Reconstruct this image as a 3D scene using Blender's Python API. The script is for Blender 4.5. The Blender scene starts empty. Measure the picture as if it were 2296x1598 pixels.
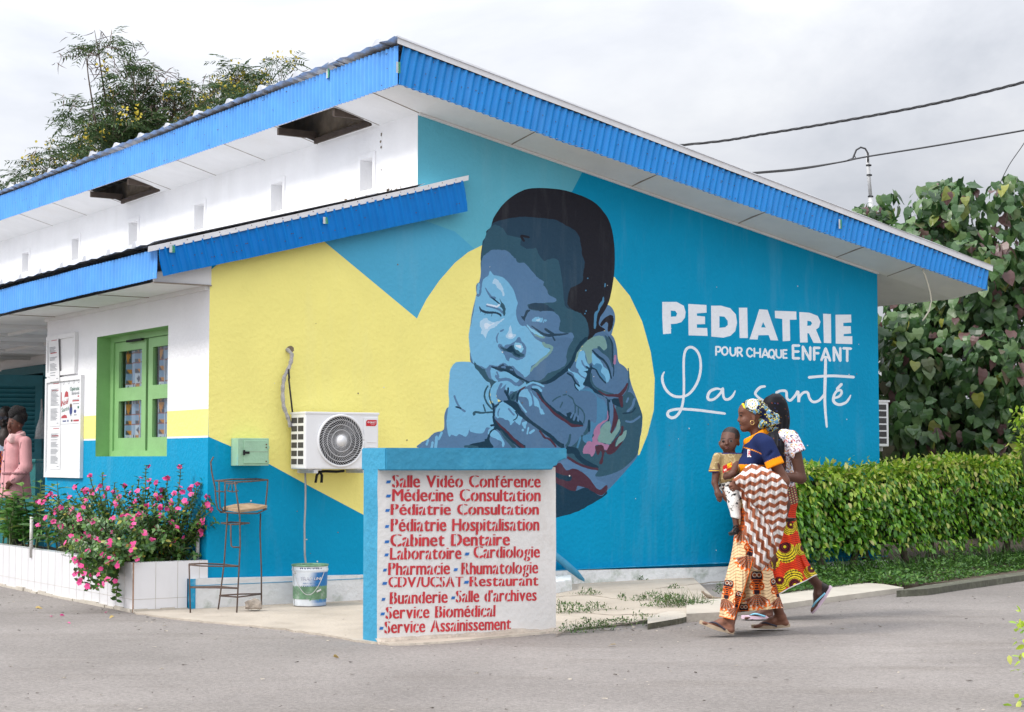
import bpy, bmesh, math, random
import numpy as np
from mathutils import Vector, Matrix, geometry, noise
SC = bpy.context.scene
COL = SC.collection
R = math.radians
# ------------------------------------------------------------------ camera, sky, sun, exposure
EYE = Vector((0, 0, 1.27)); FPX = 3900.0; CX, CY = 1148.0, 799.0
PITCH = math.atan(231 / FPX)
cam = bpy.data.cameras.new('camera'); cam_o = bpy.data.objects.new('camera', cam); COL.objects.link(cam_o)
cam_o.location = EYE; cam_o.rotation_euler = (math.pi / 2 + PITCH, 0, 0)
cam.sensor_width = 36; cam.lens = 36 * FPX / 2296; cam.clip_end = 3000; cam.clip_start = .05
SC.camera = cam_o
SC.view_settings.view_transform = 'Standard'; SC.view_settings.look = 'None'
SC.view_settings.exposure = 0.68; SC.view_settings.gamma = 1
SUN_EL, SUN_AZ = R(46), Vector((-.86, -.51, 0)).normalized()   # direction towards the sun (left, a little behind the camera)
sun_dir = Vector((SUN_AZ.x * math.cos(SUN_EL), SUN_AZ.y * math.cos(SUN_EL), math.sin(SUN_EL)))
w = bpy.data.worlds.new('World'); SC.world = w; w.use_nodes = True
nt = w.node_tree; nt.nodes.clear()
def N(nt, t, **kw):
    n = nt.nodes.new(t)
    for k, v in kw.items():
        if k.startswith('i_'):
            n.inputs[int(k[2:]) if k[2:].isdigit() else k[2:].replace('_', ' ')].default_value = v
        else: setattr(n, k, v)
    return n
sky = N(nt, 'ShaderNodeTexSky', sky_type='NISHITA', sun_disc=False, sun_elevation=SUN_EL,
        sun_rotation=math.atan2(SUN_AZ.x, SUN_AZ.y), air_density=1.2, dust_density=2.0)
bg1 = N(nt, 'ShaderNodeBackground'); bg1.inputs[1].default_value = .12
nt.links.new(sky.outputs[0], bg1.inputs[0])
tc = N(nt, 'ShaderNodeTexCoord')
mp = N(nt, 'ShaderNodeMapping'); mp.inputs['Scale'].default_value = (1, 1, 2.4)
nt.links.new(tc.outputs['Generated'], mp.inputs[0])
nz = N(nt, 'ShaderNodeTexNoise'); nz.inputs['Scale'].default_value = 2.7; nz.inputs['Detail'].default_value = 7; nz.inputs['Roughness'].default_value = .58; nz.inputs['Distortion'].default_value = .35
nt.links.new(mp.outputs[0], nz.inputs['Vector'])
cr = N(nt, 'ShaderNodeValToRGB')
e = cr.color_ramp.elements
e[0].position = .36; e[0].color = (.445, .47, .52, 1)
e[1].position = .62; e[1].color = (.66, .675, .70, 1)
m_ = cr.color_ramp.elements.new(.5); m_.color = (.555, .575, .62, 1)
nt.links.new(nz.outputs[0], cr.inputs[0])
# brighter cloud towards the sun
dp = N(nt, 'ShaderNodeVectorMath', operation='DOT_PRODUCT'); dp.inputs[1].default_value = (SUN_AZ * .22 + Vector((0, 0, 1))).normalized()
nt.links.new(tc.outputs['Generated'], dp.inputs[0])
mr = N(nt, 'ShaderNodeMapRange'); mr.inputs[1].default_value = -.25; mr.inputs[2].default_value = 1; mr.inputs[3].default_value = .36; mr.inputs[4].default_value = 3.1
nt.links.new(dp.outputs['Value'], mr.inputs[0])
vm = N(nt, 'ShaderNodeVectorMath', operation='SCALE')
nt.links.new(cr.outputs[0], vm.inputs[0]); nt.links.new(mr.outputs[0], vm.inputs['Scale'])
bg2 = N(nt, 'ShaderNodeBackground'); bg2.inputs[1].default_value = .86
nt.links.new(vm.outputs[0], bg2.inputs[0])
nz2 = N(nt, 'ShaderNodeTexNoise'); nz2.inputs['Scale'].default_value = 2.1; nz2.inputs['Detail'].default_value = 5
nt.links.new(mp.outputs[0], nz2.inputs['Vector'])
cr2 = N(nt, 'ShaderNodeValToRGB'); cr2.color_ramp.elements[0].position = .30; cr2.color_ramp.elements[1].position = .44
cr2.color_ramp.elements[0].color = (.72, .72, .72, 1); cr2.color_ramp.elements[1].color = (1, 1, 1, 1)
nt.links.new(nz2.outputs[0], cr2.inputs[0])
mx = N(nt, 'ShaderNodeMixShader')
nt.links.new(cr2.outputs[0], mx.inputs[0]); nt.links.new(bg1.outputs[0], mx.inputs[1]); nt.links.new(bg2.outputs[0], mx.inputs[2])
nt.links.new(mx.outputs[0], N(nt, 'ShaderNodeOutputWorld').inputs[0])
sl = bpy.data.lights.new('sun', 'SUN'); sl.energy = 1.5; sl.angle = R(11); sl.color = (1, .95, .88)
so = bpy.data.objects.new('sun', sl); COL.objects.link(so); so.location = (-20, -10, 30)
so.rotation_euler = (-sun_dir).to_track_quat('-Z', 'Y').to_euler()

# ------------------------------------------------------------------ geometry of the place
ROT = R(33.4); UX = Vector((math.cos(ROT), math.sin(ROT), 0)); VX = Vector((-math.sin(ROT), math.cos(ROT), 0)); ZX = Vector((0, 0, 1))
C0 = Vector((-2.6, 14.9, 0))                       # near left corner of the clinic
def W(u, v, z=0): return C0 + UX * u + VX * v + ZX * z
def ray(px, py):
    a, b = (px - CX) / FPX, (CY - py) / FPX
    return Vector((a, math.cos(PITCH) - b * math.sin(PITCH), math.sin(PITCH) + b * math.cos(PITCH)))
def hit(px, py, p0, n):
    d = ray(px, py); return EYE + d * ((p0 - EYE).dot(n) / d.dot(n))
def onv(px, py, v=0):                               # measured on a plane parallel to the gable -> (u, z)
    p = hit(px, py, W(0, v), VX); return ((p - C0).dot(UX), p.z)
def onu(px, py, u=0):                               # on a plane parallel to the window wall -> (v, z)
    p = hit(px, py, W(u, 0), UX); return ((p - C0).dot(VX), p.z)
def ong(px, py, z=0): return hit(px, py, Vector((0, 0, z)), ZX)
def ony(px, py, y): return hit(px, py, Vector((0, y, 0)), Vector((0, 1, 0)))

# ------------------------------------------------------------------ builders
WM = {}
def setp(o, label=None, cat=None, group=None, kind=None):
    for k, v in (('label', label), ('category', cat), ('group', group), ('kind', kind)):
        if v: o[k] = v
    return o
def thing(name, label, cat, loc=(0, 0, 0), rz=0, group=None):
    o = bpy.data.objects.new(name, None); COL.objects.link(o); o.empty_display_size = .1
    o.location = loc; o.rotation_euler = (0, 0, rz); WM[o] = Matrix.Translation(loc) @ Matrix.Rotation(rz, 4, 'Z')
    return setp(o, label, cat, group)
def mesh(name, V, Fs, mats=None, parent=None, smooth=False, mi=None, fcol=None, vcol=None, uv=None, local=False):
    """one mesh object; V in world metres (or the parent's own frame when local)"""
    V = np.asarray([tuple(p) for p in V] if not isinstance(V, np.ndarray) else V, dtype=float).reshape(-1, 3)
    me = bpy.data.meshes.new(name); o = bpy.data.objects.new(name, me); COL.objects.link(o)
    if parent is not None:
        o.parent = parent; M = WM[parent]; WM[o] = M
        if not local:
            Mi = np.array(M.inverted()); V = V @ Mi[:3, :3].T + Mi[:3, 3]
    else:
        org = np.array([V[:, 0].mean(), V[:, 1].mean(), V[:, 2].min()]); V = V - org
        o.location = org; WM[o] = Matrix.Translation(org)
    if isinstance(Fs, np.ndarray): Fs = Fs.tolist()
    me.from_pydata(V.tolist(), [], [list(f) for f in Fs])
    for m in (mats if isinstance(mats, (list, tuple)) else [mats]):
        if m: me.materials.append(m)
    if mi is not None: me.polygons.foreach_set('material_index', np.asarray(mi, dtype=np.int32))
    if smooth: me.polygons.foreach_set('use_smooth', np.ones(len(me.polygons), dtype=bool))
    if fcol is not None or vcol is not None:
        at = me.color_attributes.new('Col', 'FLOAT_COLOR', 'CORNER')
        li = np.empty(len(me.loops), dtype=np.int32); me.loops.foreach_get('vertex_index', li)
        if vcol is not None: c = np.asarray(vcol, dtype=float)[li]
        else:
            lt = np.empty(len(me.polygons), dtype=np.int32); me.polygons.foreach_get('loop_total', lt)
            c = np.repeat(np.asarray(fcol, dtype=float), lt, axis=0)
        c4 = np.ones((len(c), 4)); c4[:, :3] = c[:, :3]; at.data.foreach_set('color', c4.ravel())
    if uv is not None:
        ul = me.uv_layers.new(name='UVMap')
        li = np.empty(len(me.loops), dtype=np.int32); me.loops.foreach_get('vertex_index', li)
        ul.data.foreach_set('uv', np.asarray(uv, dtype=float)[li].ravel())
    me.update()
    return o
class MB:
    def __init__(s): s.v = []; s.f = []; s.m = []
    def add(s, V, Fs, m=0):
        b = len(s.v); s.v += [tuple(p) for p in V]; s.f += [tuple(i + b for i in f) for f in Fs]; s.m += [m] * len(Fs); return s
    def hexa(s, P, m=0):      # 8 points: bottom ring 4, top ring 4
        return s.add(P, [(3, 2, 1, 0), (4, 5, 6, 7), (0, 1, 5, 4), (1, 2, 6, 5), (2, 3, 7, 6), (3, 0, 4, 7)], m)
    def box(s, a, b, m=0):
        (x0, y0, z0), (x1, y1, z1) = a, b
        return s.hexa([(x0, y0, z0), (x1, y0, z0), (x1, y1, z0), (x0, y1, z0), (x0, y0, z1), (x1, y0, z1), (x1, y1, z1), (x0, y1, z1)], m)
    def bx(s, u0, u1, v0, v1, z0, z1, m=0):           # box in the building's frame
        return s.hexa([W(u0, v0, z0), W(u1, v0, z0), W(u1, v1, z0), W(u0, v1, z0), W(u0, v0, z1), W(u1, v0, z1), W(u1, v1, z1), W(u0, v1, z1)], m)
    def tube(s, P, r, n=8, m=0, cap=True):
        P = [Vector(p) for p in P]; k = len(P); rs = r if isinstance(r, (list, tuple)) else [r] * k
        b = len(s.v); up = None
        for i, p in enumerate(P):
            t = (P[min(i + 1, k - 1)] - P[max(i - 1, 0)])
            t = t.normalized() if t.length > 1e-9 else Vector((0, 0, 1))
            if up is None: up = t.orthogonal().normalized()
            x = (up - t * up.dot(t)); x = x.normalized() if x.length > 1e-6 else t.orthogonal().normalized()
            up = x; y = t.cross(x)
            for j in range(n):
                a = 2 * math.pi * j / n; s.v.append(tuple(p + (x * math.cos(a) + y * math.sin(a)) * rs[i]))
        for i in range(k - 1):
            for j in range(n):
                j2 = (j + 1) % n
                s.f.append((b + i * n + j, b + i * n + j2, b + (i + 1) * n + j2, b + (i + 1) * n + j)); s.m.append(m)
        if cap:
            s.f.append(tuple(b + j for j in reversed(range(n)))); s.m.append(m)
            s.f.append(tuple(b + (k - 1) * n + j for j in range(n))); s.m.append(m)
        return s
    def disc(s, c, ax, r, h, n=24, m=0, r2=None):    # short cylinder from c along ax
        c = Vector(c); ax = Vector(ax).normalized()
        return s.tube([c, c + ax * h], [r, r if r2 is None else r2], n, m)
    def lathe(s, c, prof, n=28, m=0):
        b = len(s.v); c = Vector(c)
        for r, z in prof:
            for j in range(n):
                a = 2 * math.pi * j / n; s.v.append((c.x + r * math.cos(a), c.y + r * math.sin(a), c.z + z))
        for i in range(len(prof) - 1):
            for j in range(n):
                j2 = (j + 1) % n; s.f.append((b + i * n + j, b + i * n + j2, b + (i + 1) * n + j2, b + (i + 1) * n + j)); s.m.append(m)
        return s
    def build(s, name, mats, parent=None, smooth=False, local=False, bevel=0):
        o = mesh(name, s.v, s.f, mats, parent, smooth, s.m if isinstance(mats, (list, tuple)) else None, local=local)
        if bevel:
            bm = bmesh.new(); bm.from_mesh(o.data); bmesh.ops.remove_doubles(bm, verts=bm.verts, dist=1e-5)
            bmesh.ops.bevel(bm, geom=[e for e in bm.edges if e.is_manifold and e.calc_face_angle(0) > .6], offset=bevel, segments=2, affect='EDGES', profile=.5)
            bm.to_mesh(o.data); bm.free()
        return o
def srgb(r, g=None, b=None):
    if g is None: r, g, b = ((r >> 16) & 255, (r >> 8) & 255, r & 255)
    return tuple((c / 255 / 12.92) if c <= 10 else ((c / 255 + .055) / 1.055) ** 2.4 for c in (r, g, b))
def mat(name, col=(.5, .5, .5), rough=.6, nscale=6, namt=.12, bump=0, bscale=40, metal=0, spec=.5, attr=False, island=None, col2=None, dscale=None, damt=0, dcol=(.1, .08, .06), trans=0, streak=None):
    """procedural material: base colour with noise variation, optional second dirt noise, bump"""
    m = bpy.data.materials.new(name); m.use_nodes = True; nt = m.node_tree
    bs = nt.nodes['Principled BSDF']; L = nt.links.new
    bs.inputs['Roughness'].default_value = rough; bs.inputs['Metallic'].default_value = metal; bs.inputs['Specular IOR Level'].default_value = spec
    tc = N(nt, 'ShaderNodeTexCoord'); vec = tc.outputs['Object']
    if attr:
        a = N(nt, 'ShaderNodeVertexColor', layer_name='Col'); base = a.outputs[0]
    elif island:
        g = N(nt, 'ShaderNodeNewGeometry'); r_ = N(nt, 'ShaderNodeValToRGB'); r_.color_ramp.interpolation = 'LINEAR'
        el = r_.color_ramp.elements
        for i, (p, c) in enumerate(island):
            x = el[i] if i < 2 else el.new(p)
            x.position = p; x.color = (*c, 1)
        L(g.outputs['Random Per Island'], r_.inputs[0]); base = r_.outputs[0]
    else:
        c_ = N(nt, 'ShaderNodeRGB'); c_.outputs[0].default_value = (*col, 1); base = c_.outputs[0]
    if namt:
        n = N(nt, 'ShaderNodeTexNoise'); n.inputs['Scale'].default_value = nscale; n.inputs['Detail'].default_value = 5; L(vec, n.inputs['Vector'])
        mr = N(nt, 'ShaderNodeMapRange'); mr.inputs[1].default_value = .25; mr.inputs[2].default_value = .75; mr.inputs[3].default_value = 1 - namt; mr.inputs[4].default_value = 1 + namt
        L(n.outputs[0], mr.inputs[0])
        if col2 is not None:
            mx = N(nt, 'ShaderNodeMix', data_type='RGBA'); mx.inputs[7].default_value = (*col2, 1); L(n.outputs[0], mx.inputs[0]); L(base, mx.inputs[6]); base = mx.outputs[2]
        s = N(nt, 'ShaderNodeVectorMath', operation='SCALE'); L(base, s.inputs[0]); L(mr.outputs[0], s.inputs['Scale']); base = s.outputs[0]
    if damt:
        n = N(nt, 'ShaderNodeTexNoise'); n.inputs['Scale'].default_value = dscale or 3; n.inputs['Detail'].default_value = 8; n.inputs['Roughness'].default_value = .65
        if streak:
            mp = N(nt, 'ShaderNodeMapping'); mp.inputs['Scale'].default_value = streak; L(vec, mp.inputs[0]); L(mp.outputs[0], n.inputs['Vector'])
        else: L(vec, n.inputs['Vector'])
        mr = N(nt, 'ShaderNodeMapRange'); mr.inputs[1].default_value = .52; mr.inputs[2].default_value = .72; mr.inputs[3].default_value = 0; mr.inputs[4].default_value = damt
        L(n.outputs[0], mr.inputs[0])
        mx = N(nt, 'ShaderNodeMix', data_type='RGBA'); mx.inputs[7].default_value = (*dcol, 1); L(mr.outputs[0], mx.inputs[0]); L(base, mx.inputs[6]); base = mx.outputs[2]
    L(base, bs.inputs['Base Color'])
    if bump:
        n = N(nt, 'ShaderNodeTexNoise'); n.inputs['Scale'].default_value = bscale; n.inputs['Detail'].default_value = 6; L(vec, n.inputs['Vector'])
        b = N(nt, 'ShaderNodeBump'); b.inputs['Strength'].default_value = bump; b.inputs['Distance'].default_value = .02; L(n.outputs[0], b.inputs['Height']); L(b.outputs[0], bs.inputs['Normal'])
    if trans:
        t = N(nt, 'ShaderNodeBsdfTranslucent'); L(base, t.inputs[0]); mx = N(nt, 'ShaderNodeMixShader'); mx.inputs[0].default_value = trans
        L(bs.outputs[0], mx.inputs[1]); L(t.outputs[0], mx.inputs[2]); L(mx.outputs[0], nt.nodes['Material Output'].inputs[0])
    return m
def spline(P, n=6, closed=True):
    """Catmull-Rom through 2-D points"""
    P = [np.array(p, float) for p in P]; k = len(P); out = []
    for i in range(k if closed else k - 1):
        p0, p1, p2, p3 = (P[(i - 1) % k], P[i], P[(i + 1) % k], P[(i + 2) % k]) if closed else (P[max(i - 1, 0)], P[i], P[i + 1], P[min(i + 2, k - 1)])
        for j in range(n):
            t = j / n; out.append(.5 * (2 * p1 + (p2 - p0) * t + (2 * p0 - 5 * p1 + 4 * p2 - p3) * t * t + (3 * p1 - p0 - 3 * p2 + p3) * t ** 3))
    if not closed: out.append(P[-1])
    return out
def ribbon(P, w, n=6):
    """closed outline of a stroke of width w (number or list) along points P"""
    Q = spline(P, n, False); k = len(Q)
    ws = np.interp(np.linspace(0, 1, k), np.linspace(0, 1, len(w)), w) if isinstance(w, (list, tuple)) else [w] * k
    Lf, Rt = [], []
    for i in range(k):
        t = Q[min(i + 1, k - 1)] - Q[max(i - 1, 0)]; t = t / (np.linalg.norm(t) + 1e-9); nn = np.array([-t[1], t[0]])
        Lf.append(Q[i] + nn * ws[i] / 2); Rt.append(Q[i] - nn * ws[i] / 2)
    t = Q[-1] - Q[-2]; t = t / np.linalg.norm(t); t0 = Q[0] - Q[1]; t0 = t0 / np.linalg.norm(t0)
    return Lf + [Q[-1] + t * ws[-1] * .45] + Rt[::-1] + [Q[0] + t0 * ws[0] * .45]
def winding(P, Q):
    """winding number of polygon Q round each point of P (n, 2)"""
    wn = np.zeros(len(P), dtype=int); x, y = P[:, 0], P[:, 1]
    for (x0, y0), (x1, y1) in zip(Q, np.roll(Q, -1, axis=0)):
        s = (x1 - x0) * (y - y0) - (x - x0) * (y1 - y0)
        wn += ((y0 <= y) & (y1 > y) & (s > 0)).astype(int) - ((y0 > y) & (y1 <= y) & (s < 0)).astype(int)
    return wn
def planar(layers):
    """flat arrangement: layers = [(outline2d, key)]; later layers paint over earlier; key None cuts a hole. -> pts2d, faces, keys"""
    V, E = [], []
    for poly, key in layers:
        b = len(V); n = len(poly); V += [Vector((float(p[0]), float(p[1]))) for p in poly]; E += [(b + i, b + (i + 1) % n) for i in range(n)]
    r = geometry.delaunay_2d_cdt(V, E, [], 0, 1e-6, False)
    pts = np.array([(p.x, p.y) for p in r[0]]); F = [f for f in r[2]]
    cen = np.array([pts[f].mean(axis=0) for f in F]); K = np.full(len(F), -1)
    for li, (poly, key) in enumerate(layers):
        Q = np.array(poly, float); lo, hi = Q.min(0), Q.max(0)
        s = np.nonzero(((cen >= lo) & (cen <= hi)).all(1))[0]
        if len(s): s = s[winding(cen[s], Q) != 0]; K[s] = li
    out = [(f, layers[k][1]) for f, k in zip(F, K) if k >= 0 and layers[k][1] is not None]
    return [tuple(p) for p in pts], [f for f, k in out], [k for f, k in out]
random.seed(7); np.random.seed(7)
# ------------------------------------------------------------------ the painted gable wall (flat layers, measured in metres on the wall plane)
K_PAINT = .98                                       # seen colour -> paint albedo
def paint(r, g, b): return tuple(min(c * K_PAINT, .88) for c in srgb(r, g, b))
PAL = dict(blue=paint(0, 146, 190), teal=paint(96, 178, 200), teal2=paint(80, 168, 204), yel=paint(243, 232, 138),
           blk=paint(36, 36, 44), s1=paint(42, 68, 88), s2=paint(52, 88, 106), mid=paint(88, 124, 160), mid2=paint(82, 116, 150), lt=paint(118, 180, 216),
           pale=paint(172, 206, 230), wht=paint(206, 222, 238), nav=paint(26, 58, 78), mar=paint(78, 50, 64), pink=paint(164, 120, 154),
           sage=paint(118, 156, 154), bl2=paint(76, 130, 166), white=paint(232, 236, 242), lt2=paint(134, 196, 226))
ZF = {'1': (1600, 700, 1.9973), '2': (1600, 1300, 1.9973), 'b': (1700, 1080, 3.9945), 'c': (2000, 1350, 3.197), 'd': (1650, 1450, 3.8267), '7': (2500, 1100, 2.0873)}
def zd(k, P):
    if k == 'D': return [tuple(p) for p in P]
    ox, oy, s = ZF[k]; return [((ox + x / s) * .56055, (oy + y / s) * .56055) for x, y in P]
MUR = []
_rng = random.Random(3)
def _put(P, key, jag):
    Q = []
    for i, p in enumerate(P):
        u, z = onv(p[0], p[1]); Q.append((u + _rng.uniform(-jag, jag), z + _rng.uniform(-jag, jag)))
    MUR.append((Q, key))
def pl(k, key, s, smooth=4, jag=.0035):
    P = [tuple(map(float, a.split(','))) for a in s.split()]
    P = zd(k, P)
    _put(spline(P, smooth) if smooth else P, key, jag)
def rb(k, key, s, w, n=5, jag=.0015):
    P = [tuple(map(float, a.split(','))) for a in s.split()]
    _put(zd(k, ribbon(P, w, n)), key, jag)
def el(k, key, x, y, rx, ry, n=18):
    _put(zd(k, [(x + rx * math.cos(a * 2 * math.pi / n), y + ry * math.sin(a * 2 * math.pi / n)) for a in range(n)]), key, 0)
# outline of the wall itself
WALLP = [(0, 0), (7.99, 0), (7.99, 3.36), (2.066, 4.52), (2.066, 3.62), (0, 3.06)]
MUR.append((WALLP, 'blue'))
pl('D', 'teal', '937,249 1311,376 1283,430 1200,470 1100,560 1000,620 935,715 735,550 640,470 936,418', 0, 0)
pl('D', 'teal2', '935,715 735,550 640,470 800,440 1020,520 1110,600', 0, 0)
pl('D', 'yel', '467.6,610 640,470 735,549 935,715 940,703 956,672 985,630 1020,590 1050,566 1082,550 1200,600 1378,622 1412,664 1440,722 1459,790 1468,850 1466,920 1452,975 1434,1020 1240,1100 1000,1180 815,1155 700,1094 603,1041 530,1007 467.6,980', 0, 0)
pl('1', 'mid2', '1510,1300 1570,1255 1640,1250 1700,1290 1730,1370 1745,1490 1790,1530 1820,1570 1850,1680 1880,1760 1910,1840 1935,1930 1930,2050 1905,2150 1900,2240 1860,2300 1800,2370 1720,2460 1640,2540 1560,2600 1450,2660 1350,2700 1230,2740 1000,2700 700,2300 690,2180 745,1830 800,1810 960,1640 1100,1670 1350,1560', 4, .001)
pl('1', 'mid2', '560,1480 640,1600 760,1720 900,1850 1200,1900 1400,1640 1320,1400 800,1380 600,1300', 4, 0)
pl('1', 'mid', '1650,1045 1690,1060 1715,1110 1718,1170 1700,1240 1680,1290 1640,1250 1570,1200 1590,1130', 4, 0)
pl('1', 'blk', '725,420 745,350 790,280 830,230 900,170 990,122 1080,107 1200,110 1300,122 1400,150 1500,190 1570,235 1630,300 1672,370 1700,470 1715,600 1715,740 1705,840 1690,930 1670,1010 1640,1080 1600,1140 1590,1200 1640,1240 1560,1270 1510,1330 1400,1300 1200,1000 800,700 690,480', 4, .001)
pl('1', 's1', '700,470 720,425 760,380 900,345 1000,335 1100,345 1180,350 1260,370 1330,410 1390,440 1430,490 1445,560 1455,640 1475,700 1465,780 1455,850 1400,890 1360,910 1340,990 1350,1060 1460,1130 1500,1200 1505,1290 1400,1300 1000,1100 700,800 648,700 655,560 680,500')
pl('1', 's2', '700,450 735,410 770,400 820,430 860,480 940,500 970,515 960,560 1010,590 1060,590 1090,590 1110,640 1150,690 1180,680 1240,670 1270,700 1290,800 1300,900 1310,1000 1330,1060 1400,1090 1460,1120 1500,1190 1505,1270 1490,1340 1440,1390 1400,1480 1340,1560 1200,1600 1000,1500 700,1000 646,760 648,680 656,600 675,520')
pl('1', 'mid', '648,720 660,660 700,625 740,600 800,600 860,610 890,640 920,670 945,705 990,705 1030,740 1070,790 1110,830 1150,855 1145,880 1175,920 1190,960 1240,985 1250,1005 1220,1020 1130,1025 1040,1030 1020,1050 1060,1085 1200,1090 1260,1120 1280,1170 1270,1240 1330,1265 1370,1260 1390,1290 1380,1340 1350,1400 1330,1480 1330,1500 1280,1558 1200,1573 1120,1618 1020,1638 960,1600 850,1540 600,1500 560,1400 553,1250 600,1000 640,850')
rb('1', 'blk', '1030,500 970,490 990,530', 18)
pl('1', 'bl2', '1625,975 1630,1010 1600,1070 1575,1130 1565,1220 1550,1225 1550,1150 1555,1100 1580,1080 1590,1040 1610,1010')
pl('1', 'blk', '1600,1190 1640,1140 1690,1120 1705,1150 1700,1200 1680,1250 1660,1250 1660,1190 1640,1180 1610,1215')
pl('2', 'mid2', '590,290 640,400 720,470 800,480 960,500 1100,480 1300,380 1400,200 1330,100 900,150 650,200', 4, 0)
# face
pl('b', 'mid', '840,215 865,200 890,110 940,140 915,300 890,390 850,432 825,380 815,270', 4, .001)
pl('b', 'lt', '1030,30 1050,25 1100,90 1170,95 1250,130 1320,190 1380,270 1420,340 1440,400 1460,470 1480,530 1465,600 1455,680 1470,790 1520,880 1560,900 1600,900 1660,960 1720,1050 1790,1120 1880,1170 1900,1230 1990,1270 1985,1310 1900,1400 1800,1480 1700,1540 1690,1620 1640,1700 1560,1720 1460,1650 1360,1600 1250,1560 1150,1600 1020,1640 900,1620 800,1540 770,1480 740,1400 715,1250 700,1100 705,1000 740,850 780,650 800,520 815,420 850,435 895,390 905,300 930,160 1010,95', 4, .002)
pl('b', 'lt', '850,215 875,225 875,280 860,385 835,380 830,300')
rb('b', 'mid', '965,295 1010,370 1060,440 1120,450', [18, 28, 40, 40])
rb('b', 'nav', '1060,445 1110,480 1190,545', [16, 28, 18])
pl('b', 'pale', '1110,140 1160,165 1215,240 1250,310 1268,410 1245,420 1220,350 1165,300 1120,235 1075,210')
rb('b', 'mid', '985,575 1100,605 1190,640 1240,690', 34)
rb('b', 'wht', '990,555 1080,575 1150,590 1185,560', 28)
pl('b', 's2', '1190,460 1220,510 1270,570 1287,620 1280,720 1255,735 1240,680 1240,630 1200,590 1210,530')
rb('b', 's1', '872,590 890,640 940,668 1010,685 1080,685 1140,690 1200,720 1215,745', [10, 32, 38, 38, 34, 30, 32, 20])
for a in ('900,660 880,680', '965,690 955,720', '1070,705 1062,745'): rb('b', 's1', a, 9, 2)
pl('b', 'pale', '935,785 985,775 1020,815 1100,835 1180,820 1270,775 1240,815 1170,870 1130,910 1050,945 1010,990 985,1040 965,1100 945,1060 920,1030 890,1020 905,960 875,900 880,830')
pl('b', 'wht', '960,850 1040,870 1120,855 1040,900 985,950 950,930')
pl('b', 'pale', '1365,890 1385,950 1400,1020 1450,1035 1440,1075 1380,1110 1310,1090 1285,1060 1320,1020 1345,940')
el('b', 'wht', 1365, 1052, 36, 34)
rb('b', 'mid', '1255,960 1205,985', 26); rb('b', 'mid', '1175,1010 1145,1090 1155,1165', [14, 30, 16])
pl('b', 'mid', '1480,1085 1520,1080 1545,1140 1600,1200 1620,1270 1600,1390 1540,1430 1470,1445 1400,1415 1360,1410 1345,1465 1310,1450 1270,1370 1220,1300 1170,1230 1175,1190 1215,1190 1260,1230 1290,1200 1360,1185 1440,1140')
pl('b', 's2', '1205,1225 1260,1250 1320,1260 1370,1215 1415,1205 1430,1260 1500,1300 1540,1340 1585,1345 1570,1390 1500,1405 1440,1390 1370,1330 1270,1300 1215,1260')
pl('b', 'nav', '1240,1255 1300,1268 1380,1210 1420,1270 1470,1340 1520,1360 1500,1385 1440,1360 1400,1310 1350,1320')
pl('b', 'lt2', '1430,1180 1470,1165 1540,1185 1560,1230 1575,1270 1530,1325 1490,1290 1430,1250')
pl('b', 'wht', '1445,1205 1530,1210 1530,1260 1480,1240')
pl('b', 's1', '1650,590 1690,545 1800,530 1900,545 2010,610 2060,640 2060,665 1950,655 1850,665 1760,640 1680,630')
pl('b', 's1', '1610,660 1660,640 1680,660 1640,700 1610,760 1590,820 1560,790 1535,745 1580,745')
pl('b', 'lt', '1740,805 1790,790 1805,745 1840,770 1880,770 1885,800 1860,840 1800,830 1750,830')
pl('b', 'pale', '1780,800 1840,785 1830,820 1790,822'); rb('b', 'lt', '1890,845 1910,805 1940,810 1920,830', 16)
pl('b', 'lt2', '1620,870 1690,930 1760,970 1850,1030 1900,1075 1830,1065 1750,1030 1690,980 1650,930')
rb('b', 's1', '1705,900 1800,970 1880,1025 1980,1050 2080,1040 2190,1035 2290,1020', [15, 30, 40, 50, 42, 30, 14])
rb('b', 's1', '1920,950 1990,995 2050,1030', 42); rb('b', 's1', '2040,1070 2075,1130', 26)
rb('b', 'sage', '1760,1040 1850,1080 1910,1080', 28)
rb('b', 'sage', '1885,1170 1930,1215 2020,1235 2010,1300 1950,1370 1870,1430 1800,1500 1720,1570 1690,1620', [40, 60, 50, 36, 36, 40, 40, 34, 26], jag=.003)
# baby's shoulder and arm
pl('d', 'mid', '545,690 700,700 1230,700 1250,1000 1240,1320 150,1320 125,1240 230,1180 300,1110 350,1075 450,1050 485,1000 485,850 500,770', 4, .001)
pl('d', 'lt', '640,20 700,-5 860,-5 930,30 960,60 1040,180 1110,270 1190,340 1180,600 1230,680 1230,900 1240,950 1190,1000 1130,1000 1070,1090 900,1070 870,1030 850,1100 810,1140 720,1100 670,1135 600,1110 560,1140 530,1030 520,900 540,750 560,600 550,420 565,250 570,150 600,70', 4, .0015)
for a, ww in (('215,1265 240,1190', 34), ('293,1310 310,1222', 36), ('353,1310 370,1142', 44), ('400,1180 450,1075', 36)): rb('d', 'lt', a, ww)
rb('d', 'mid', '640,515 690,640 740,710 805,755', 30); rb('d', 'nav', '665,685 740,705', 26)
rb('d', 's2', '940,800 960,765 1050,775 1150,770 1225,765', [48, 38, 30, 26, 32]); rb('d', 's2', '1085,655 1115,750', 24)
rb('d', 's2', '1155,365 1110,450 1105,540 1150,640 1220,720', 27); rb('d', 's2', '1190,420 1175,500 1200,600 1230,660', 24)
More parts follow.
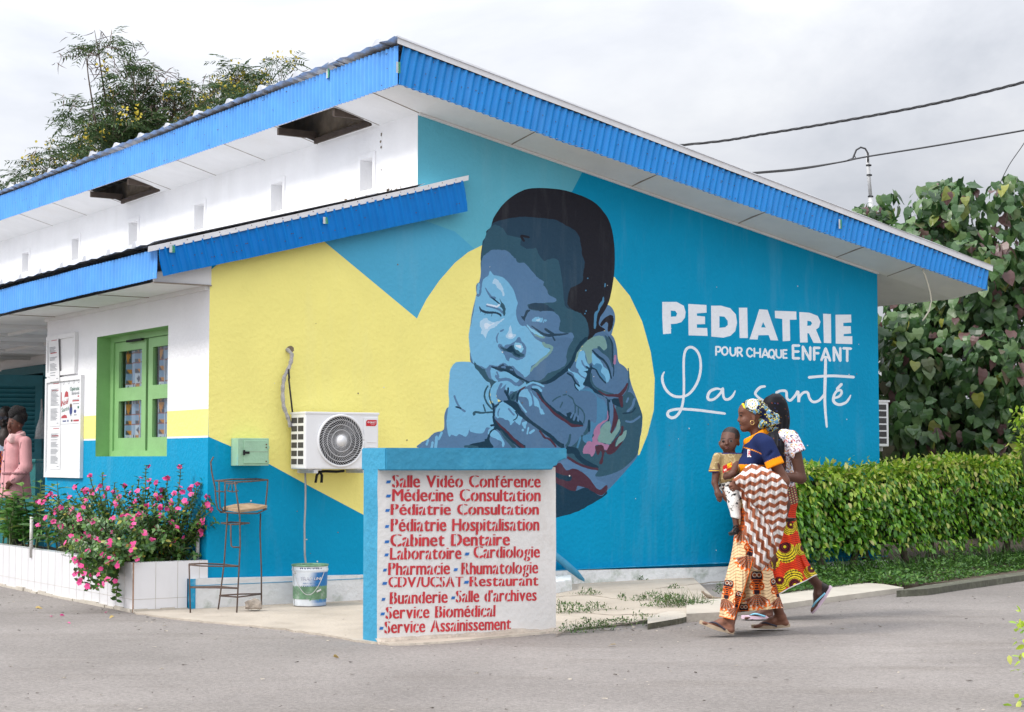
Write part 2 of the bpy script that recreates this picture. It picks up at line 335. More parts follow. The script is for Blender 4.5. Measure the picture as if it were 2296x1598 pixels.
# jaw, mouth
pl('c', 's2', '250,540 340,575 430,550 500,560 560,520 620,460 700,430 790,390 850,330 850,220 880,120 930,40 960,0 1110,0 1060,60 1000,150 970,230 900,350 850,420 760,490 640,550 550,600 440,590 340,605 280,570')
rb('c', 'nav', '520,595 640,560 760,480 860,400 920,320 970,200 1020,100 1110,10', [30, 50, 55, 55, 46, 42, 44, 40], jag=.003)
pl('d', 's2', '945,-5 965,10 1000,50 1060,90 1110,110 1130,160 1150,200 1190,260 1280,290 1280,320 1230,370 1190,420 1190,330 1110,270 1040,180 980,110 950,60')
pl('d', 'mid', '1000,40 1130,95 1180,50 1215,45 1205,130 1200,200 1235,255 1285,272 1200,260 1140,190 1120,120 1060,90')
pl('d', 'lt', '1190,440 1250,330 1320,300 1480,280 1560,330 1640,370 1720,300 1740,340 1700,390 1620,420 1560,450 1500,440 1480,480 1440,420 1330,420 1280,500 1300,570 1310,620 1270,650 1230,620 1200,560')
pl('d', 'lt', '1200,85 1260,100 1340,150 1440,140 1500,180 1570,220 1640,255 1600,310 1540,290 1480,260 1400,250 1340,260 1300,300 1230,270 1200,200')
rb('d', 'mid', '1290,150 1320,220', 26); rb('d', 'mid', '1280,210 1330,270 1420,260 1500,280 1580,340 1640,300', 46)
pl('d', 'mid', '1140,80 1200,40 1290,60 1360,20 1410,10 1470,50 1540,60 1590,110 1640,150 1690,190 1720,260 1640,240 1560,160 1480,120 1390,100 1300,110 1200,80')
pl('d', 's1', '1200,65 1290,75 1340,50 1390,30 1430,55 1500,70 1550,110 1580,170 1640,230 1590,235 1520,180 1450,130 1380,135 1340,140 1270,110')
rb('d', 'nav', '1210,72 1300,105 1400,120 1500,160 1590,215 1700,270 1800,315 1950,335', [20, 26, 30, 34, 44, 30, 26, 26])
pl('d', 'mid', '1350,70 1410,60 1430,95 1380,90'); pl('d', 'mid', '1490,100 1530,105 1540,130 1500,125')
pl('d', 'mid', '1340,330 1380,330 1350,410 1440,330 1420,420 1470,590 1380,600 1310,570 1285,540 1290,440')
pl('d', 's2', '1490,500 1590,440 1590,560 1500,615 1470,560'); rb('d', 'nav', '1415,440 1460,520 1490,600', 38); rb('d', 'nav', '1465,395 1460,480', 27); rb('d', 'nav', '1555,500 1520,560', 27)
# holding hand: far side
pl('c', 's2', '1570,760 1650,700 1720,760 1780,880 1820,1000 1815,1100 1790,1300 1770,1450 1700,1570 1500,1720 1200,1780 900,1600 870,1440 960,1360 1030,1270 1060,1250 1270,1250 1400,1380 1500,1050 1480,900', 4, .001)
pl('c', 'sage', '1110,50 1150,20 1250,-20 1330,0 1360,80 1365,150 1330,170 1260,140 1180,160 1190,260 1180,310 1130,340 1100,240 1080,180 1030,170 990,260 960,310 985,200 1050,120')
pl('c', 's2', '1340,-20 1400,20 1440,120 1450,250 1455,330 1400,250 1330,180 1370,140 1360,60'); rb('c', 'nav', '1390,-10 1435,80 1440,200 1440,300 1455,400 1450,500', [14, 22, 22, 22, 14, 12])
pl('c', 'lt', '1020,180 1085,190 1095,290 1145,380 1110,440 1110,500 1070,510 1010,460 1000,410 970,370 985,280')
rb('c', 'mid', '1045,300 1065,350 1110,400', 20)
pl('c', 'lt', '1180,200 1220,240 1300,320 1330,380 1400,440 1400,540 1360,580 1340,500 1280,440 1230,380 1180,330')
pl('c', 'bl2', '1250,330 1310,380 1290,440 1340,500 1350,580 1290,510 1240,430 1180,380')
pl('c', 'nav', '1060,600 1100,520 1110,460 1070,440 1130,420 1085,360 1150,390 1160,330 1180,380 1240,420 1180,410 1160,470 1170,580 1200,640 1300,720 1380,800 1480,780 1560,800 1570,900 1480,870 1390,830 1380,790 1330,760 1200,700 1150,650')
rb('c', 's2', '1165,470 1170,570 1220,640 1330,700 1450,735', 26)
pl('c', 'lt', '880,400 910,440 990,460 1040,510 1090,540 1060,600 1080,640 1015,680 970,640 970,590 1010,610 1000,570 960,520 930,460 870,430')
rb('c', 'nav', '860,460 920,500 965,580 1015,625', 22); rb('c', 'nav', '960,560 960,630 1000,680', 16)
rb('c', 'nav', '1180,165 1250,240 1330,300 1390,400 1425,530', [16, 28, 28, 24, 14]); rb('c', 'nav', '1230,420 1280,510 1350,585', 20); rb('c', 's2', '1260,130 1320,190 1400,260 1440,380', [40, 34, 28, 16])
rb('c', 'mar', '1260,685 1350,740 1450,745 1530,740 1600,660 1630,590', [15, 25, 35, 50, 40, 20]); rb('c', 'mar', '1540,760 1560,890', [60, 24])
rb('c', 'pink', '1475,235 1465,340', 30); rb('c', 's2', '1640,400 1650,560 1630,680 1580,760', [14, 18, 20, 30])
rb('c', 'mid', '1720,790 1690,890 1630,950', 32); rb('c', 'mid', '1640,780 1620,830', 26); rb('c', 'nav', '1730,905 1680,960 1570,975', 20); rb('c', 'mid', '1610,1075 1690,1080 1790,1015', 26)
pl('c', 'bl2', '1010,690 1150,650 1250,760 1340,820 1370,950 1330,1070 1220,1150 1180,1260 1180,1330 1080,1350 1060,1260 1150,1230 1160,1080 1230,1080 1240,800 1200,720 1090,680')
pl('c', 'sage', '1520,1045 1540,1120 1520,1200 1440,1320 1400,1370 1320,1350 1260,1340 1250,1250 1290,1160 1370,1080 1420,1100 1410,1220 1470,1180')
pl('c', 'sage', '1620,1195 1600,1290 1510,1380 1480,1390 1500,1310 1570,1220')
rb('c', 'nav', '1380,800 1385,900 1395,980 1385,1070', 24); pl('c', 'mid', '1410,810 1440,840 1440,1000 1420,1130 1400,1000')
pl('c', 'mar', '1450,860 1475,920 1510,1040 1470,1160 1430,1230 1410,1210 1430,1130 1450,1000')
pl('c', 'pink', '1375,930 1385,1000 1375,1060 1300,1120 1280,1180 1280,1230 1250,1290 1260,1340 1330,1360 1400,1380 1370,1440 1320,1430 1290,1380 1220,1390 1220,1460 1180,1530 1150,1500 1130,1490 1070,1490 1060,1450 1090,1380 1130,1330 1180,1340 1180,1290 1200,1260 1200,1200 1240,1130 1320,1070 1365,1050')
pl('c', 'mar', '1530,1255 1480,1290 1440,1340 1400,1380 1370,1440 1340,1450 1310,1380 1240,1390 1215,1400 1240,1500 1260,1500 1290,1450 1300,1520 1270,1610 1310,1610 1340,1470 1380,1500 1440,1490 1500,1430 1580,1330 1530,1360 1480,1400 1470,1390 1480,1330')
rb('c', 'mar', '1565,1145 1560,1220 1535,1250', 30)
rb('c', 's2', '900,1245 880,1340 850,1390', [24, 32, 40]); rb('c', 'bl2', '1030,1280 990,1410', 26); rb('c', 's2', '1140,1065 1130,1170 1080,1240', [30, 50, 40]); rb('c', 'nav', '1138,1070 1140,1200', 26)
# bottom of the hand and wrist
pl('2', 'nav', '1215,1230 1240,1260 1330,1300 1400,1330 1500,1300 1600,1370 1650,1330 1640,1365 1500,1450 1400,1500 1220,1548 1150,1540 1150,1240')
pl('2', 'mid', '1300,1080 1380,1090 1480,1130 1580,1160 1560,1200 1580,1240 1650,1270 1640,1310 1600,1320 1540,1280 1450,1170 1380,1150 1330,1160 1280,1120')
pl('2', 'mar', '1280,1105 1330,1165 1380,1150 1460,1180 1520,1240 1590,1320 1650,1280 1650,1330 1600,1365 1500,1310 1420,1290 1400,1330 1330,1310 1220,1240 1215,1150')
pl('2', 'nav', '1220,1170 1300,1200 1370,1210 1350,1250 1250,1220'); pl('2', 'mid', '1210,1250 1240,1265 1235,1310 1215,1330')
rb('2', 'nav', '1335,1000 1400,1010 1430,1060 1500,1110 1580,1140', [60, 50, 40, 40, 20]); rb('2', 'mar', '1340,1060 1420,1110 1500,1140 1580,1155', 20)
# near fingers
rb('c', 'nav', '405,655 490,700 540,790 640,890 720,960 860,1050 950,1095 1060,1125', [20, 44, 40, 40, 50, 60, 70, 25], jag=.003)
pl('c', 'nav', '850,990 900,960 950,990 1020,1060 1060,1110 950,1110'); rb('c', 'mar', '470,710 525,790 630,905 710,985 850,1080 930,1130 1060,1135', [14, 26, 30, 36, 36, 40, 16], jag=.003)
for a in ('670,820 720,780 775,755', '805,740 850,735', '870,745 930,790 960,860 1040,920 1080,1000 1070,1100', '800,830 770,900', '960,870 960,960 930,1060', '1000,900 1000,1000 985,1070'): rb('c', 's2', a, 17)
for a in ('940,960 905,1030', '965,980 945,1060', '1000,1010 1000,1070'): rb('c', 'mid', a, 24)
rb('d', 'nav', '1400,600 1480,620 1560,660 1640,760 1760,880 1860,950 1980,1040 2120,1140 2210,1230 2300,1290', [20, 70, 110, 80, 56, 46, 52, 56, 60, 80], jag=.003)
rb('d', 'mar', '1945,1050 2020,1150 2100,1180 2190,1290', 30, jag=.003)
rb('d', 'nav', '1230,640 1245,760 1240,850 1270,930 1300,990 1400,1050 1480,1140 1560,1210 1700,1310', [44, 32, 32, 50, 74, 72, 72, 76, 90], jag=.003)
rb('d', 's2', '1350,1050 1420,1160 1500,1240 1560,1310', [30, 40, 50, 60]); rb('d', 'mar', '1275,890 1340,970 1440,1060 1530,1160 1620,1240 1700,1310', [12, 30, 34, 40, 40, 50], jag=.003)
rb('d', 'nav', '1365,605 1300,660 1245,690', 26); rb('d', 'nav', '1270,1010 1195,1070 1165,1150 1150,1210', [50, 34, 36, 60]); rb('d', 'nav', '1200,970 1260,960', 30)
pl('d', 'nav', '870,1270 960,1240 1090,1215 1110,1180 1175,1180 1190,1230 1225,1320 860,1310'); rb('d', 's2', '800,1290 900,1290 1000,1305', 36)
rb('d', 'lt', '1230,1000 1180,1040 1160,1100', [40, 34, 16])
pl('d', 'lt', '1190,1130 1220,1060 1270,1040 1320,1090 1370,1160 1405,1230 1400,1290 1370,1290 1365,1220 1300,1180')
pl('d', 'lt', '1380,600 1440,640 1500,680 1570,740 1600,800 1680,850 1660,910 1640,960 1580,920 1560,900 1500,970 1480,900 1420,880 1360,850 1290,850 1265,790 1290,690 1330,640')
rb('d', 'mid', '1470,715 1510,760 1555,810', 28); rb('d', 'nav', '1570,755 1605,810 1590,860 1545,890', 17); rb('d', 'mid', '1335,710 1310,770 1312,825', [16, 22, 14])
pl('d', 'lt', '1680,920 1750,910 1740,960 1720,1020 1690,980'); rb('d', 'lt', '1775,1000 1755,1095', 26); rb('d', 'lt', '1795,1085 1860,1040', 36); el('d', 'lt', 1690, 1040, 20, 20)
pl('d', 'lt', '1630,490 1680,430 1740,410 1800,430 1850,500 1890,540 1930,600 1960,690 1990,730 2020,790 1960,790 1930,700 1870,660 1850,560 1830,640 1790,680 1780,610 1750,550 1690,530 1630,520')
rb('d', 'mid', '1780,425 1830,520 1850,640', 28); rb('d', 'lt', '1620,590 1660,660 1740,765', 26); rb('d', 'nav', '1650,425 1612,500 1600,600', 32); rb('d', 'mar', '1715,385 1650,425', 24)
rb('d', 'lt', '1740,360 1830,315 1920,330 2010,370', 30); rb('d', 'lt', '1840,380 1920,390 1970,440', 40)
rb('1', 'lt', '1060,1165 1090,1145', 20); rb('1', 'bl2', '1640,870 1637,895', 10, 2)
for x, y in ((1485, 925), (1487, 1090), (1478, 1110), (1500, 828)): el('1', 'bl2', x, y, 6, 6, 8)
# lettering
for a in ('312,228 430,228 490,260 507,310 500,360 470,395 430,410 383,412 383,490 318,495 312,360', '527,245 680,252 682,318 600,322 600,345 668,350 668,412 600,415 600,445 685,447 690,512 530,506',
          '718,258 800,260 880,280 925,330 935,400 920,470 880,510 820,527 720,518', '950,275 1020,277 1025,528 958,528', '1120,290 1190,295 1278,548 1215,548 1200,505 1115,505 1108,540 1040,538 1090,390',
          '1250,300 1430,308 1432,375 1375,375 1378,552 1318,555 1312,368 1252,362', '1455,312 1540,318 1610,345 1632,395 1620,440 1595,460 1640,570 1575,570 1535,490 1522,490 1525,565 1460,567',
          '1655,325 1720,328 1722,572 1660,570', '1757,333 1888,335 1890,400 1822,402 1822,430 1885,430 1888,492 1825,495 1825,515 1897,516 1897,580 1760,576'): pl('7', 'white', a, 0, .002)
for a in ('383,300 420,303 435,325 428,348 383,352', '788,345 830,350 858,385 858,420 835,440 788,445', '1153,395 1176,442 1137,440', '1522,385 1550,388 1562,405 1552,425 1522,427'): pl('7', 'blue', a, 0, .001)
def ring(x, y, rx, ry): return ' '.join(f'{x + rx * math.cos(t):.0f},{y + ry * math.sin(t):.0f}' for t in np.linspace(-1.5, 4.9, 15))
for a in ('760,600 760,672', '760,602 790,605 797,622 787,642 762,642', ring(833, 637, 24, 32), '878,608 880,655 895,675 912,672 922,655 922,612', '938,608 940,682', '938,612 965,612 975,630 962,648 942,648', '955,648 980,682',
          '1062,632 1045,615 1025,622 1018,648 1025,672 1045,685 1064,672', '1080,615 1080,685', '1128,618 1128,690', '1080,652 1128,655', '1145,690 1158,655 1170,620', '1170,620 1184,655 1198,692', '1157,670 1187,672', ring(1224, 660, 23, 33), '1230,680 1248,704',
          '1262,625 1264,675 1280,692 1298,690 1305,672 1303,628', '1320,628 1322,695', '1320,630 1352,630', '1322,660 1348,660', '1322,695 1352,695'): rb('7', 'white', a, 15, 4, .0005)
for a in ('1402,590 1404,700', '1400,592 1455,592', '1402,642 1450,642', '1402,698 1455,698', '1485,600 1486,708', '1485,600 1515,655 1547,712', '1547,605 1547,710', '1578,608 1580,712', '1578,610 1624,612', '1580,655 1616,656', '1640,715 1658,665 1675,615', '1675,615 1694,665 1712,718', '1656,688 1698,690',
          '1743,605 1745,718', '1745,606 1770,660 1797,720', '1797,612 1798,720', '1855,618 1855,722', '1822,614 1888,618'): rb('7', 'white', a, 21, 4, .0005)
rb('7', 'white', '328,812 312,850 318,910 350,970 400,1010 460,1020 520,1005 575,950 615,870 632,780 625,690 595,630 550,605 510,625 492,690 490,800 492,920 488,1030 470,1120 430,1180 390,1195 358,1175 362,1145 400,1128 470,1122 600,1130 720,1145 835,1160', [10, 22, 22, 22, 20, 22, 22, 20, 22, 22, 20, 20, 20, 22, 24, 24, 22, 22, 22, 20], 6, .0005)
rb('7', 'white', '800,958 760,952 710,975 690,1020 705,1045 750,1035 800,985 815,950 818,990 830,1035 865,1040 900,1010 920,970', [14, 22, 24, 24, 20, 20, 24, 20, 22, 22, 10], 5, .0005)
rb('7', 'white', '1170,933 1130,940 1095,975 1090,1000 1120,1030 1150,1050 1190,1070', [18, 24, 22, 20, 22, 22], 5, .0005)
rb('7', 'white', '1262,985 1300,970 1345,975 1352,1030 1380,1050 1420,1010 1445,975 1450,1062 1458,1020 1490,985 1525,985 1540,1030 1570,1062 1620,1050 1665,1000', 21, 5, .0005)
rb('7', 'white', '1675,705 1672,850 1668,1000 1672,1130 1685,1272', [22, 26, 24, 22, 16], 5, .0005); rb('7', 'white', '1535,858 1620,850 1740,845 1910,855', 22, 5, .0005)
rb('7', 'white', '1740,1032 1785,1018 1808,990 1800,965 1765,975 1742,1020 1745,1062 1785,1085 1840,1070 1870,1035 1885,1005', [18, 20, 20, 20, 20, 24, 24, 22, 18, 8], 5, .0005); rb('7', 'white', '1770,955 1808,914', 24, 2, .0005)
MUR_V, MUR_F, MUR_K = planar(MUR)
_c = np.array([np.mean([MUR_V[i] for i in f], axis=0) for f in MUR_F]); _in = winding(_c, np.array(WALLP)) != 0
MUR_F = [f for f, k in zip(MUR_F, _in) if k]; MUR_K = [f for f, k in zip(MUR_K, _in) if k]
# ------------------------------------------------------------------ materials of the setting
M_WALL = mat('painted_plaster', attr=True, rough=.55, nscale=2.2, namt=.05, bump=.35, bscale=26, spec=.12, damt=.055, dscale=1.6, dcol=(.55, .6, .6), streak=(2.5, 2.5, .35))
M_WHITE = mat('white_plaster', (.84, .84, .85), .7, 3, .04, bump=.3, bscale=22, spec=.2, damt=.10, dscale=1.6, dcol=(.5, .48, .44), streak=(2, 2, .4))
M_BLUE = mat('blue_sheet', (.018, .25, .66), .36, 5, .10, spec=.3, damt=.12, dscale=2.2, dcol=(.18, .36, .68), streak=(3, 3, .5))
M_BLUE2 = mat('blue_sheet_lit', (.095, .33, .76), .4, 5, .10, spec=.3, damt=.25, dscale=2, dcol=(.22, .42, .74), streak=(3, 3, .5))  # lit copy of the blue sheet: sunlit paleness put into the colour
M_BLUE3 = mat('blue_sheet_deep', (.0, .19, .58), .4, 5, .08, spec=.25)  # deeper blue for the lean-to gable fascia
M_FLASH = mat('white_flashing', (.80, .80, .82), .5, 7, .06, bump=.2, bscale=14, damt=.15, dcol=(.5, .47, .44))
M_ZINC = mat('zinc_sheet', (.56, .57, .60), .38, 5, .15, metal=.6)
M_SOFF = mat('soffit_board', (.74, .74, .74), .8, 4, .05, bump=.15, bscale=30, damt=.22, dscale=2, dcol=(.45, .42, .37))
M_BLOCK = mat('bare_blockwork', (.20, .155, .105), .95, 8, .3, bump=.8, bscale=14, damt=.5, dcol=(.05, .04, .03))
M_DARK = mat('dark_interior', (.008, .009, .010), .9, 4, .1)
M_TIMBER = mat('dark_timber', (.07, .05, .038), .9, 9, .3, bump=.3)
M_GREEN = mat('green_paint', (.235, .45, .18), .5, 5, .07, bump=.15, bscale=30, damt=.2, dscale=4, dcol=(.13, .29, .09))
M_TEAL = mat('teal_door_paint', (.022, .15, .185), .5, 6, .15, bump=.15)
M_PLINTH = mat('plinth_paint', (.72, .73, .73), .8, 4, .10, bump=.6, bscale=18, damt=.85, dscale=4.5, dcol=(.28, .34, .26))
M_LINE = mat('joint_line', (.27, .23, .19), .9, 9, .3)
M_SCREW = mat('rusty_screw', (.10, .045, .02), .8, 30, .3)

bld = thing('clinic_building', 'clinic with a turquoise and yellow mural wall and blue corrugated roof edges', 'building', C0)
# ---- gable wall carrying the mural
V = [W(u, 0, z) for u, z in MUR_V]; F = [tuple(f) for f in MUR_F]; FC = [PAL[k] for k in MUR_K]
b = len(V); n = len(WALLP); V += [W(u, .006, z) for u, z in WALLP] + [W(u, .2, z) for u, z in WALLP]
for i in (1, 2): F.append((b + i, b + n + i, b + n + (i + 1) % n, b + (i + 1) % n)); FC.append(PAL['blue'])
mesh('gable_wall', V, F, M_WALL, bld, fcol=FC)
# fine cracks, knocks and flaked spots in the paint
mb = MB(); rg = random.Random(11)
for i in range(70):
    u, z = rg.uniform(.4, 7.8), rg.uniform(.3, 3.2)
    if 2.6 < u < 4.9 and rg.random() < .6: continue
    if z > 2.6 and u < 1.2: continue
    mb.disc(W(u, -.001, z), -VX, rg.uniform(.003, .008), .002, 6, rg.choice((0, 0, 1)))
mb.build('paint_speck', [M_PLINTH, M_BLOCK], bld)
# ---- window wall (faces left)
ytop, yb = 1.70, 1.47
LAY = [([(0, 0), (4.25, 0), (4.25, 2.757), (0, 2.757)], 'w'), ([(0, yb), (4.25, yb), (4.25, ytop), (0, ytop)], 'y'), ([(0, 0), (4.25, 0), (4.25, yb - .016), (0, yb - .016)], 'b')]
wv0, wv1, wz0, wz1 = .915, 2.745, 1.295, 2.475
LAY.append(([(wv0, wz0), (wv1, wz0), (wv1, wz1), (wv0, wz1)], None))
P2, F2, K2 = planar(LAY); KC = dict(w=(.80, .80, .82), y=PAL['yel'], b=PAL['blue'])
V = [W(0, v, z) for v, z in P2]; F = [tuple(reversed(f)) for f in F2]; FC = [KC[k] for k in K2]
b = len(V); V += [W(.01, 4.25, 0), W(.01, 4.25, 2.75), W(2.06, 4.25, 2.75), W(2.06, 4.25, 0)]; F.append((b, b + 1, b + 2, b + 3)); FC.append(KC['w'])
mesh('window_wall', V, F, M_WALL, bld, fcol=FC)
# ---- the window in its reveal
rd = .17
win = MB()
for q in ([W(0, wv0, wz0), W(rd, wv0, wz0), W(rd, wv0, wz1), W(0, wv0, wz1)], [W(0, wv1, wz0), W(0, wv1, wz1), W(rd, wv1, wz1), W(rd, wv1, wz0)],
          [W(0, wv0, wz0), W(0, wv1, wz0), W(rd, wv1, wz0), W(rd, wv0, wz0)], [W(0, wv0, wz1), W(rd, wv0, wz1), W(rd, wv1, wz1), W(0, wv1, wz1)]): win.add(q, [(0, 1, 2, 3)])
# painted edge round the opening and the outer frame
win.bx(rd - .03, rd + .05, wv1 - .085, wv1, wz0, wz1); win.bx(rd - .03, rd + .05, wv0, wv0 + .085, wz0, wz1)
win.bx(rd - .03, rd + .05, wv0 + .085, wv1 - .085, wz1 - .055, wz1); win.bx(rd - .04, rd + .05, wv0 + .085, wv1 - .085, wz0, wz0 + .055)
window = win.build('window', M_GREEN, bld); window['label'] = 'green wooden casement window with printed curtains'
M_GLASS = bpy.data.materials.new('window_glass'); M_GLASS.use_nodes = True
_g = M_GLASS.node_tree; _g.nodes.clear(); _a = N(_g, 'ShaderNodeBsdfTransparent'); _a.inputs[0].default_value = (.86, .9, .88, 1); _b = N(_g, 'ShaderNodeBsdfGlossy'); _b.inputs['Roughness'].default_value = .04
_n = N(_g, 'ShaderNodeTexNoise'); _n.inputs['Scale'].default_value = 5; _bp = N(_g, 'ShaderNodeBump'); _bp.inputs['Strength'].default_value = .15; _g.links.new(_n.outputs[0], _bp.inputs['Height']); _g.links.new(_bp.outputs[0], _b.inputs['Normal'])
_f = N(_g, 'ShaderNodeFresnel'); _f.inputs[0].default_value = 1.33; _m = N(_g, 'ShaderNodeMixShader'); _g.links.new(_f.outputs[0], _m.inputs[0]); _g.links.new(_a.outputs[0], _m.inputs[1]); _g.links.new(_b.outputs[0], _m.inputs[2]); _g.links.new(_m.outputs[0], N(_g, 'ShaderNodeOutputMaterial').inputs[0])
mid = (wv0 + wv1) / 2 - .02
for s0, s1 in ((mid + .03, wv1 - .085), (wv0 + .085, mid - .03)):
    sb = MB(); z0, z1 = wz0 + .05, wz1 - .06; st = .11; u0, u1 = rd - .012, rd + .03; zm = (z0 + z1) / 2 + .02
    sb.bx(u0, u1, s0, s0 + st, z0, z1); sb.bx(u0, u1, s1 - st, s1, z0, z1)
    for a_, b_ in ((z0, z0 + .13), (zm - .065, zm + .065), (z1 - .09, z1)): sb.bx(u0, u1, s0 + st, s1 - st, a_, b_)
    sa = sb.build('sash', M_GREEN, window)
    for a_, b_ in ((z0 + .13, zm - .065), (zm + .065, z1 - .09)):
        mesh('pane', [W(rd + .012, s0 + st, a_), W(rd + .012, s1 - st, a_), W(rd + .012, s1 - st, b_), W(rd + .012, s0 + st, b_)], [(3, 2, 1, 0)], M_GLASS, window)
mb = MB(); mb.bx(rd - .055, rd - .03, mid + .05, mid + .45, wz1 - .075, wz1 - .055); mb.build('bolt', M_DARK, window)
# printed curtains behind the panes
cv, cu_, cc = [], [], []
def curt_col(a, z):
    r_ = math.floor(z / .10); fz = z / .10 - r_; col_ = math.floor(a / .13); fa = a / .13 - col_
    base = srgb(206, 216, 232); k = (r_ * 3 + col_ * 2) % 5
    if .04 < fa < .9 and fz < .07: return srgb(140, 60, 48)
    if col_ % 2 == 0:
        if k in (0, 3): return srgb(58, 62, 78) if abs(fa - .5) > fz * .5 else srgb(206, 132, 42)
        if k == 1: return srgb(60, 68, 88) if (abs(fa - .5) + abs(fz - .5)) < .36 else base
        return srgb(128, 160, 196) if fz > .45 else srgb(206, 132, 42) if fa < fz + .2 else srgb(62, 62, 76)
    if k in (0, 2): return srgb(70, 82, 112) if int(fa * 9) % 2 else base
    return srgb(150, 176, 208)
Mcurt = mat('printed_curtain', attr=True, rough=.9, namt=.05)
def curtain(va, vb):
    nx, nz = 90, 110; VV, FF, CCc = [], [], []
    for i in range(nx + 1):
        for j in range(nz + 1):
            a = i / nx; v = va + (vb - va) * a; z = wz0 + (wz1 - wz0) * j / nz
            VV.append(W(rd + .062 + .020 * math.sin(a * 26 + .5 * math.sin(z * 3)), v, z)); CCc.append(curt_col(a * (vb - va) * 2.4 + .02 * math.sin(a * 26), z))
    for i in range(nx):
        for j in range(nz): FF.append((i * (nz + 1) + j, (i + 1) * (nz + 1) + j, (i + 1) * (nz + 1) + j + 1, i * (nz + 1) + j + 1))
    mesh('curtain', VV, FF, Mcurt, window, True, vcol=CCc)
curtain(mid - .02, wv1 - .17); curtain(wv0 + .02, mid - .10)
mb = MB(); mb.bx(rd + .6, rd + .62, wv0 - .5, wv1 + .5, 1, 2.7); mb.build('room_interior', M_DARK, window)  # black board stands in for the unlit room behind the curtains
# ---- upper wall with the vents
UW = 2.066
def zsof(u, v): return 4.487 - .193 * (u - 2.066) + .0100 * max(v, 0)
lay = [([(0.003, 3.0), (15, 3.0), (15, zsof(UW, 15) + .01), (0.003, zsof(UW, 0) + .01)], 'w')]
vents = [(.855, 1.105, 3.89, 4.20), (2.84, 3.12, 3.925, 4.228), (4.92, 5.2, 3.956, 4.255), (7.01, 7.31, 3.985, 4.29), (9.18, 9.46, 4.0, 4.305), (11.33, 11.63, 4.035, 4.32)]
for a, b_, c, d in vents: lay.append(([(a, c), (b_, c), (b_, d), (a, d)], None))
P2, F2, K2 = planar(lay)
mesh('upper_wall', [W(UW, v, z) for v, z in P2], [tuple(reversed(f)) for f in F2], M_WHITE, bld)
for a, b_, c, d in vents:
    mb = MB(); q = .13
    for Q in ([W(UW, a, c), W(UW + q, a, c), W(UW + q, a, d), W(UW, a, d)], [W(UW, b_, c), W(UW, b_, d), W(UW + q, b_, d), W(UW + q, b_, c)], [W(UW, a, c), W(UW, b_, c), W(UW + q, b_, c), W(UW + q, a, c)], [W(UW, a, d), W(UW + q, a, d), W(UW + q, b_, d), W(UW, b_, d)], [W(UW + q, a, c), W(UW + q, b_, c), W(UW + q, b_, d), W(UW + q, a, d)]): mb.add(Q, [(0, 1, 2, 3)])
    o = .012
    mb.bx(UW - o, UW, a - .05, a, c - .05, d + .05); mb.bx(UW - o, UW, b_, b_ + .05, c - .05, d + .05); mb.bx(UW - o, UW, a, b_, d, d + .05); mb.bx(UW - o, UW, a, b_, c - .05, c)
    mb.build('vent', M_WHITE, bld)
mb = MB(); mb.bx(UW + .001, UW + .2, 0.21, 15, 4.4, 4.84); mb.build('attic_blockwork', M_BLOCK, bld)
# peeling render where the wall meets the lean-to roof
mb = MB(); rg = random.Random(4)
for i in range(60):
    v = rg.uniform(0.05, 4) ** 1.0; z = 3.80 + .035 * rg.random() ** 2 + .003 * v
    mb.add([W(UW - .004, v + rg.uniform(-.05, .05), z + rg.uniform(-.03, .03)) for _ in range(5)], [(0, 1, 2, 3, 4)])
[mb.disc(W(UW - .003, .70 + rg.uniform(-.012, .012), z), -UX, rg.uniform(.006, .014), .003, 7) for z in (4.40, 4.385, 4.33, 4.325, 4.27, 4.05)]; mb.build('plaster_crack', M_BLOCK, bld)
# back part of the porch: rear wall with the teal louvre door
lay = [([(4.25, 0), (15, 0), (15, 2.8), (4.25, 2.8)], 'w'), ([(4.25, 0), (15, 0), (15, 1.1), (4.25, 1.1)], 'b'), ([(10.5, .15), (12.45, .15), (12.45, 2.5), (10.5, 2.5)], None)]
P2, F2, K2 = planar(lay)
mesh('porch_wall', [W(UW, v, z) for v, z in P2], [tuple(reversed(f)) for f in F2], M_WALL, bld, fcol=[KC[k] for k in K2])
mb = MB(); mb.bx(UW + .5, UW + .52, 10, 13, 0, 2.7); mb.bx(UW + .02, UW + .5, 12.46, 12.5, 0, 2.7); mb.bx(UW + .02, UW + .5, 10.4, 10.44, 0, 2.7); mb.bx(UW + .02, UW + .5, 10.4, 12.5, 2.55, 2.6); mb.build('room_interior', M_DARK, bld)  # black boards paint the darkness inside the doorway
mb = MB(); mb.bx(UW - .04, UW + .05, 12.45, 12.57, .1, 2.6); mb.bx(UW - .04, UW + .05, 10.4, 10.5, .1, 2.6); mb.bx(UW - .04, UW + .05, 10.5, 12.45, 2.5, 2.62)
door = mb.build('door', M_TEAL, bld); door['label'] = 'teal double louvre door standing ajar'
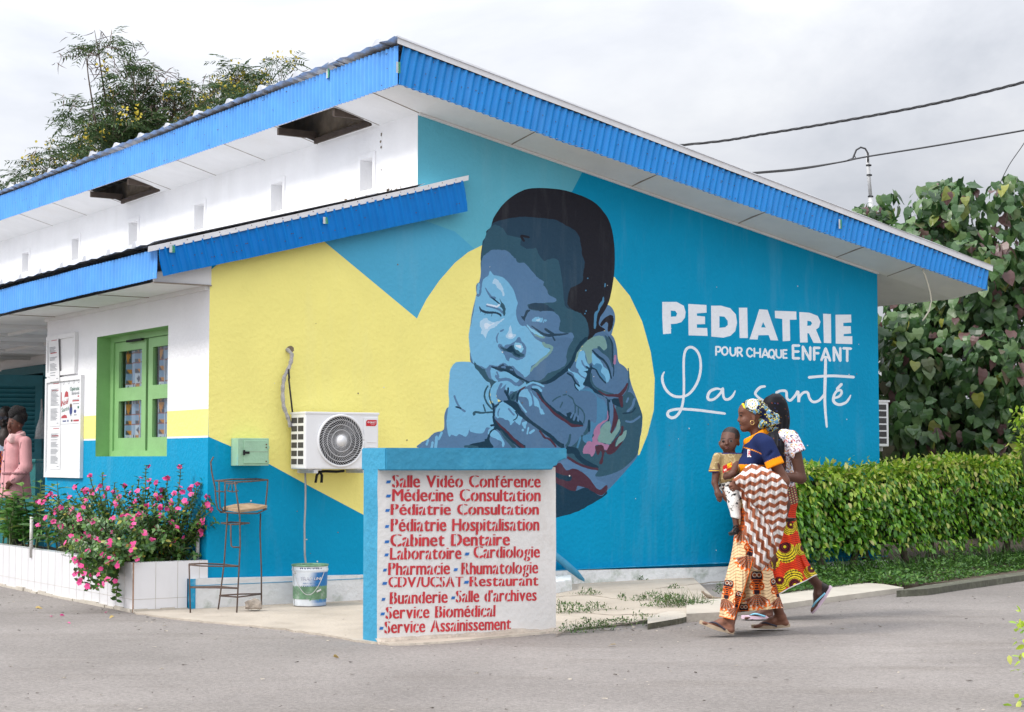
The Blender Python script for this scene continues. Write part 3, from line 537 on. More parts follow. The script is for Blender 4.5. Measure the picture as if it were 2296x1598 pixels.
def leaf(p0, d, wd, z0, z1):
    mb = MB(); nrm = d.cross(ZX)
    def bar(a0, a1, za, zb, t=.022):
        P = [p0 + d * a + nrm * s for a, s in ((a0, -t), (a1, -t), (a1, t), (a0, t))]
        mb.hexa([q + ZX * za for q in P] + [q + ZX * zb for q in P])
    bar(0, .1, z0, z1); bar(wd - .1, wd, z0, z1)
    for za, zb in ((z0, z0 + .16), ((z0 + z1) / 2 - .1, (z0 + z1) / 2 + .06), (z1 - .14, z1)): bar(.1, wd - .1, za, zb)
    for a, b_ in ((z0 + .16, (z0 + z1) / 2 - .1), ((z0 + z1) / 2 + .06, z1 - .14)):
        k = int((b_ - a) / .06)
        for i in range(k):
            z = a + (b_ - a) * (i + .5) / k
            P = [p0 + d * .1 + nrm * -.02 + ZX * (z + .02), p0 + d * (wd - .1) + nrm * -.02 + ZX * (z + .02), p0 + d * (wd - .1) + nrm * .02 + ZX * (z - .03), p0 + d * .1 + nrm * .02 + ZX * (z - .03)]
            mb.hexa(P + [q + ZX * .012 for q in P])
    return mb
leaf(W(UW - .02, 12.42), -VX, .92, .16, 2.46).build('door_leaf', M_TEAL, door)
leaf(W(UW - .05, 10.48), (-UX * .97 + VX * .24).normalized(), .95, .16, 2.46).build('door_leaf', M_TEAL, door)
# ---- unseen side and rear walls, added to block light; then the plinth
mb = MB(); mb.bx(7.80, 7.985, .2, 15, 0, 3.3); mb.build('side_wall', M_WHITE, bld)
mb = MB(); mb.bx(0, 7.99, 14.8, 15, 0, 3.3); mb.build('rear_wall', M_WHITE, bld)
mb = MB()
us = np.linspace(-.17, 8.03, 14)
for i in range(13):
    t0 = .262 - .1 * (us[i] + .17) / 5.9 if us[i] < 5.7 else .163; t1 = .262 - .1 * (us[i + 1] + .17) / 5.9 if us[i + 1] < 5.7 else .163
    mb.hexa([W(us[i], -.075, -.05), W(us[i + 1], -.075, -.05), W(us[i + 1], -.002, -.05), W(us[i], -.002, -.05), W(us[i], -.07, t0), W(us[i + 1], -.07, t1), W(us[i + 1], -.002, t1), W(us[i], -.002, t0)])
pln = mb.build('plinth', M_PLINTH, bld)
mb = MB(); mb.bx(-.178, -.171, -.08, -.003, 0, .262); mb.bx(-.178, -.135, -.0815, -.0765, 0.0, .262); mb.bx(-.178, 8.03, -.074, -.0035, .2, .205)
mb.build('painted_edge', mat('edge_blue', PAL['blue'], .6, 8, .2, damt=.4, dscale=8, dcol=(.6, .6, .6)), pln)

# ------------------------------------------------------------------ corrugated sheets and roofs
def corr(B0, T0, B1, T1, nrm, period=.076, amp=.013, shear=0., prof='sin', wob=.008, seed=1):
    B0, T0, B1, T1 = map(Vector, (B0, T0, B1, T1)); L = (B1 - B0).length; k = int(L / period * 8); V, F = [], []; rg = random.Random(seed)
    rows = 4; jit = {}
    for i in range(k + 1):
        s = i / k * L
        for r in range(rows + 1):
            h = r / rows; hh = (T0 - B0).length; lap = .005 * (int(s / .87 + seed * .3) % 2) + .004 * noise.noise(Vector((int(s / .87), seed, 0))); ss = s + shear * (h - .5) * hh; a = min(max(ss / L, 0), 1)
            ph = 2 * math.pi * s / period; c = math.cos(ph)
            d = amp * c if prof == 'sin' else amp * (max(0, c) ** 3 * 2 - .3)
            p = (B0.lerp(B1, a)).lerp(T0.lerp(T1, a), h) + nrm * (d + lap + wob * noise.noise(Vector((s * 1.3, h * .7, seed))))
            if r == 0: p = p - (T0 - B0).normalized() * .004 * noise.noise(Vector((s * 3, 7, seed)))
            V.append(p)
    for i in range(k):
        for r in range(rows): a = i * (rows + 1) + r; F.append((a, a + rows + 1, a + rows + 2, a + 1))
    return V, F
RB = lambda u: 4.607 + (3.168 - 4.607) * (u - 1.575) / (9.215 - 1.575)
RT = lambda u: 4.965 + (3.40 - 4.965) * (u - 1.575) / (9.215 - 1.575)
UE, VR = 1.575, -.50
roof = thing('main_roof', None, None, W(1.5, -.5, 5)); roof.parent = bld; roof.matrix_parent_inverse = Matrix.Identity(4); roof.location = W(1.5, -.5, 5) - C0
V, F = corr(W(UE, VR, RB(UE)), W(UE, VR, RT(UE)), W(9.215, VR, RB(9.215)), W(9.215, VR, RT(9.215)), -VX, shear=.2, seed=1)
mesh('gable_fascia', V, F, M_BLUE, roof, True)
V, F = corr(W(UE, VR, RB(UE)), W(UE, VR, RT(UE)), W(UE, 15, 4.607 + .16), W(UE, 15, 4.965 + .16), -UX, seed=2)
mesh('eave_fascia', V, [tuple(reversed(f)) for f in F], M_BLUE2, roof, True)
V, F = corr(W(9.2, VR, 3.17), W(9.2, VR, 3.40), W(9.2, 14, 3.17), W(9.2, 14, 3.40), UX, seed=3)
mesh('eave_fascia', V, F, M_BLUE, roof, True)
# roof covering
V, F = [], []; k = 240
for i in range(k + 1):
    v = VR - .04 + (15.4) * i / k; dz = .008 * math.cos(2 * math.pi * i / 4) + .0103 * max(v, 0)
    V += [W(UE - .07, v, RT(UE) + .055 + dz), W(9.30, v, RT(9.30) + .055 + dz)]
for i in range(k): F.append((2 * i, 2 * i + 1, 2 * i + 3, 2 * i + 2))
mesh('roof_sheet', V, F, M_ZINC, roof)
# silver ridge tabs along the high eave, folded verge flashing along the gable
v = -.2; rg = random.Random(9)
while v < 14.5:
    z = RT(UE) + .055 + .0103 * max(v, 0); hgt = .046 * rg.uniform(.7, 1.2); s = rg.uniform(.13, .17); lean = rg.uniform(-.02, .02)
    mb = MB(); mb.add([W(UE - .075, v - s / 2, z - .01), W(UE - .075, v + s / 2, z - .01), W(UE - .07, v + s * .2 + lean, z + hgt), W(UE - .07, v - s * .2 + lean, z + hgt), W(UE + .5, v - s / 2, z - .12), W(UE + .5, v + s / 2, z - .12), W(UE + .5, v + s * .2, z + hgt - .1), W(UE + .5, v - s * .2, z + hgt - .1)],
           [(0, 1, 2, 3), (3, 2, 6, 7), (0, 3, 7, 4), (1, 5, 6, 2)]); v += rg.uniform(.78, .86)
    mb.build('roof_rib', M_ZINC, roof)
V, F = [], []; k = 60
for i in range(k + 1):
    u = UE - .03 + (9.31 - UE) * i / k; wv = .006 * noise.noise(Vector((u * 1.5, 0, 3))); z = RT(u) + .006 + wv
    V += [W(u, VR - .022, z - .006), W(u, VR - .03, z + .062), W(u, VR + .12, z + .064)]
for i in range(k):
    for r in range(2): a = 3 * i + r; F.append((a, a + 3, a + 4, a + 1))
mesh('verge_flashing', V, F, M_FLASH, roof, False)
def zs2(u, v):
    t = (u - UE) / (UW - UE); return (4.619 + .0105 * v) * (1 - t) + (zsof(UW, v) + (.04 * v / VR if v < 0 else 0)) * t
# soffits with two missing boards
lay = [([(UE, VR), (UW, VR), (UW, 0), (UW, 15), (UE, 15), (UE, 0)], 's'), ([(UE + .02, .78), (UW - .06, .78), (UW - .06, 2.0), (UE + .02, 2.0)], None), ([(UE + .02, 6.15), (UW - .06, 6.15), (UW - .06, 7.45), (UE + .02, 7.45)], None)]
P2, F2, K2 = planar(lay)
mesh('soffit', [W(u, v, zs2(u, v)) for u, v in P2], [tuple(reversed(f)) for f in F2], M_SOFF, roof)
mesh('soffit', [W(UW, VR, RB(UW) + .012), W(9.2, VR, RB(9.2) + .012), W(9.2, 0, zsof(9.2, 0) - .0), W(UW, 0, zsof(UW, 0) - .0)], [(3, 2, 1, 0)], M_SOFF, roof)
mesh('soffit', [W(7.99, 0, zsof(7.99, 0)), W(9.2, 0, zsof(9.2, 0)), W(9.2, 14, zsof(9.2, 0)), W(7.99, 14, zsof(7.99, 0))], [(3, 2, 1, 0)], M_SOFF, roof)
mb = MB(); rg = random.Random(2)
for v in (-.02, .74, 2.04, 3.3, 4.6, 5.95, 7.5, 8.9, 10.3): mb.hexa([W(a, b_, zs2(a, max(b_, 0)) + c) for c in (-.004, .01) for a, b_ in ((UE, v), (UW, v), (UW, v + .008), (UE, v + .008))])
for u in (3.05, 4.5, 5.9, 7.3, 8.1): mb.hexa([W(a, b_, (RB(a) + .012 if b_ else zsof(a, 0)) + c) for c in (-.004, .01) for a, b_ in ((u, VR), (u + .008, VR), (u + .048, 0), (u + .04, 0))])
mb.build('seam', M_LINE, roof)
mb = MB()                                            # cover strip along wall and soffit
mb.hexa([W(UW, -.03, zsof(UW, 0) - .02), W(7.99, -.03, zsof(7.99, 0) - .02), W(7.99, -.001, zsof(7.99, 0) - .02), W(UW, -.001, zsof(UW, 0) - .02), W(UW, -.03, zsof(UW, 0) + .0), W(7.99, -.03, zsof(7.99, 0)), W(7.99, -.001, zsof(7.99, 0)), W(UW, -.001, zsof(UW, 0))])
mb.build('cover_strip', M_SOFF, roof)
for v in (.79, 2.0, 6.15, 7.45): mb = MB(); mb.bx(UE + .02, UW - .05, v - .02, v + .02, zsof(1.8, v) - .01, zsof(1.8, v) + .06); mb.build('batten', M_TIMBER, roof)
for a, b_ in ((.8, 1.98), (6.17, 7.43)): mb = MB(); mb.bx(UW - .075, UW - .05, a, b_, zsof(UW, a) - .004, zsof(UW, a) + .05); mb.build('batten', M_TIMBER, roof)
mb = MB()
for i in range(150):
    u = rg.uniform(1.7, 9.1); t = rg.choice((.12, .5, .55, .88)); mb.disc(W(u, VR - .009, RB(u) + (RT(u) - RB(u)) * t), -VX, .0045, .004, 6)
for i in range(110):
    v = rg.uniform(-.4, 11); t = rg.choice((.12, .5, .88)); mb.disc(W(UE - .009, v, 4.607 + .0103 * max(v, 0) + .36 * t), -UX, .0045, .004, 6)
mb.build('screw', M_SCREW, roof)
STICK = []
def sticker(parent, px, py, plane, wd, ht):
    p = hit(px, py, *plane); a, b = plane[1].cross(ZX).normalized(), ZX
    if a.dot(UX + VX * -.3) < 0: a = -a
    q = p - plane[1] * .001; STICK.append((parent, q, a, b, wd, ht))
for x, y in ((893, 152), (1884, 503)): sticker(roof, x, y, (W(0, VR - .022), VX), .045, .10)
sticker(roof, 735, 165, (W(UE - .022, 0), UX), .06, .09)
# ---- lean-to roof over the left side
VL, UL = -.12, -.518
LBt = lambda u: 2.79 + (3.585 - 2.79) * (u - UL) / (2.52 - UL)
LTp = lambda u: 3.035 + (3.885 - 3.035) * (u - UL) / (2.52 - UL)
lean = thing('lean_to_roof', None, None, W(UL, VL, 3)); lean.parent = bld; lean.location = W(UL, VL, 3) - C0
V, F = corr(W(UL, VL, LBt(UL)), W(UL, VL, LTp(UL)), W(2.52, VL, LBt(2.52)), W(2.52, VL, LTp(2.52)), -VX, period=.0865, amp=.016, shear=-.27, prof='rib', seed=5, wob=.008)
mesh('gable_fascia', V, F, M_BLUE3, lean, True)
V, F = corr(W(UL, VL, 2.785), W(UL, VL, 3.035), W(UL, 15, 2.80), W(UL, 15, 3.05), -UX, period=.076, amp=.010, seed=6, wob=.010)
mesh('eave_fascia', V, [tuple(reversed(f)) for f in F], M_BLUE2, lean, True)
V, F = [], []; k = 200
for i in range(k + 1):
    v = VL - .02 + 15 * i / k; dz = .007 * math.cos(2 * math.pi * i / 4)
    V += [W(UL - .05, v, LTp(UL) + .045 + dz), W(UW, v, LTp(UW) + .045 + dz)]
for i in range(k): F.append((2 * i, 2 * i + 1, 2 * i + 3, 2 * i + 2))
mesh('roof_sheet', V, F, M_ZINC, lean)
V, F = [], []; k = 46
for i in range(k + 1):
    u = UL - .10 + (2.535 - UL + .10) * i / k; wv = .007 * noise.noise(Vector((u * 1.8, 5, 3))); z = LTp(u) + wv
    V += [W(u, VL - .016, z - .012), W(u, VL - .022, z + .034), W(u, VL + .2, z + .038 + wv)]
for i in range(k):
    for r in range(2): a = 3 * i + r; F.append((a, a + 3, a + 4, a + 1))
mesh('verge_flashing', V, F, M_FLASH, lean)
v = .3
while v < 14.5:
    z = LTp(UL) + .045; mb = MB(); mb.add([W(UL - .055, v - .06, z), W(UL - .055, v + .06, z), W(UL - .052, v + .03, z + .05), W(UL - .052, v - .03, z + .05), W(UL + .5, v - .06, z + .13), W(UL + .5, v + .06, z + .13), W(UL + .5, v + .03, z + .18), W(UL + .5, v - .03, z + .18)], [(0, 1, 2, 3), (3, 2, 6, 7), (0, 3, 7, 4), (1, 5, 6, 2)]); v += .62
    mb.build('roof_rib', M_ZINC, lean)
for x, y in ((386, 559), (730, 495)): sticker(lean, x, y, (W(0, VL - .024), VX), .05, .06)
# porch ceiling and the boxed end
mesh('ceiling', [W(UL, .005, 2.758), W(UW, .005, 2.758), W(UW, 15, 2.758), W(UL, 15, 2.758)], [(3, 2, 1, 0)], M_SOFF, lean)
mesh('end_board', [W(UL, -.004, 2.758), W(.012, -.004, 2.758), W(.012, -.004, 2.95), W(UL, -.004, 2.84)], [(0, 1, 2, 3)], M_SOFF, lean)
mb = MB()
mb.bx(UL, .012, -.02, -.006, 2.752, 2.764)
for v in (1.3, 2.6, 3.9): mb.bx(UL, 0, v, v + .012, 2.752, 2.759)
mb.build('seam', M_LINE, lean)
mb = MB(); mb.bx(-.035, -.001, .02, 4.25, 2.722, 2.757)
for v in (5.2, 6.6, 8.0, 9.6, 11.2, 12.8): mb.bx(UL, UW, v, v + .07, 2.715, 2.757)
for u in (.3, 1.2): mb.bx(u, u + .06, 4.3, 15, 2.725, 2.7575)
mb.build('cover_strip', M_SOFF, lean)
mb = MB()
for i in range(60):
    u = rg.uniform(UL + .1, 2.45); t = rg.choice((.3, .5, .8)); mb.disc(W(u, VL - .01, LBt(u) + (LTp(u) - LBt(u)) * t), -VX, .0045, .004, 6)
for i in range(20): u = UL + .1 + i * .148; mb.disc(W(u, VL - .021, LTp(u) + .02), -VX, .004, .003, 6)
mb.build('screw', M_SCREW, lean)

# ------------------------------------------------------------------ ground, apron, kerbs
M_ROAD = mat('asphalt', (.214, .192, .176), .93, .55, .16, bump=.45, bscale=130, col2=(.275, .250, .233), damt=.55, dscale=1.1, dcol=(.165, .143, .124), streak=(.4, 1.5, 1), spec=.2)
_nt = M_ROAD.node_tree; _bs = _nt.nodes['Principled BSDF']; _src = _bs.inputs['Base Color'].links[0].from_socket          # light and dark aggregate
_tc = N(_nt, 'ShaderNodeTexCoord'); _v = N(_nt, 'ShaderNodeTexVoronoi'); _v.inputs['Scale'].default_value = 75; _nt.links.new(_tc.outputs['Object'], _v.inputs['Vector'])
_sx = N(_nt, 'ShaderNodeSeparateColor'); _nt.links.new(_v.outputs['Color'], _sx.inputs[0]); _mr = N(_nt, 'ShaderNodeMapRange'); _mr.inputs[3].default_value = .82; _mr.inputs[4].default_value = 1.16; _nt.links.new(_sx.outputs[0], _mr.inputs[0])
_s = N(_nt, 'ShaderNodeVectorMath', operation='SCALE'); _nt.links.new(_src, _s.inputs[0]); _nt.links.new(_mr.outputs[0], _s.inputs['Scale']); _nt.links.new(_s.outputs[0], _bs.inputs['Base Color'])
M_CONC = mat('worn_concrete', (.40, .345, .28), .93, 1.6, .14, bump=.5, bscale=30, col2=(.48, .42, .35), damt=.45, dscale=2.3, dcol=(.24, .205, .165))
M_CONC2 = mat('pale_concrete', (.50, .455, .385), .93, 2.5, .12, bump=.4, bscale=30, damt=.35, dscale=3, dcol=(.30, .26, .21))
M_MOSS = mat('mossy_kerb', (.15, .14, .115), .95, 9, .35, bump=.8, bscale=24, col2=(.06, .07, .035), damt=.5, dscale=9, dcol=(.28, .26, .22))
M_SOIL = mat('soil', (.085, .062, .042), .97, 5, .3, bump=.8, bscale=30)
G = 400
setp(mesh('ground', [(-G, -60, -.012), (G, -60, -.012), (G, 900, -.012), (-G, 900, -.012)], [(0, 1, 2, 3)], M_SOIL), kind='structure')
n_ = 60; xs = np.linspace(-14, 14, n_); ys = np.linspace(.5, 24, n_)
V = [(x, y, .008 * noise.noise(Vector((x * .35, y * .35, 0)))) for y in ys for x in xs]
F = [(j * n_ + i, j * n_ + i + 1, (j + 1) * n_ + i + 1, (j + 1) * n_ + i) for j in range(n_ - 1) for i in range(n_ - 1)]
setp(mesh('road', V, F, M_ROAD, smooth=True), kind='structure')
def zap(p):                                          # height of the concrete apron
    d = (p - C0); u = d.dot(UX); t = min(max((u - 1.2) / 3.2, 0), 1); return .012 + .058 * t * t * (3 - 2 * t)
edge = [(300, 1371), (360, 1380), (430, 1388), (520, 1396), (640, 1408), (740, 1422), (818, 1436), (900, 1441), (1000, 1436), (1120, 1424), (1247, 1413), (1330, 1404), (1420, 1396), (1500, 1387), (1560, 1381), (1620, 1372)]
edge = [tuple(q) for q in spline(edge, 6, False)]; E_ = [ong(x + 2 * noise.noise(Vector((x * .05, 1, 0))), y + 2.2 * noise.noise(Vector((x * .06, 5, 0))) + .8 * noise.noise(Vector((x * .3, 5, 0))), .02) for x, y in edge]; NE = len(E_)
rgE = random.Random(5); inner = [W(u, -.03, 0) for u in np.linspace(-.66, 5.3, NE)]
V, F = [], []; rows = 10
for i in range(NE):
    for r in range(rows + 1):
        p = E_[i].lerp(inner[i], r / rows); V.append((p.x, p.y, zap(p) + .004 * noise.noise(Vector((p.x * 1.7, p.y * 1.7, 2)))))
b = len(V)
for p in E_: V.append((p.x + .01, p.y - .01, -.02))
for i in range(NE - 1):
    for r in range(rows): a = i * (rows + 1) + r; F.append((a, a + rows + 1, a + rows + 2, a + 1))
    F.append((i * (rows + 1), b + i, b + i + 1, (i + 1) * (rows + 1)))
mi = [1 if len(f) == 4 and (f[1] >= b) and f[0] // (rows + 1) >= 62 else 0 for f in F]
setp(mesh('concrete_apron', V, F, [M_CONC, M_MOSS], mi=mi), kind='structure')
# slab right of the walkers and the low mossy kerb of the hedge bed
def slab(name, px, z, m, drop=.06, mside=None):
    P = [ong(x, y, z) for x, y in px]; n = len(P); V = [(p.x, p.y, z) for p in P] + [(p.x, p.y, z - drop) for p in P]
    F = [tuple(range(n))] + [(i, n + i, n + (i + 1) % n, (i + 1) % n) for i in range(n)]
    return mesh(name, V, F, [m, mside or m], mi=[0] + [1] * n)
setp(slab('concrete_apron', [(1600, 1377), (1700, 1362), (1850, 1341), (2026, 1318), (1975, 1309), (1880, 1306), (1790, 1318), (1700, 1330), (1570, 1345), (1540, 1352)], .05, M_CONC2, .1), kind='structure')
setp(slab('kerb', [(1452, 1399), (1530, 1386), (1552, 1379), (1545, 1371), (1500, 1371), (1452, 1383)], .045, M_CONC2, .08, M_MOSS), kind='structure')
setp(slab('kerb', [(1539, 1377), (1640, 1372), (1640, 1345), (1560, 1345), (1539, 1355)], .068, M_CONC2, .1), kind='structure')
setp(slab('hedge_bed', [(1700, 1334), (1745, 1331), (1880, 1312), (1952, 1305), (2030, 1313), (2160, 1302), (2420, 1272), (2500, 1200), (1990, 1200), (1700, 1300)], .055, M_SOIL, .08), kind='structure')
setp(slab('kerb', [(2010, 1325), (2080, 1321), (2160, 1309), (2296, 1290), (2420, 1272), (2418, 1266), (2296, 1282), (2155, 1302), (2070, 1314)], .062, M_MOSS, .10), kind='structure')
# cracks across the slab
mb = MB(); 
for s in ('1245,1360 1330,1371 1450,1374 1540,1372', '1245,1338 1320,1336 1400,1346 1520,1350', '1470,1326 1540,1317 1640,1306', '1247,1412 1300,1398 1390,1392 1450,1384', '880,1332 990,1345 1100,1338'):
    Q = [tuple(map(float, a.split(','))) for a in s.split()]; Q = spline(Q, 6, False); L_ = []
    for q in Q:
        p = ong(q[0] + rg.uniform(-1.5, 1.5), q[1] + rg.uniform(-1, 1), .05); L_.append(Vector((p.x, p.y, zap(p) + .003)))
    mb.tube([q - ZX * .004 for q in L_], .0055, 5)
setp(mb.build('crack_line', M_LINE), kind='structure')
# ------------------------------------------------------------------ lettering helper: built-in font turned into flat meshes
_TX = {}
def glyph(ch, bold=0.):
    k = (ch, bold)
    if k not in _TX:
        cu = bpy.data.curves.new('t', 'FONT'); cu.body = ch; cu.size = 1; cu.offset = bold; cu.resolution_u = 3
        o = bpy.data.objects.new('t', cu); COL.objects.link(o); dg = bpy.context.evaluated_depsgraph_get(); dg.update()
        me = o.evaluated_get(dg).to_mesh(); V = [(v.co.x, v.co.y) for v in me.vertices]; F = [tuple(p.vertices) for p in me.polygons]
        o.evaluated_get(dg).to_mesh_clear(); bpy.data.objects.remove(o); bpy.data.curves.remove(cu); _TX[k] = (V, F)
    return _TX[k]
def text_on(mb, s, x0, x1, cap, place, m=0, bold=.0, gap=.06, cut=None, space=.36, slant=0, warp=0):
    """lay out s between x0 and x1 with capital height cap; place(x, y, lift) -> world point"""
    items, x = [], 0.
    for ch in s:
        if ch == ' ': x += space; continue
        V, F = glyph(ch, bold)
        if not V: continue
        a = min(p[0] for p in V); b = max(p[0] for p in V); items.append((ch, V, F, x - a, x, x + b - a)); x += b - a + gap
    wy = (lambda y: y if not warp or y <= 0 else y * 1.2 if y < .55 else .66 + (y - .55) * .5) 
    tot = x - gap; sx = (x1 - x0) / tot; sy = cap / .70
    for ch, V, F, off, a, b in items:
        for sh_, lf in (((-.032, 0), (0, .2), (.032, .4)) if warp else ((0, 0),)): mb.add([place(x0 + (vx + off + sh_) * sx + slant * vy * sy, wy(vy) * sy, lf) for vx, vy in V], F, m)
        if cut is not None and ch in 'aodbpgcCDPRBSOqA':
            c = (a + b) / 2 + (.08 if ch in 'eéC' else -.02) * (b - a); ys = [p[1] for p in V]; lo, hi = min(ys), max(ys); lo = max(lo, -.02) if ch != 'g' else lo
            if ch in 'éé': hi = .54
            hi, lo = wy(hi), wy(lo)
            t = .028; d = .07 if ch in 'aeéogc' else .0
            mb.add([place(x0 + (c - t - d) * sx, (lo - .01) * sy, 1), place(x0 + (c + t - d) * sx, (lo - .01) * sy, 1), place(x0 + (c + t + d) * sx, (hi + .01) * sy, 1), place(x0 + (c - t + d) * sx, (hi + .01) * sy, 1)], [(0, 1, 2, 3)], cut)
_m = [mat('sticker_silver', (.55, .58, .60), .4, 20, .15), mat('sticker_green', (.04, .30, .17), .5, 20, .1), mat('sticker_black', (.02, .02, .025), .5, 20, .1)]
for pa, q, a, b, wd, ht in STICK:
    mb = MB(); F = lambda x, y: q + a * (x - .5) * wd + b * (y - .5) * ht
    mb.add([F(0, 0), F(.45, 0), F(.45, 1), F(0, 1)], [(0, 1, 2, 3)], 0); mb.add([F(.45, 0), F(1, 0), F(1, 1), F(.45, 1)], [(0, 1, 2, 3)], 1)
    nn = a.cross(b).normalized(); nn = nn if nn.y < 0 else -nn
    text_on(mb, 'HEAVY', .05, .95, .12, lambda x, y, l: F(.60 - y * 1.0, x) + nn * .001, 0); text_on(mb, 'DUTY', .05, .8, .13, lambda x, y, l: F(.88 - y, x) + nn * .001, 2)
    mb.build('sticker', _m, pa)
# ------------------------------------------------------------------ direction sign: low wall with a blue cap
M_SIGNW = mat('sign_plaster', (.76, .74, .715), .8, 2.5, .05, bump=.3, bscale=26, damt=.35, dscale=2.2, dcol=(.50, .45, .385), streak=(2.5, 2.5, 1.2))
M_SIGNB = mat('sign_blue', (.03, .27, .44), .65, 3, .12, bump=.45, bscale=24, damt=.35, dscale=5, dcol=(.10, .44, .60))
M_RED = mat('stencil_red', (.58, .035, .045), .7, 14, .18, damt=.25, dscale=12, dcol=(.62, .14, .14)); M_DASH = mat('stencil_blue', (.02, .16, .50), .7, 14, .2)
S0 = Vector((-.929, 12.08, 0)); sgn = thing('sign_wall', 'low white wall listing the hospital services in red under a blue cap', 'sign', S0)
def S(s, t, z): return S0 + UX * s + VX * t + ZX * z
def ons(px, py): p = hit(px, py, S0, VX); return ((p - S0).dot(UX), p.z)
ns = 22; V, F, MI = [], [], []
for j in range(9):
    for i in range(ns + 1):
        s = 1.503 * i / ns; z = -.03 + 1.24 * j / 8; V.append(S(s + (.006 * noise.noise(Vector((z * 6, i, 1))) if i in (0, ns) else 0), .004 * noise.noise(Vector((s * 2, z * 2, 1))) if 0 < i < ns else .003, z))
for j in range(8):
    for i in range(ns): a = j * (ns + 1) + i; F.append((a, a + 1, a + ns + 2, a + ns + 1)); MI.append(0)
b = len(V)
for j in range(9):
    z = -.03 + 1.24 * j / 8; V += [S(0, .205, z), S(1.503, .205, z)]
for j in range(8):
    F += [(b + 2 * j, j * (ns + 1), (j + 1) * (ns + 1), b + 2 * j + 2), (j * (ns + 1) + ns, b + 2 * j + 1, b + 2 * j + 3, (j + 1) * (ns + 1) + ns), (b + 2 * j + 1, b + 2 * j, b + 2 * j + 2, b + 2 * j + 3)]; MI += [1, 0, 0]
mesh('panel', V, F, [M_SIGNW, M_SIGNB], sgn, mi=MI)
cp = [(-.0, 1.192), (.5, 1.19), (1.0, 1.191), (1.395, 1.192), (1.41, 1.215), (1.44, 1.225), (1.452, 1.25), (1.50, 1.268), (1.528, 1.272), (1.53, 1.35), (.9, 1.349), (0, 1.347)]
n = len(cp); V = [S(s, -.106, z) for s, z in cp] + [S(s, .24, z) for s, z in cp]; F = [tuple(range(n)), tuple(range(2 * n - 1, n - 1, -1))] + [((i + 1) % n, i, n + i, n + (i + 1) % n) for i in range(n)]
cap = mesh('cap', V, F, M_SIGNB, sgn)
bm = bmesh.new(); bm.from_mesh(cap.data); bmesh.ops.bevel(bm, geom=[e for e in bm.edges if e.calc_face_angle(0) > 1.2], offset=.007, segments=2, affect='EDGES'); bm.to_mesh(cap.data); bm.free()
V, F = [], []
for i in range(61):
    q = i / 60 * 1.53 - .015; d = -.05 - .028 * noise.noise(Vector((q * 5, 1, 0))) - .012 * noise.noise(Vector((q * 22, 1, 0))); h = .035 + .02 * noise.noise(Vector((q * 4, 7, 0))) + .012 * noise.noise(Vector((q * 17, 3, 0))); V += [S(q, d, -.01), S(q, d + .018, h * .55), S(q, -.006, h), S(q, .01, h)]
for i in range(60):
    for r in range(3): a = 4 * i + r; F.append((a, a + 4, a + 5, a + 1))
mb = MB(); mb.add(V, F)
mb.build('footing', mat('footing_mortar', (.47, .40, .33), .95, 7, .2, bump=.8, bscale=30), sgn)
def z5(x, y): return (784.76 + x * .33326, 952.9 + y * .33326)
rows = [[('Salle Vidéo Conférence', 285, 1278, 422, 422, 74)], [('Médecine Consultation', 285, 1278, 515, 515, 74)], [('Pédiatrie Consultation', 275, 1266, 607, 605, 66)], [('Pédiatrie Hospitalisation', 275, 1269, 718, 712, 76)], [('Cabinet Dentaire', 272, 1071, 820, 812, 74)],
        [('Laboratoire', 270, 745, 908, 903, 72), ('Cardiologie', 832, 1273, 897, 893, 70)], [('Pharmacie', 258, 668, 1012, 1006, 74), ('Rhumatologie', 750, 1261, 1008, 1000, 72)], [('CDV/UCSAT', 258, 757, 1094, 1090, 62), ('Restaurant', 805, 1262, 1088, 1082, 60)],
        [('Buanderie', 268, 652, 1207, 1198, 72), ("Salle d'archives", 712, 1251, 1195, 1184, 70)], [('Service Biomédical', 240, 973, 1306, 1290, 72)], [('Service Assainissement', 232, 1079, 1404, 1378, 72)]]
for row in rows:
    mb = MB()
    for s, xa, xb, ya, yb_, ch in row:
        a = Vector(ons(*z5(xa, ya))); b_ = Vector(ons(*z5(xb, yb_))); c = Vector(ons(*z5(xa, ya - ch))); d = (b_ - a); L = d.length; d.normalize(); up = Vector((-d.y, d.x))
        text_on(mb, s, 0, L, (c - a).length * 1.06, lambda x, y, l, a=a, d=d, up=up: (lambda q: S(q.x, -.0035 - .0015 * l, q.y))(a + d * x + up * y), 0, bold=0, gap=.10, cut=1, warp=1)
    mb.build('lettering', [M_RED, M_SIGNW], sgn)
mb = MB()
for xa, xb, y in ((241, 275, 385), (240, 275, 480), (235, 268, 577), (233, 263, 685), (230, 265, 788), (230, 260, 876), (770, 803, 870), (220, 248, 978), (695, 725, 975), (215, 250, 1068), (765, 800, 1060), (210, 238, 1175), (678, 708, 1165), (203, 235, 1273), (195, 225, 1370)):
    Q = [ons(*z5(xa, y + 10)), ons(*z5(xb - 6, y + 9)), ons(*z5(xb, y - 10)), ons(*z5(xa + 6, y - 9))]; mb.add([S(q[0], -.0036, q[1]) for q in Q], [(0, 1, 2, 3)])
mb.build('dash_marking', M_DASH, sgn)

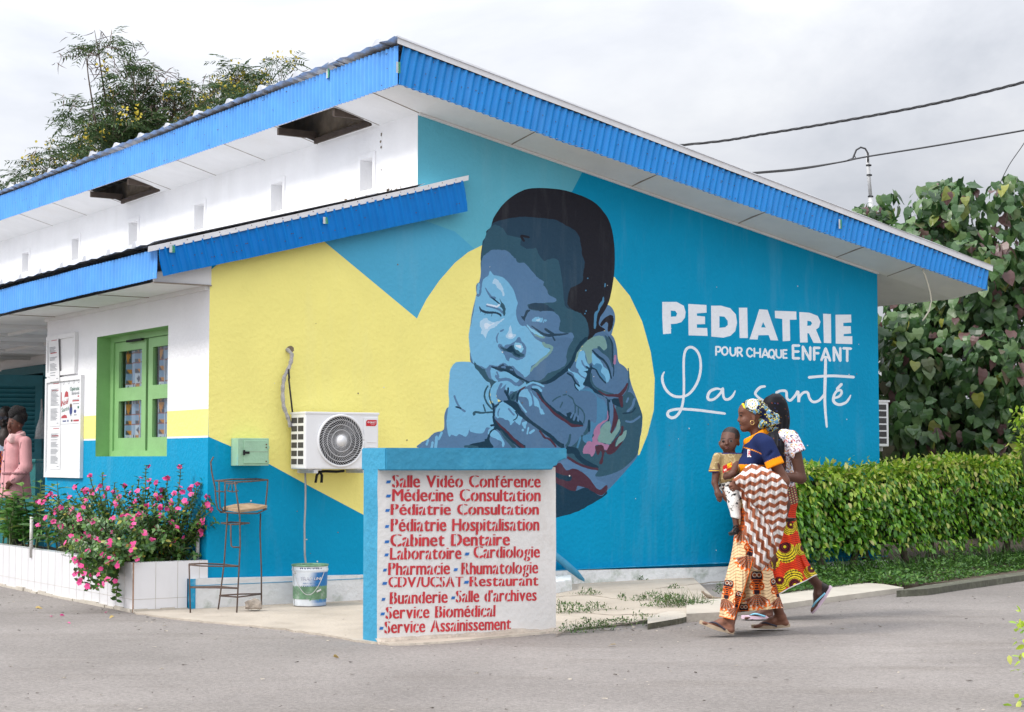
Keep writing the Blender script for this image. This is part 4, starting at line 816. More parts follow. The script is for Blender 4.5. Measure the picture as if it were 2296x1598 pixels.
# ------------------------------------------------------------------ air conditioner outside units
M_AC = mat('ac_enamel', (.76, .76, .77), .4, 5, .03, damt=.12, dcol=(.55, .52, .47), dscale=3); M_BLACKM = mat('black_void', (.012, .012, .014), .6, 9, .2); M_GREYM = mat('grey_metal', (.5, .5, .5), .5, 9, .15)
def ac_unit(label, u0, u1, v0, v1, z0, z1, front=True):
    t = thing('air_conditioner', label, 'air conditioner', W((u0 + u1) / 2, (v0 + v1) / 2, z0), group='outdoor units of the air conditioning')
    mb = MB(); mb.bx(u0, u1, v0, v1, z0, z1); mb.build('casing', M_AC, t, bevel=.012)
    mb = MB(); mb.bx(u0 - .005, u1 + .005, v0 - .006, v1 + .004, z1 - .012, z1 + .008); mb.build('lid', M_AC, t, bevel=.004)
    fw = W(0, v0, 0)
    cu, cz, r = u0 + .345, (z0 + z1) / 2 + .003, .222
    mb = MB(); mb.disc(W(cu, v0 - .001, cz), -VX, r - .006, .003, 48); fan = mb.build('fan_shade_disc', M_BLACKM, t)  # black disc on the casing paints the shade of the fan recess
    mb = MB()
    for k in range(3):
        a = k * 2.094 + .4; P = []
        for q in range(7): aa = a + q * .16; P += [W(cu + .05 * math.cos(aa), v0 - .0045, cz + .05 * math.sin(aa)), W(cu + .19 * math.cos(aa), v0 - .0045 - .001 * q / 6, cz + .19 * math.sin(aa))]
        mb.add(P, [(2 * q, 2 * q + 1, 2 * q + 3, 2 * q + 2) for q in range(6)])
    mb.build('fan', mat('fan_plastic', (.07, .07, .075), .5, 4, .1), t)
    mb = MB()
    for rr in (.055, .095, .14, .182): mb.tube([W(cu + rr * math.cos(a), v0 - .016, cz + rr * math.sin(a)) for a in np.linspace(0, 6.2832, 49)], .0016, 4)
    for k in range(52):
        a = k * 2 * math.pi / 52; mb.tube([W(cu + rr * math.cos(a + .9 * (rr - .05) / .17), v0 - .014, cz + rr * math.sin(a + .9 * (rr - .05) / .17)) for rr in (.048, .09, .13, .17, .217)], .0014, 4)
    mb.build('fan_grille', M_AC, t)
    mb = MB(); mb.disc(W(cu, v0 - .010, cz), -VX, .048, .010, 28); mb.tube([W(cu + r * math.cos(a), v0 - .006, cz + r * math.sin(a)) for a in np.linspace(0, 6.2832, 65)], .011, 6); mb.build('grille_ring', M_AC, t, True)
    # raised service panel
    mb = MB(); mb.bx(u1 - .15, u1 - .012, v0 - .008, v0 + .001, z0 + .03, z1 - .035); mb.build('service_panel', M_AC, t, bevel=.005)
    mb = MB()
    for z in (z0 + .235, z0 + .19, z0 + .15): mb.bx(u1 - .125, u1 - .035, v0 - .012, v0 - .008, z, z + .006)
    mb.build('rib', M_AC, t)
    bz = z1 - .085; mb = MB()
    mb.add([W(u1 - .132, v0 - .010, bz - .026), W(u1 - .04, v0 - .010, bz - .026), W(u1 - .026, v0 - .010, bz - .010), W(u1 - .026, v0 - .010, bz + .028), W(u1 - .118, v0 - .010, bz + .028), W(u1 - .132, v0 - .010, bz + .012)], [(0, 1, 2, 3, 4, 5)], 0)
    if front:
        text_on(mb, 'SMART', u1 - .092, u1 - .036, .018, lambda x, y, l: W(x, v0 - .0115, bz - .003 + y), 1, bold=.02); text_on(mb, 'TECHNOLOGY', u1 - .085, u1 - .045, .006, lambda x, y, l: W(x, v0 - .0115, bz - .016 + y), 1)
        for rr in (.005, .010, .015):
            A = np.linspace(.7, 2.44, 8); mb.add([W(u1 - .108 + q * math.cos(a), v0 - .0115, bz - .004 + q * math.sin(a)) for a in A for q in (rr, rr + .003)], [(2 * i, 2 * i + 1, 2 * i + 3, 2 * i + 2) for i in range(7)], 1)
    mb.build('badge', [mat('badge_red', (.55, .01, .02), .4, 5, .05), M_AC], t)
    # left side: dark patches paint the shade in the slots
    mb = MB(); rows = 6; hh = (z1 - z0 - .06) / rows
    va, vb = v0 + .035, v1 - .02
    for i in range(rows):
        z = z0 + .03 + hh * i
        for a, b_ in ((va, va + (vb - va) * .44), (va + (vb - va) * .54, vb)): mb.bx(u0 - .002, u0 + .001, a, b_, z + .012, z + hh - .012)
    mb.build('side_slot', mat('slot_shade', (.05, .048, .05), .7, 60, .5), t)
    for i in range(2):
        z = z0; a = u0 + .09 + i * (u1 - u0 - .24); mb = MB(); mb.bx(a, a + .04, v0 + .01, .0 if front else v1, z - .035, z - .004); mb.bx(a - .045, a + .085, v0 + .03, v0 + .07, z - .012, z - .001); mb.build('bracket', M_GREYM, t)
    return t
ac_unit('white outdoor air conditioner with a round fan grille on the yellow wall', .757, 1.48, -.33, -.045, 1.182, 1.672)
t = thing('air_conditioner', 'white air conditioner half hidden behind the right end of the mural wall', 'air conditioner', W(8.3, .7, 1.41), group='outdoor units of the air conditioning')
mb = MB(); mb.bx(8.16, 8.50, .35, 1.05, 1.41, 1.93); mb.build('casing', M_AC, t, bevel=.012); mb = MB(); mb.bx(8.15, 8.51, .34, 1.06, 1.92, 1.94); mb.build('lid', M_AC, t)
mb = MB(); [mb.bx(8.20, 8.46, .347, .352, 1.445 + .077 * i, 1.505 + .077 * i) for i in range(6)]; mb.build('side_slot', mat('slot_shade', (.05, .048, .05), .7, 60, .5), t)  # dark patches stand in for the shaded side openings
for v in (.45, .9): mb = MB(); mb.bx(7.99, 8.5, v, v + .04, 1.36, 1.405); mb.build('bracket', M_GREYM, t)
def z4(x, y): return (392.38 + x * .42114, 756.74 + y * .42114)
def wall_path(s, v): return [W(u, v, z) for u, z in (onv(*z4(*map(float, a.split(','))), v) for a in s.split())]
mb = MB(); P = wall_path('612,62 622,90 620,120 608,160 582,210 574,260 573,310 578,370 598,420 610,455 612,480', -.06); P[0] = P[0] + VX * .06; Q = []
for i in range(len(P) - 1): Q += [P[i].lerp(P[i + 1], t) for t in (0, .33, .66)]
Q.append(P[-1]); mb.tube(Q, [.017 + .003 * math.sin(i * 2.1) for i in range(len(Q))], 9)
setp(mb.build('insulated_pipe', mat('pipe_wrap', (.42, .40, .39), .7, 18, .3, bump=.8, bscale=40, damt=.4, dscale=30, dcol=(.18, .15, .13)), smooth=True), 'wrapped grey pipe coming out of the yellow wall above the air conditioner', 'pipe')
mb = MB(); mb.tube(wall_path('604,170 608,215 606,225', -.075), .009, 7); mb.tube(wall_path('606,225 612,280 620,350 626,405', -.07), .008, 7)
setp(mb.build('cable', mat('black_cable', (.02, .018, .017), .6, 20, .2), smooth=True), 'thin black cable beside the wrapped pipe', 'cable')
mb = MB(); rg = random.Random(21); cu_, cz_ = onv(*z4(612, 66))
mb.add([W(cu_ + (.034 + .014 * rg.random()) * math.cos(a), -.0015, cz_ + (.026 + .014 * rg.random()) * math.sin(a)) for a in np.linspace(0, 6.1, 13)], [tuple(range(13))])
mb.build('wall_hole', M_BLOCK, bld)
mb = MB(); mb.tube(wall_path('693,712 695,800 694,900 689,1000 690,1080 691,1160 697,1210 700,1260', -.12), .0085, 8)
setp(mb.build('drain_pipe', mat('drain_plastic', (.36, .35, .34), .6, 9, .2), smooth=True), 'thin grey drain pipe running from the air conditioner into the bucket', 'pipe')
mb = MB(); mb.tube(wall_path('900,712 860,716 800,714 770,716 755,735 748,775', -.2), .012, 6); mb.tube(wall_path('770,714 782,735 780,775', -.21), .013, 6)
setp(mb.build('cable', M_DARK, smooth=True), 'black taped cable hanging under the air conditioner', 'cable')
# ------------------------------------------------------------------ meter box
M_BOX = mat('pale_green_paint', (.30, .50, .34), .55, 6, .10, bump=.2, bscale=30, damt=.3, dscale=7, dcol=(.40, .55, .45), streak=(1, 1, 5))
mbx = thing('meter_box', 'pale green wooden meter box on the wall left of the air conditioner', 'meter box', W(.355, -.075, 1.213))
mb = MB(); mb.bx(.214, .50, -.15, -.002, 1.213, 1.449); mb.build('body', M_BOX, mbx, bevel=.004)
mb = MB(); mb.bx(.262, .488, -.158, -.150, 1.232, 1.432); dr = mb.build('door', M_BOX, mbx, bevel=.003)
mb = MB(); mb.bx(.262, .488, -.1595, -.1582, 1.331, 1.3335); mb.build('seam', M_LINE, dr)
mb = MB(); mb.bx(.255, .31, -.168, -.1582, 1.315, 1.335); mb.bx(.252, .268, -.172, -.16, 1.303, 1.347); mb.build('latch', M_DARK, dr)
for z in (1.25, 1.37, 1.395):
    mb = MB(); mb.disc(W(.47, -.1585, z), -VX, .006, .004, 8); mb.build('screw', M_SCREW, dr)
for z in (1.25, 1.37): mb = MB(); mb.bx(.486, .498, -.162, -.150, z - .012, z + .012); mb.build('hinge', M_BOX, mbx)
mb = MB(); mb.bx(.2125, .2138, -.15, -.003, 1.214, 1.448); mb.build('painted_edge', mat('box_side', (.30, .50, .34), .6, 6, .1, damt=.9, dscale=3, dcol=PAL['blue']), mbx)
# ------------------------------------------------------------------ paint bucket
BK = Vector((-1.736, 15.03, .018)); bk = thing('bucket', 'paint bucket spattered with green under the drain pipe', 'bucket', BK)
def bk_col(a, z):
    n1 = noise.noise(Vector((a * 2, z * 14, 0)))
    if .05 + .02 * n1 < z < .078 + .03 * n1 and n1 > .0: return srgb(96, 158, 98)
    if abs(a + 2.62) < .05 and n1 > -.2: return srgb(70, 56, 46)
    t = min(max((a + 1.35 + .25 * math.sin(z * 9)) / .5, 0), 1)
    if z < .03: t *= .6
    c0, c1 = srgb(214, 220, 226), srgb(22, 112, 178)
    if z > .285: t = 0
    return tuple(p + (q - p) * t for p, q in zip(c0, c1))
V, F, Cc = [], [], []; na, nz_ = 96, 40
for j in range(nz_ + 1):
    z = .345 * j / nz_; r = .139 + .015 * j / nz_ + (.004 if abs(z - .305) < .008 else 0)
    for i in range(na): a = -math.pi + 2 * math.pi * i / na; V.append((r * math.cos(a), r * math.sin(a), z)); Cc.append(bk_col(a, z))
for j in range(nz_):
    for i in range(na): i2 = (i + 1) % na; F.append((j * na + i, j * na + i2, (j + 1) * na + i2, (j + 1) * na + i))
F.append(tuple(reversed(range(na))))
mesh('body', V, F, mat('bucket_paint', attr=True, rough=.45, namt=.1, nscale=14, damt=.25, dscale=12, dcol=(.5, .55, .5)), bk, True, vcol=Cc, local=True)
mb = MB(); mb.lathe((0, 0, 0), [(.153, .335), (.160, .340), (.160, .350), (.152, .352), (.149, .340), (.145, .06)], 48); mb.disc((0, 0, .06), (0, 0, 1), .143, .002, 40); mb.build('rim', mat('rim_green', (.13, .26, .15), .5, 20, .4, damt=.6, dscale=15, dcol=(.5, .52, .5)), bk, True, local=True)
mb = MB(); A = np.linspace(-2.45, -.62, 20); mb.tube([(.163 * math.cos(a), .163 * math.sin(a), .29 - .19 * math.sin((a + 2.45) / 1.83 * math.pi)) for a in A], .0028, 6); a = -1.1; mb.tube([(.166 * math.cos(a), .166 * math.sin(a), .125), (.166 * math.cos(a + .24), .166 * math.sin(a + .24), .14)], .008, 8); mb.disc((.15 * math.cos(-2.45), .15 * math.sin(-2.45), .29), (math.cos(-2.45), math.sin(-2.45), 0), .016, .012, 12); mb.build('handle', M_GREYM, bk, local=True)
mb = MB(); M_NAVY = mat('navy_print', (.012, .03, .16), .5, 9, .1)
def bkp(a0, z0, r_=.1555):
    def f(x, y, l): a = a0 + x / r_; z = z0 + y; r = .139 + .015 * z / .345 + .0018; return Vector((r * math.cos(a), r * math.sin(a), z))
    return f
text_on(mb, 'INDUSTRA', 0, .165, .030, bkp(-1.78, .298), 0, bold=.015); mb.add([bkp(-2.03, .297)(x, y, 0) for x, y in ((0, 0), (.028, 0), (.028, .032), (0, .032))], [(0, 1, 2, 3)], 0)
for q in ((.006, .012, .022, .019), (.011, .005, .017, .027)): mb.add([Vector(bkp(-2.03, .297)(x, y, 0)) * 1.004 for x, y in ((q[0], q[1]), (q[2], q[1]), (q[2], q[3]), (q[0], q[3]))], [(0, 1, 2, 3)], 1)
text_on(mb, 'TRAP LINE', 0, .19, .026, bkp(-2.0, .222), 0, bold=.02, slant=.2); text_on(mb, 'TRAP LINE', .003, .193, .022, lambda x, y, l: Vector(bkp(-2.0, .2245)(x, y, 0)) * 1.003, 1, slant=.2)
text_on(mb, 'PEINTURE EMAIL', 0, .145, .011, bkp(-1.85, .190), 2); text_on(mb, 'INTUERO BRILLANTE', 0, .16, .011, bkp(-1.88, .168), 2)
mb.build('lettering', [M_NAVY, mat('white_print', (.8, .82, .85), .5, 9, .03), mat('pale_blue_print', (.10, .22, .42), .5, 9, .1)], bk, local=True)
# ------------------------------------------------------------------ rusty rod bar stool
def q4(x, y, d): return ony(*z4(x, y), d)
st = thing('bar_stool', 'broken bar stool frame of bent rusty rods with a wooden seat', 'stool', ong(505, 1375))
M_RUST = mat('rusty_rod', (.10, .065, .05), .7, 30, .35, bump=.3, bscale=80, damt=.4, dscale=40, dcol=(.20, .10, .05))
ya, yb2, yc, yd = 14.36, 14.69, 14.36, 15.0
def rod(name, pts, r=.0065):
    mb = MB(); mb.tube([q4(*p) for p in pts], r, 7); return mb.build(name, M_RUST, st, True)
rod('leg', [(280, 938, yb2), (272, 1050, yb2), (262, 1200, yb2), (240, 1380, yb2), (228, 1462, yb2)]); rod('leg', [(318, 768, yc), (330, 850, yc), (345, 960, yc), (347, 1110, yc), (340, 1250, yc), (328, 1480, yc)])
rod('leg', [(455, 938, yd), (453, 1050, yd), (460, 1240, yd), (460, 1447, yd)]); rod('leg', [(75, 1210, ya), (78, 1330, ya), (82, 1478, ya)])
rod('seat_frame', [(240, 932, yb2 + .05), (340, 938, yc), (440, 938, yd - .1), (488, 915, yd), (420, 912, yd + .05), (290, 918, yb2 + .2), (240, 932, yb2 + .05)])
rod('back_frame', [(215, 765, yb2 + .1), (260, 768, yb2 - .1), (318, 772, yc), (400, 768, yd - .25), (494, 760, yd), (440, 755, yd + .15), (300, 757, yb2 + .25), (215, 765, yb2 + .1)])
rod('back_frame', [(494, 762, yd), (490, 820, yd), (483, 890, yd), (478, 915, yd)]); rod('back_frame', [(205, 637, yb2), (190, 665, yb2), (196, 720, yb2), (213, 800, yb2), (218, 870, yb2), (226, 915, yb2), (250, 934, yb2)])
rod('back_frame', [(234, 766, yb2), (236, 850, yb2), (240, 905, yb2), (268, 935, yb2)]); rod('back_frame', [(266, 770, yb2 - .05), (267, 830, yb2 - .05), (266, 925, yb2 - .02)]); rod('back_frame', [(215, 820, yb2), (268, 824, yb2)], .005)
rod('rung', [(275, 780, yc + .05), (333, 780, yc)], .005); rod('rung', [(277, 818, yc + .05), (308, 824, yc), (338, 818, yc)], .005); rod('rung', [(303, 780, yc), (304, 800, yc), (306, 822, yc)], .004); rod('rung', [(290, 782, yc), (281, 818, yc)], .004)
rod('stretcher', [(246, 990, yb2), (300, 985, yb2 + .1), (395, 990, yc + .2), (350, 996, yc), (290, 997, yb2), (246, 990, yb2)]); rod('stretcher', [(297, 996, yc), (297, 1060, yc), (300, 1112, yc), (310, 1118, yc), (346, 1119, yc)])
rod('footrest', [(75, 1208, ya), (150, 1205, ya + .15), (262, 1210, yb2), (340, 1219, yc)]); rod('footrest', [(75, 1212, ya), (140, 1218, ya - .03), (240, 1220, yc - .02), (340, 1220, yc)])
rod('stretcher', [(80, 1330, ya), (240, 1328, yb2 - .05), (335, 1336, yc)]); rod('stretcher', [(80, 1333, ya), (210, 1334, ya), (335, 1337, yc)]); rod('stretcher', [(238, 1375, yb2), (350, 1368, yd - .1), (458, 1366, yd)]); rod('stretcher', [(238, 1377, yb2), (335, 1384, yc), (458, 1368, yd)])
P = [q4(255, 918, yb2 + .08), q4(345, 934, yc + .03), q4(430, 925, yd - .12), q4(490, 908, yd), q4(400, 896, yd + .06), q4(320, 902, yb2 + .2)]; n = len(P)
mesh('seat', P + [p + ZX * .022 for p in P], [tuple(range(n)), tuple(range(2 * n - 1, n - 1, -1))] + [((i + 1) % n, i, n + i, n + (i + 1) % n) for i in range(n)], mat('weathered_wood', (.36, .24, .14), .85, 9, .3, bump=.3, bscale=20, damt=.4, dscale=12, dcol=(.5, .40, .28)), st)
# ------------------------------------------------------------------ stone, prop, block, conduit, wires
def rock(name, c, r, sq, seed, m):
    bm = bmesh.new(); bmesh.ops.create_icosphere(bm, subdivisions=4, radius=1)
    for v in bm.verts:
        p = v.co.copy(); k = 1 + .28 * noise.noise(p * 1.4 + Vector((seed, 0, 0))) + .10 * noise.noise(p * 4 + Vector((0, seed, 0))); v.co = Vector((p.x * r * k * sq[0], p.y * r * k * sq[1], max(p.z, -.55) * r * k * sq[2])) + Vector(c)
    V = [v.co.copy() for v in bm.verts]; F = [tuple(v.index for v in f.verts) for f in bm.faces]; bm.free(); return mesh(name, V, F, m, smooth=True)
c = ong(568, 1374); setp(rock('stone', (c.x, c.y, .06), .072, (1.05, .8, .72), 3, mat('grey_stone', (.34, .29, .24), .95, 14, .25, bump=.9, bscale=30)), 'rough grey stone lying by the right leg of the rod stool', 'stone')
a = ong(1312, 1309, .06); b_ = hit(1243, 1245, W(0, -.10), VX); d = (b_ - a); mb = MB(); mb.tube([a, a + d * .35 + ZX * .012, a + d * .7 + ZX * .01, a + d, a + d * 1.7, a + d * 2.2], [.034, .037, .035, .033, .034, .033], 10)
setp(mb.build('prop_pole', mat('pole_blue', (.06, .30, .48), .6, 8, .2, damt=.5, dscale=9, dcol=(.02, .05, .12)), smooth=True), 'blue painted pole leaning on the wall behind the sign wall', 'pole')
p0 = [ong(*q, .04) for q in ((1236, 1335), (1284, 1328), (1284, 1316), (1236, 1320))]; mb = MB(); mb.hexa([Vector((p.x, p.y, .0)) for p in p0] + [Vector((p.x, p.y, .155)) + (VX * .02) for p in p0]); setp(mb.build('concrete_block', M_PLINTH, bevel=.012), 'whitewashed concrete block between the sign wall and the leaning pole', 'block')
YP = 26.0
M_CABLE = mat('power_cable', (.035, .035, .038), .6, 20, .2)
def span(pts, y0, y1, n=40, sp=True):
    Q = spline(pts, n // len(pts) + 1, False); return [ony(q[0], q[1], y0 + (y1 - y0) * i / (len(Q) - 1)) for i, q in enumerate(Q)]
mb = MB(); P = span([(700, 362), (1100, 356), (1550, 324), (1720, 300), (1900, 270), (2100, 232), (2300, 184), (2500, 128), (3300, -130), (4300, -500)], 32, 20, 150)
for k in range(3): mb.tube([p + Vector((0, math.sin(i * .9 + k * 2.09), math.cos(i * .9 + k * 2.09))) * .013 for i, p in enumerate(P)], .011, 6)
setp(mb.build('power_cable', M_CABLE, smooth=True), 'thick twisted power cable crossing the sky above the roof', 'cable')
cond = thing('conduit_mast', 'grey conduit mast with a looped cable behind the roof', 'mast', ony(1953, 1090, YP))
mb = MB(); mb.tube([ony(1962, 1100, YP), ony(1955, 500, YP), ony(1952, 440, YP)], .035, 9); mb.tube([ony(1952, 442, YP), ony(1948, 395, YP), ony(1945, 342, YP)], .027, 9); mb.build('pole', M_GREYM, cond, True)
mb = MB(); mb.tube([ony(x, y, YP - .05) for x, y in ((1946, 365), (1946, 344), (1940, 334), (1930, 331), (1920, 337), (1915, 349), (1912, 356), (1900, 361))], .014, 7); mb.tube([ony(x, y, YP - .05) for x, y in ((1915, 349), (1919, 355), (1908, 360))], .010, 6); mb.build('cable_loop', M_CABLE, cond, True)
mb = MB()
for y in (370, 392, 440): mb.tube([ony(1946.5 + (y - 350) * .06, y, YP), ony(1946.5 + (y - 350) * .06, y + 3, YP)], .042, 9)
mb.build('clamp', M_DARK, cond)
mb = MB()
for dy in (0, 2.2): mb.tube(span([(1000, 425), (1400, 410), (1710, 386 + dy), (1800, 377 + dy), (1880, 365), (1905, 360)], 27, YP - .02, 30), .012, 6)
setp(mb.build('power_cable', M_CABLE, smooth=True), 'pair of black wires running from the mast down behind the roof edge', 'cable')
mb = MB(); mb.tube(span([(1905, 360), (1950, 351), (2100, 327), (2296, 293), (2450, 264), (3300, 90), (4300, -160)], YP - .04, 20, 60), .012, 6)
setp(mb.build('power_cable', M_CABLE, smooth=True), 'single thin wire running from the mast to the right edge of the sky', 'cable')
mb = MB(); mb.tube(span([(2236, 425), (2262, 372), (2296, 322), (2340, 250)], 23, 23, 20), .006, 5); setp(mb.build('wire', M_CABLE, smooth=True), 'hair-thin slanting wire beside the tall leafy tree', 'wire')
mb = MB(); mb.tube([hit(x, y, W(0, -.46), VX) for x, y in ((2068, 606), (2074, 618), (2081, 640), (2086, 660), (2088, 676), (2083, 698), (2074, 712), (2068, 720))], .009, 6)
setp(mb.build('wire', mat('cream_wire', (.5, .46, .36), .6, 9, .1), smooth=True), 'loose cream wire dangling from the right end of the roof', 'wire')
# ------------------------------------------------------------------ notice boards and papers on the window wall
M_BOARD = mat('board_white', (.76, .76, .77), .6, 5, .04, damt=.15, dscale=5, dcol=(.6, .57, .52)); M_PAPER = mat('paper', (.70, .70, .71), .8, 8, .03); M_INK = mat('print_grey', (.22, .23, .25), .8, 20, .1); M_INKR = mat('print_red', (.42, .06, .07), .8, 20, .1)
M_PG = mat('print_green', (.03, .14, .09), .8, 9, .1); M_SKIND = mat('print_brown', (.09, .045, .03), .8, 9, .1); M_PBLUE = mat('print_blue', (.04, .06, .2), .8, 9, .1)
def z3(x, y): return (x / 3.1678, 616.6 + y / 3.1678)
def vz(x, y, u=0): return onu(*z3(x, y), u)
def board(label, v0, v1, z0, z1, fr=.045):
    t = thing('notice_board', label, 'notice board', W(-.015, (v0 + v1) / 2, z0)); mb = MB(); mb.bx(-.018, -.001, v0, v1, z0, z1); mb.build('panel', M_BOARD, t)
    mb = MB(); u0, u1 = -.036, -.018
    mb.bx(u0, u1, v0, v0 + fr, z0, z1); mb.bx(u0, u1, v1 - fr, v1, z0, z1); mb.bx(u0, u1, v0 + fr, v1 - fr, z0, z0 + fr); mb.bx(u0, u1, v0 + fr, v1 - fr, z1 - fr, z1); mb.build('frame', M_BOARD, t); return t
b1, b2 = vz(345, 712), vz(590, 1445); z_low1, z_low0 = vz(590, 712)[1], b2[1]
board('tall white notice board covered with papers left of the green window', b2[0], b1[0] , z_low0, z_low1)
b3, b4 = vz(352, 430), vz(553, 712); board('small empty white notice board above the papered one', b4[0], b3[0], b4[1] + .012, vz(553, 408)[1])
def sheet(label, xa, xb, ya, yb_, u, lines, red=(), tilt=0, name='paper_sheet', group=None):
    va, z1 = vz(xa, ya, u); vb, z0 = vz(xb, yb_, u); mbp = MB(); wd = va - vb
    def P(x, y, l=0): return W(u - .002 - .0006 * l, va - x * wd + tilt * y, z0 + (z1 - z0) * y)
    mbp.add([P(0, 0), P(1, 0), P(1, 1), P(0, 1)], [(0, 1, 2, 3)]); t = mbp.build(name, M_PAPER)
    ink = MB(); rg = random.Random(int(xa * 7 + ya))
    for k in range(lines):
        y = .83 - .72 * k / lines
        if rg.random() < .14: continue
        ink.add([P(.1, y, 1), P(.1 + .8 * rg.uniform(.5, 1), y, 1), P(.1 + .8 * rg.uniform(.5, 1), y + .4 / lines, 1), P(.1, y + .4 / lines, 1)], [(0, 1, 2, 3)], 0)
    for y in red: ink.add([P(.18, y, 1), P(.8, y, 1), P(.8, y + .022, 1), P(.18, y + .022, 1)], [(0, 1, 2, 3)], 1)
    ink.add([P(.3, .96, 1), P(.85, .96, 1), P(.85, .975, 1), P(.3, .975, 1)], [(0, 1, 2, 3)], 1); ink.add([P(.68, .06, 1), P(.85, .06, 1), P(.85, .075, 1), P(.68, .075, 1)], [(0, 1, 2, 3)], 0)
    setp(t, label, 'paper', group); i = ink.build('print', [M_INK, M_INKR], t); return t
sheet('typed paper hanging over the lower edge of the small notice board', 358, 425, 462, 755, -.040, 24, (.66,), tilt=.06)
sheet('typed paper beside the poster on the tall notice board', 357, 428, 768, 1075, -.0195, 26, (.80,)); sheet('typed paper below the other sheets near the foot of the tall notice board', 357, 428, 1085, 1383, -.0195, 26, (.78,))
va, z1 = vz(437, 748, -.0195); vb, z0 = vz(574, 1055, -.0195)
def PP(x, y, l=0): return W(-.0215 - .0006 * l, va - x * (va - vb), z0 + (z1 - z0) * y)
mb = MB(); mb.add([PP(0, 0), PP(1, 0), PP(1, 1), PP(0, 1)], [(0, 1, 2, 3)]); po = setp(mb.build('poster', mat('poster_paper', (.72, .73, .74), .6, 8, .02)), 'printed poster with red lettering and a Santa hat on the tall notice board', 'poster')
mb = MB()
def bar(x0, x1, y0, y1, m, l=1): mb.add([PP(x0, y0, l), PP(x1, y0, l), PP(x1, y1, l), PP(x0, y1, l)], [(0, 1, 2, 3)], m)
def blob(x, y, rx, ry, m, l=1, n=16): mb.add([PP(x + rx * math.cos(a), y + ry * math.sin(a), l) for a in np.linspace(0, 6.283, n, False)], [tuple(range(n))], m)
mb.add([PP(*p, 1) for p in ((.16, .58), (.38, .60), (.36, .70), (.28, .74), (.21, .71))], [(0, 1, 2, 3, 4)], 1); mb.add([PP(*p, 1) for p in ((.02, .13), (.33, .13), (.30, .19), (.20, .21), (.05, .18))], [(0, 1, 2, 3, 4)], 1); mb.add([PP(*p, 1) for p in ((.0, .4), (.045, .4), (.03, .72), (.0, .72))], [(0, 1, 2, 3)], 1)
blob(.275, .59, .12, .016, 5, 2)
text_on(mb, 'Noël', .04, .36, .12, lambda x, y, l: PP(x, .40 + y + (x - .04) * .18, 3), 1, bold=.01, slant=.2); text_on(mb, 'Santé', .04, .42, .10, lambda x, y, l: PP(x, .265 + y + (x - .04) * .12, 3), 2)
text_on(mb, 'Opération', .46, .99, .085, lambda x, y, l: PP(x, .735 + y, 3), 2, bold=.012); text_on(mb, 'Bénévolat', .55, .99, .075, lambda x, y, l: PP(x, .64 + y, 3), 0)
bar(.84, .99, .585, .615, 1); bar(.58, .98, .49, .52, 1); bar(.60, .98, .53, .54, 0); bar(.6, .98, .43, .445, 0); bar(.84, .99, .33, .38, 2); bar(.64, .99, .045, .085, 1); bar(.1, .28, .05, .08, 4); bar(.34, .4, .045, .09, 4); bar(.52, .6, .045, .09, 3)
blob(.51, .40, .055, .05, 3, 2); blob(.51, .30, .075, .11, 4, 1); bar(.47, .55, .17, .185, 0); blob(.72, .27, .06, .04, 4); bar(.66, .8, .18, .2, 0)
for x in (.12, .38, .64, .88): blob(x, .93, .04, .04, 0); blob(x, .93, .03, .03, 5, 2)
mb.build('print', [M_INK, M_INKR, M_PG, M_SKIND, M_PBLUE, M_PAPER], po)
# ------------------------------------------------------------------ porch: desk, trolley, bag, tube lamp
M_DESK = mat('teal_desk', (.03, .22, .22), .5, 5, .12, bump=.2)
pd = ony(40, 1030, 20.3); dk = thing('desk', 'teal painted desk behind the woman in the pink jacket', 'desk', (pd.x, pd.y, 0))
mb = MB(); a0, a1 = W(-.85, 6.2), W(.12, 6.2)
pa, pb = ony(-60, 1040, 20.3), ony(80, 1030, 20.3); x0, x1 = pa.x, pb.x; zt = 1.27
mb.box((x0, 20.3, .05), (x1, 20.34, zt - .04)); mb.box((x1 - .05, 20.34, .05), (x1 - .004, 20.9, zt - .04)); mb.build('front_panel', M_DESK, dk); mb = MB(); mb.box((x0 - .03, 20.27, zt - .04), (x1 + .012, 20.95, zt + .0)); mb.build('top', M_DESK, dk, bevel=.01)
tr = thing('trolley', 'dark metal trolley in front of the teal porch door', 'trolley', ony(97, 1290, 22))
def yy(x, y, d=22.): return ony(x, y, d)
mb = MB(); mb.tube([yy(82, 1140), yy(82, 1062), yy(86, 1050), yy(95, 1047), yy(112, 1047)], .02, 8); mb.build('rail', M_GREYM, tr, True)
for x in (83, 112): mb = MB(); mb.tube([yy(x, 1075), yy(x, 1230)], .018, 7); mb.build('leg', M_DARK, tr)
for z in (1078, 1150): p, q = yy(82, z), yy(113, z); mb = MB(); mb.box((p.x, 21.9, p.z - .12), (q.x, 22.4, p.z)); mb.build('shelf', M_DARK, tr)
bg = MB(); rg = random.Random(6); P = [yy(x, y, 24.0) for x, y in ((93, 895), (93.5, 920), (92.5, 940), (91, 960), (90, 985))]; bg.tube(P, [.010, .016, .03, .06, .075], 12); bg = bg.build('plastic_bag', mat('clear_plastic', (.35, .37, .38), .25, 30, .3, bump=.8, bscale=30), smooth=True); setp(bg, 'crumpled plastic bag hanging by the porch door', 'bag')
tl = thing('ceiling_light', 'unlit tube lamp under the porch ceiling', 'lamp', W(.9, 6.1, 2.7)); mb = MB(); mb.bx(.87, .95, 5.3, 6.5, 2.68, 2.715); mb.build('fitting', M_BOARD, tl); mb = MB(); mb.tube([W(.91, 5.33, 2.66), W(.91, 6.47, 2.66)], .018, 8); mb.build('tube', mat('unlit_tube', (.6, .62, .64), .3, 5, .02), tl)
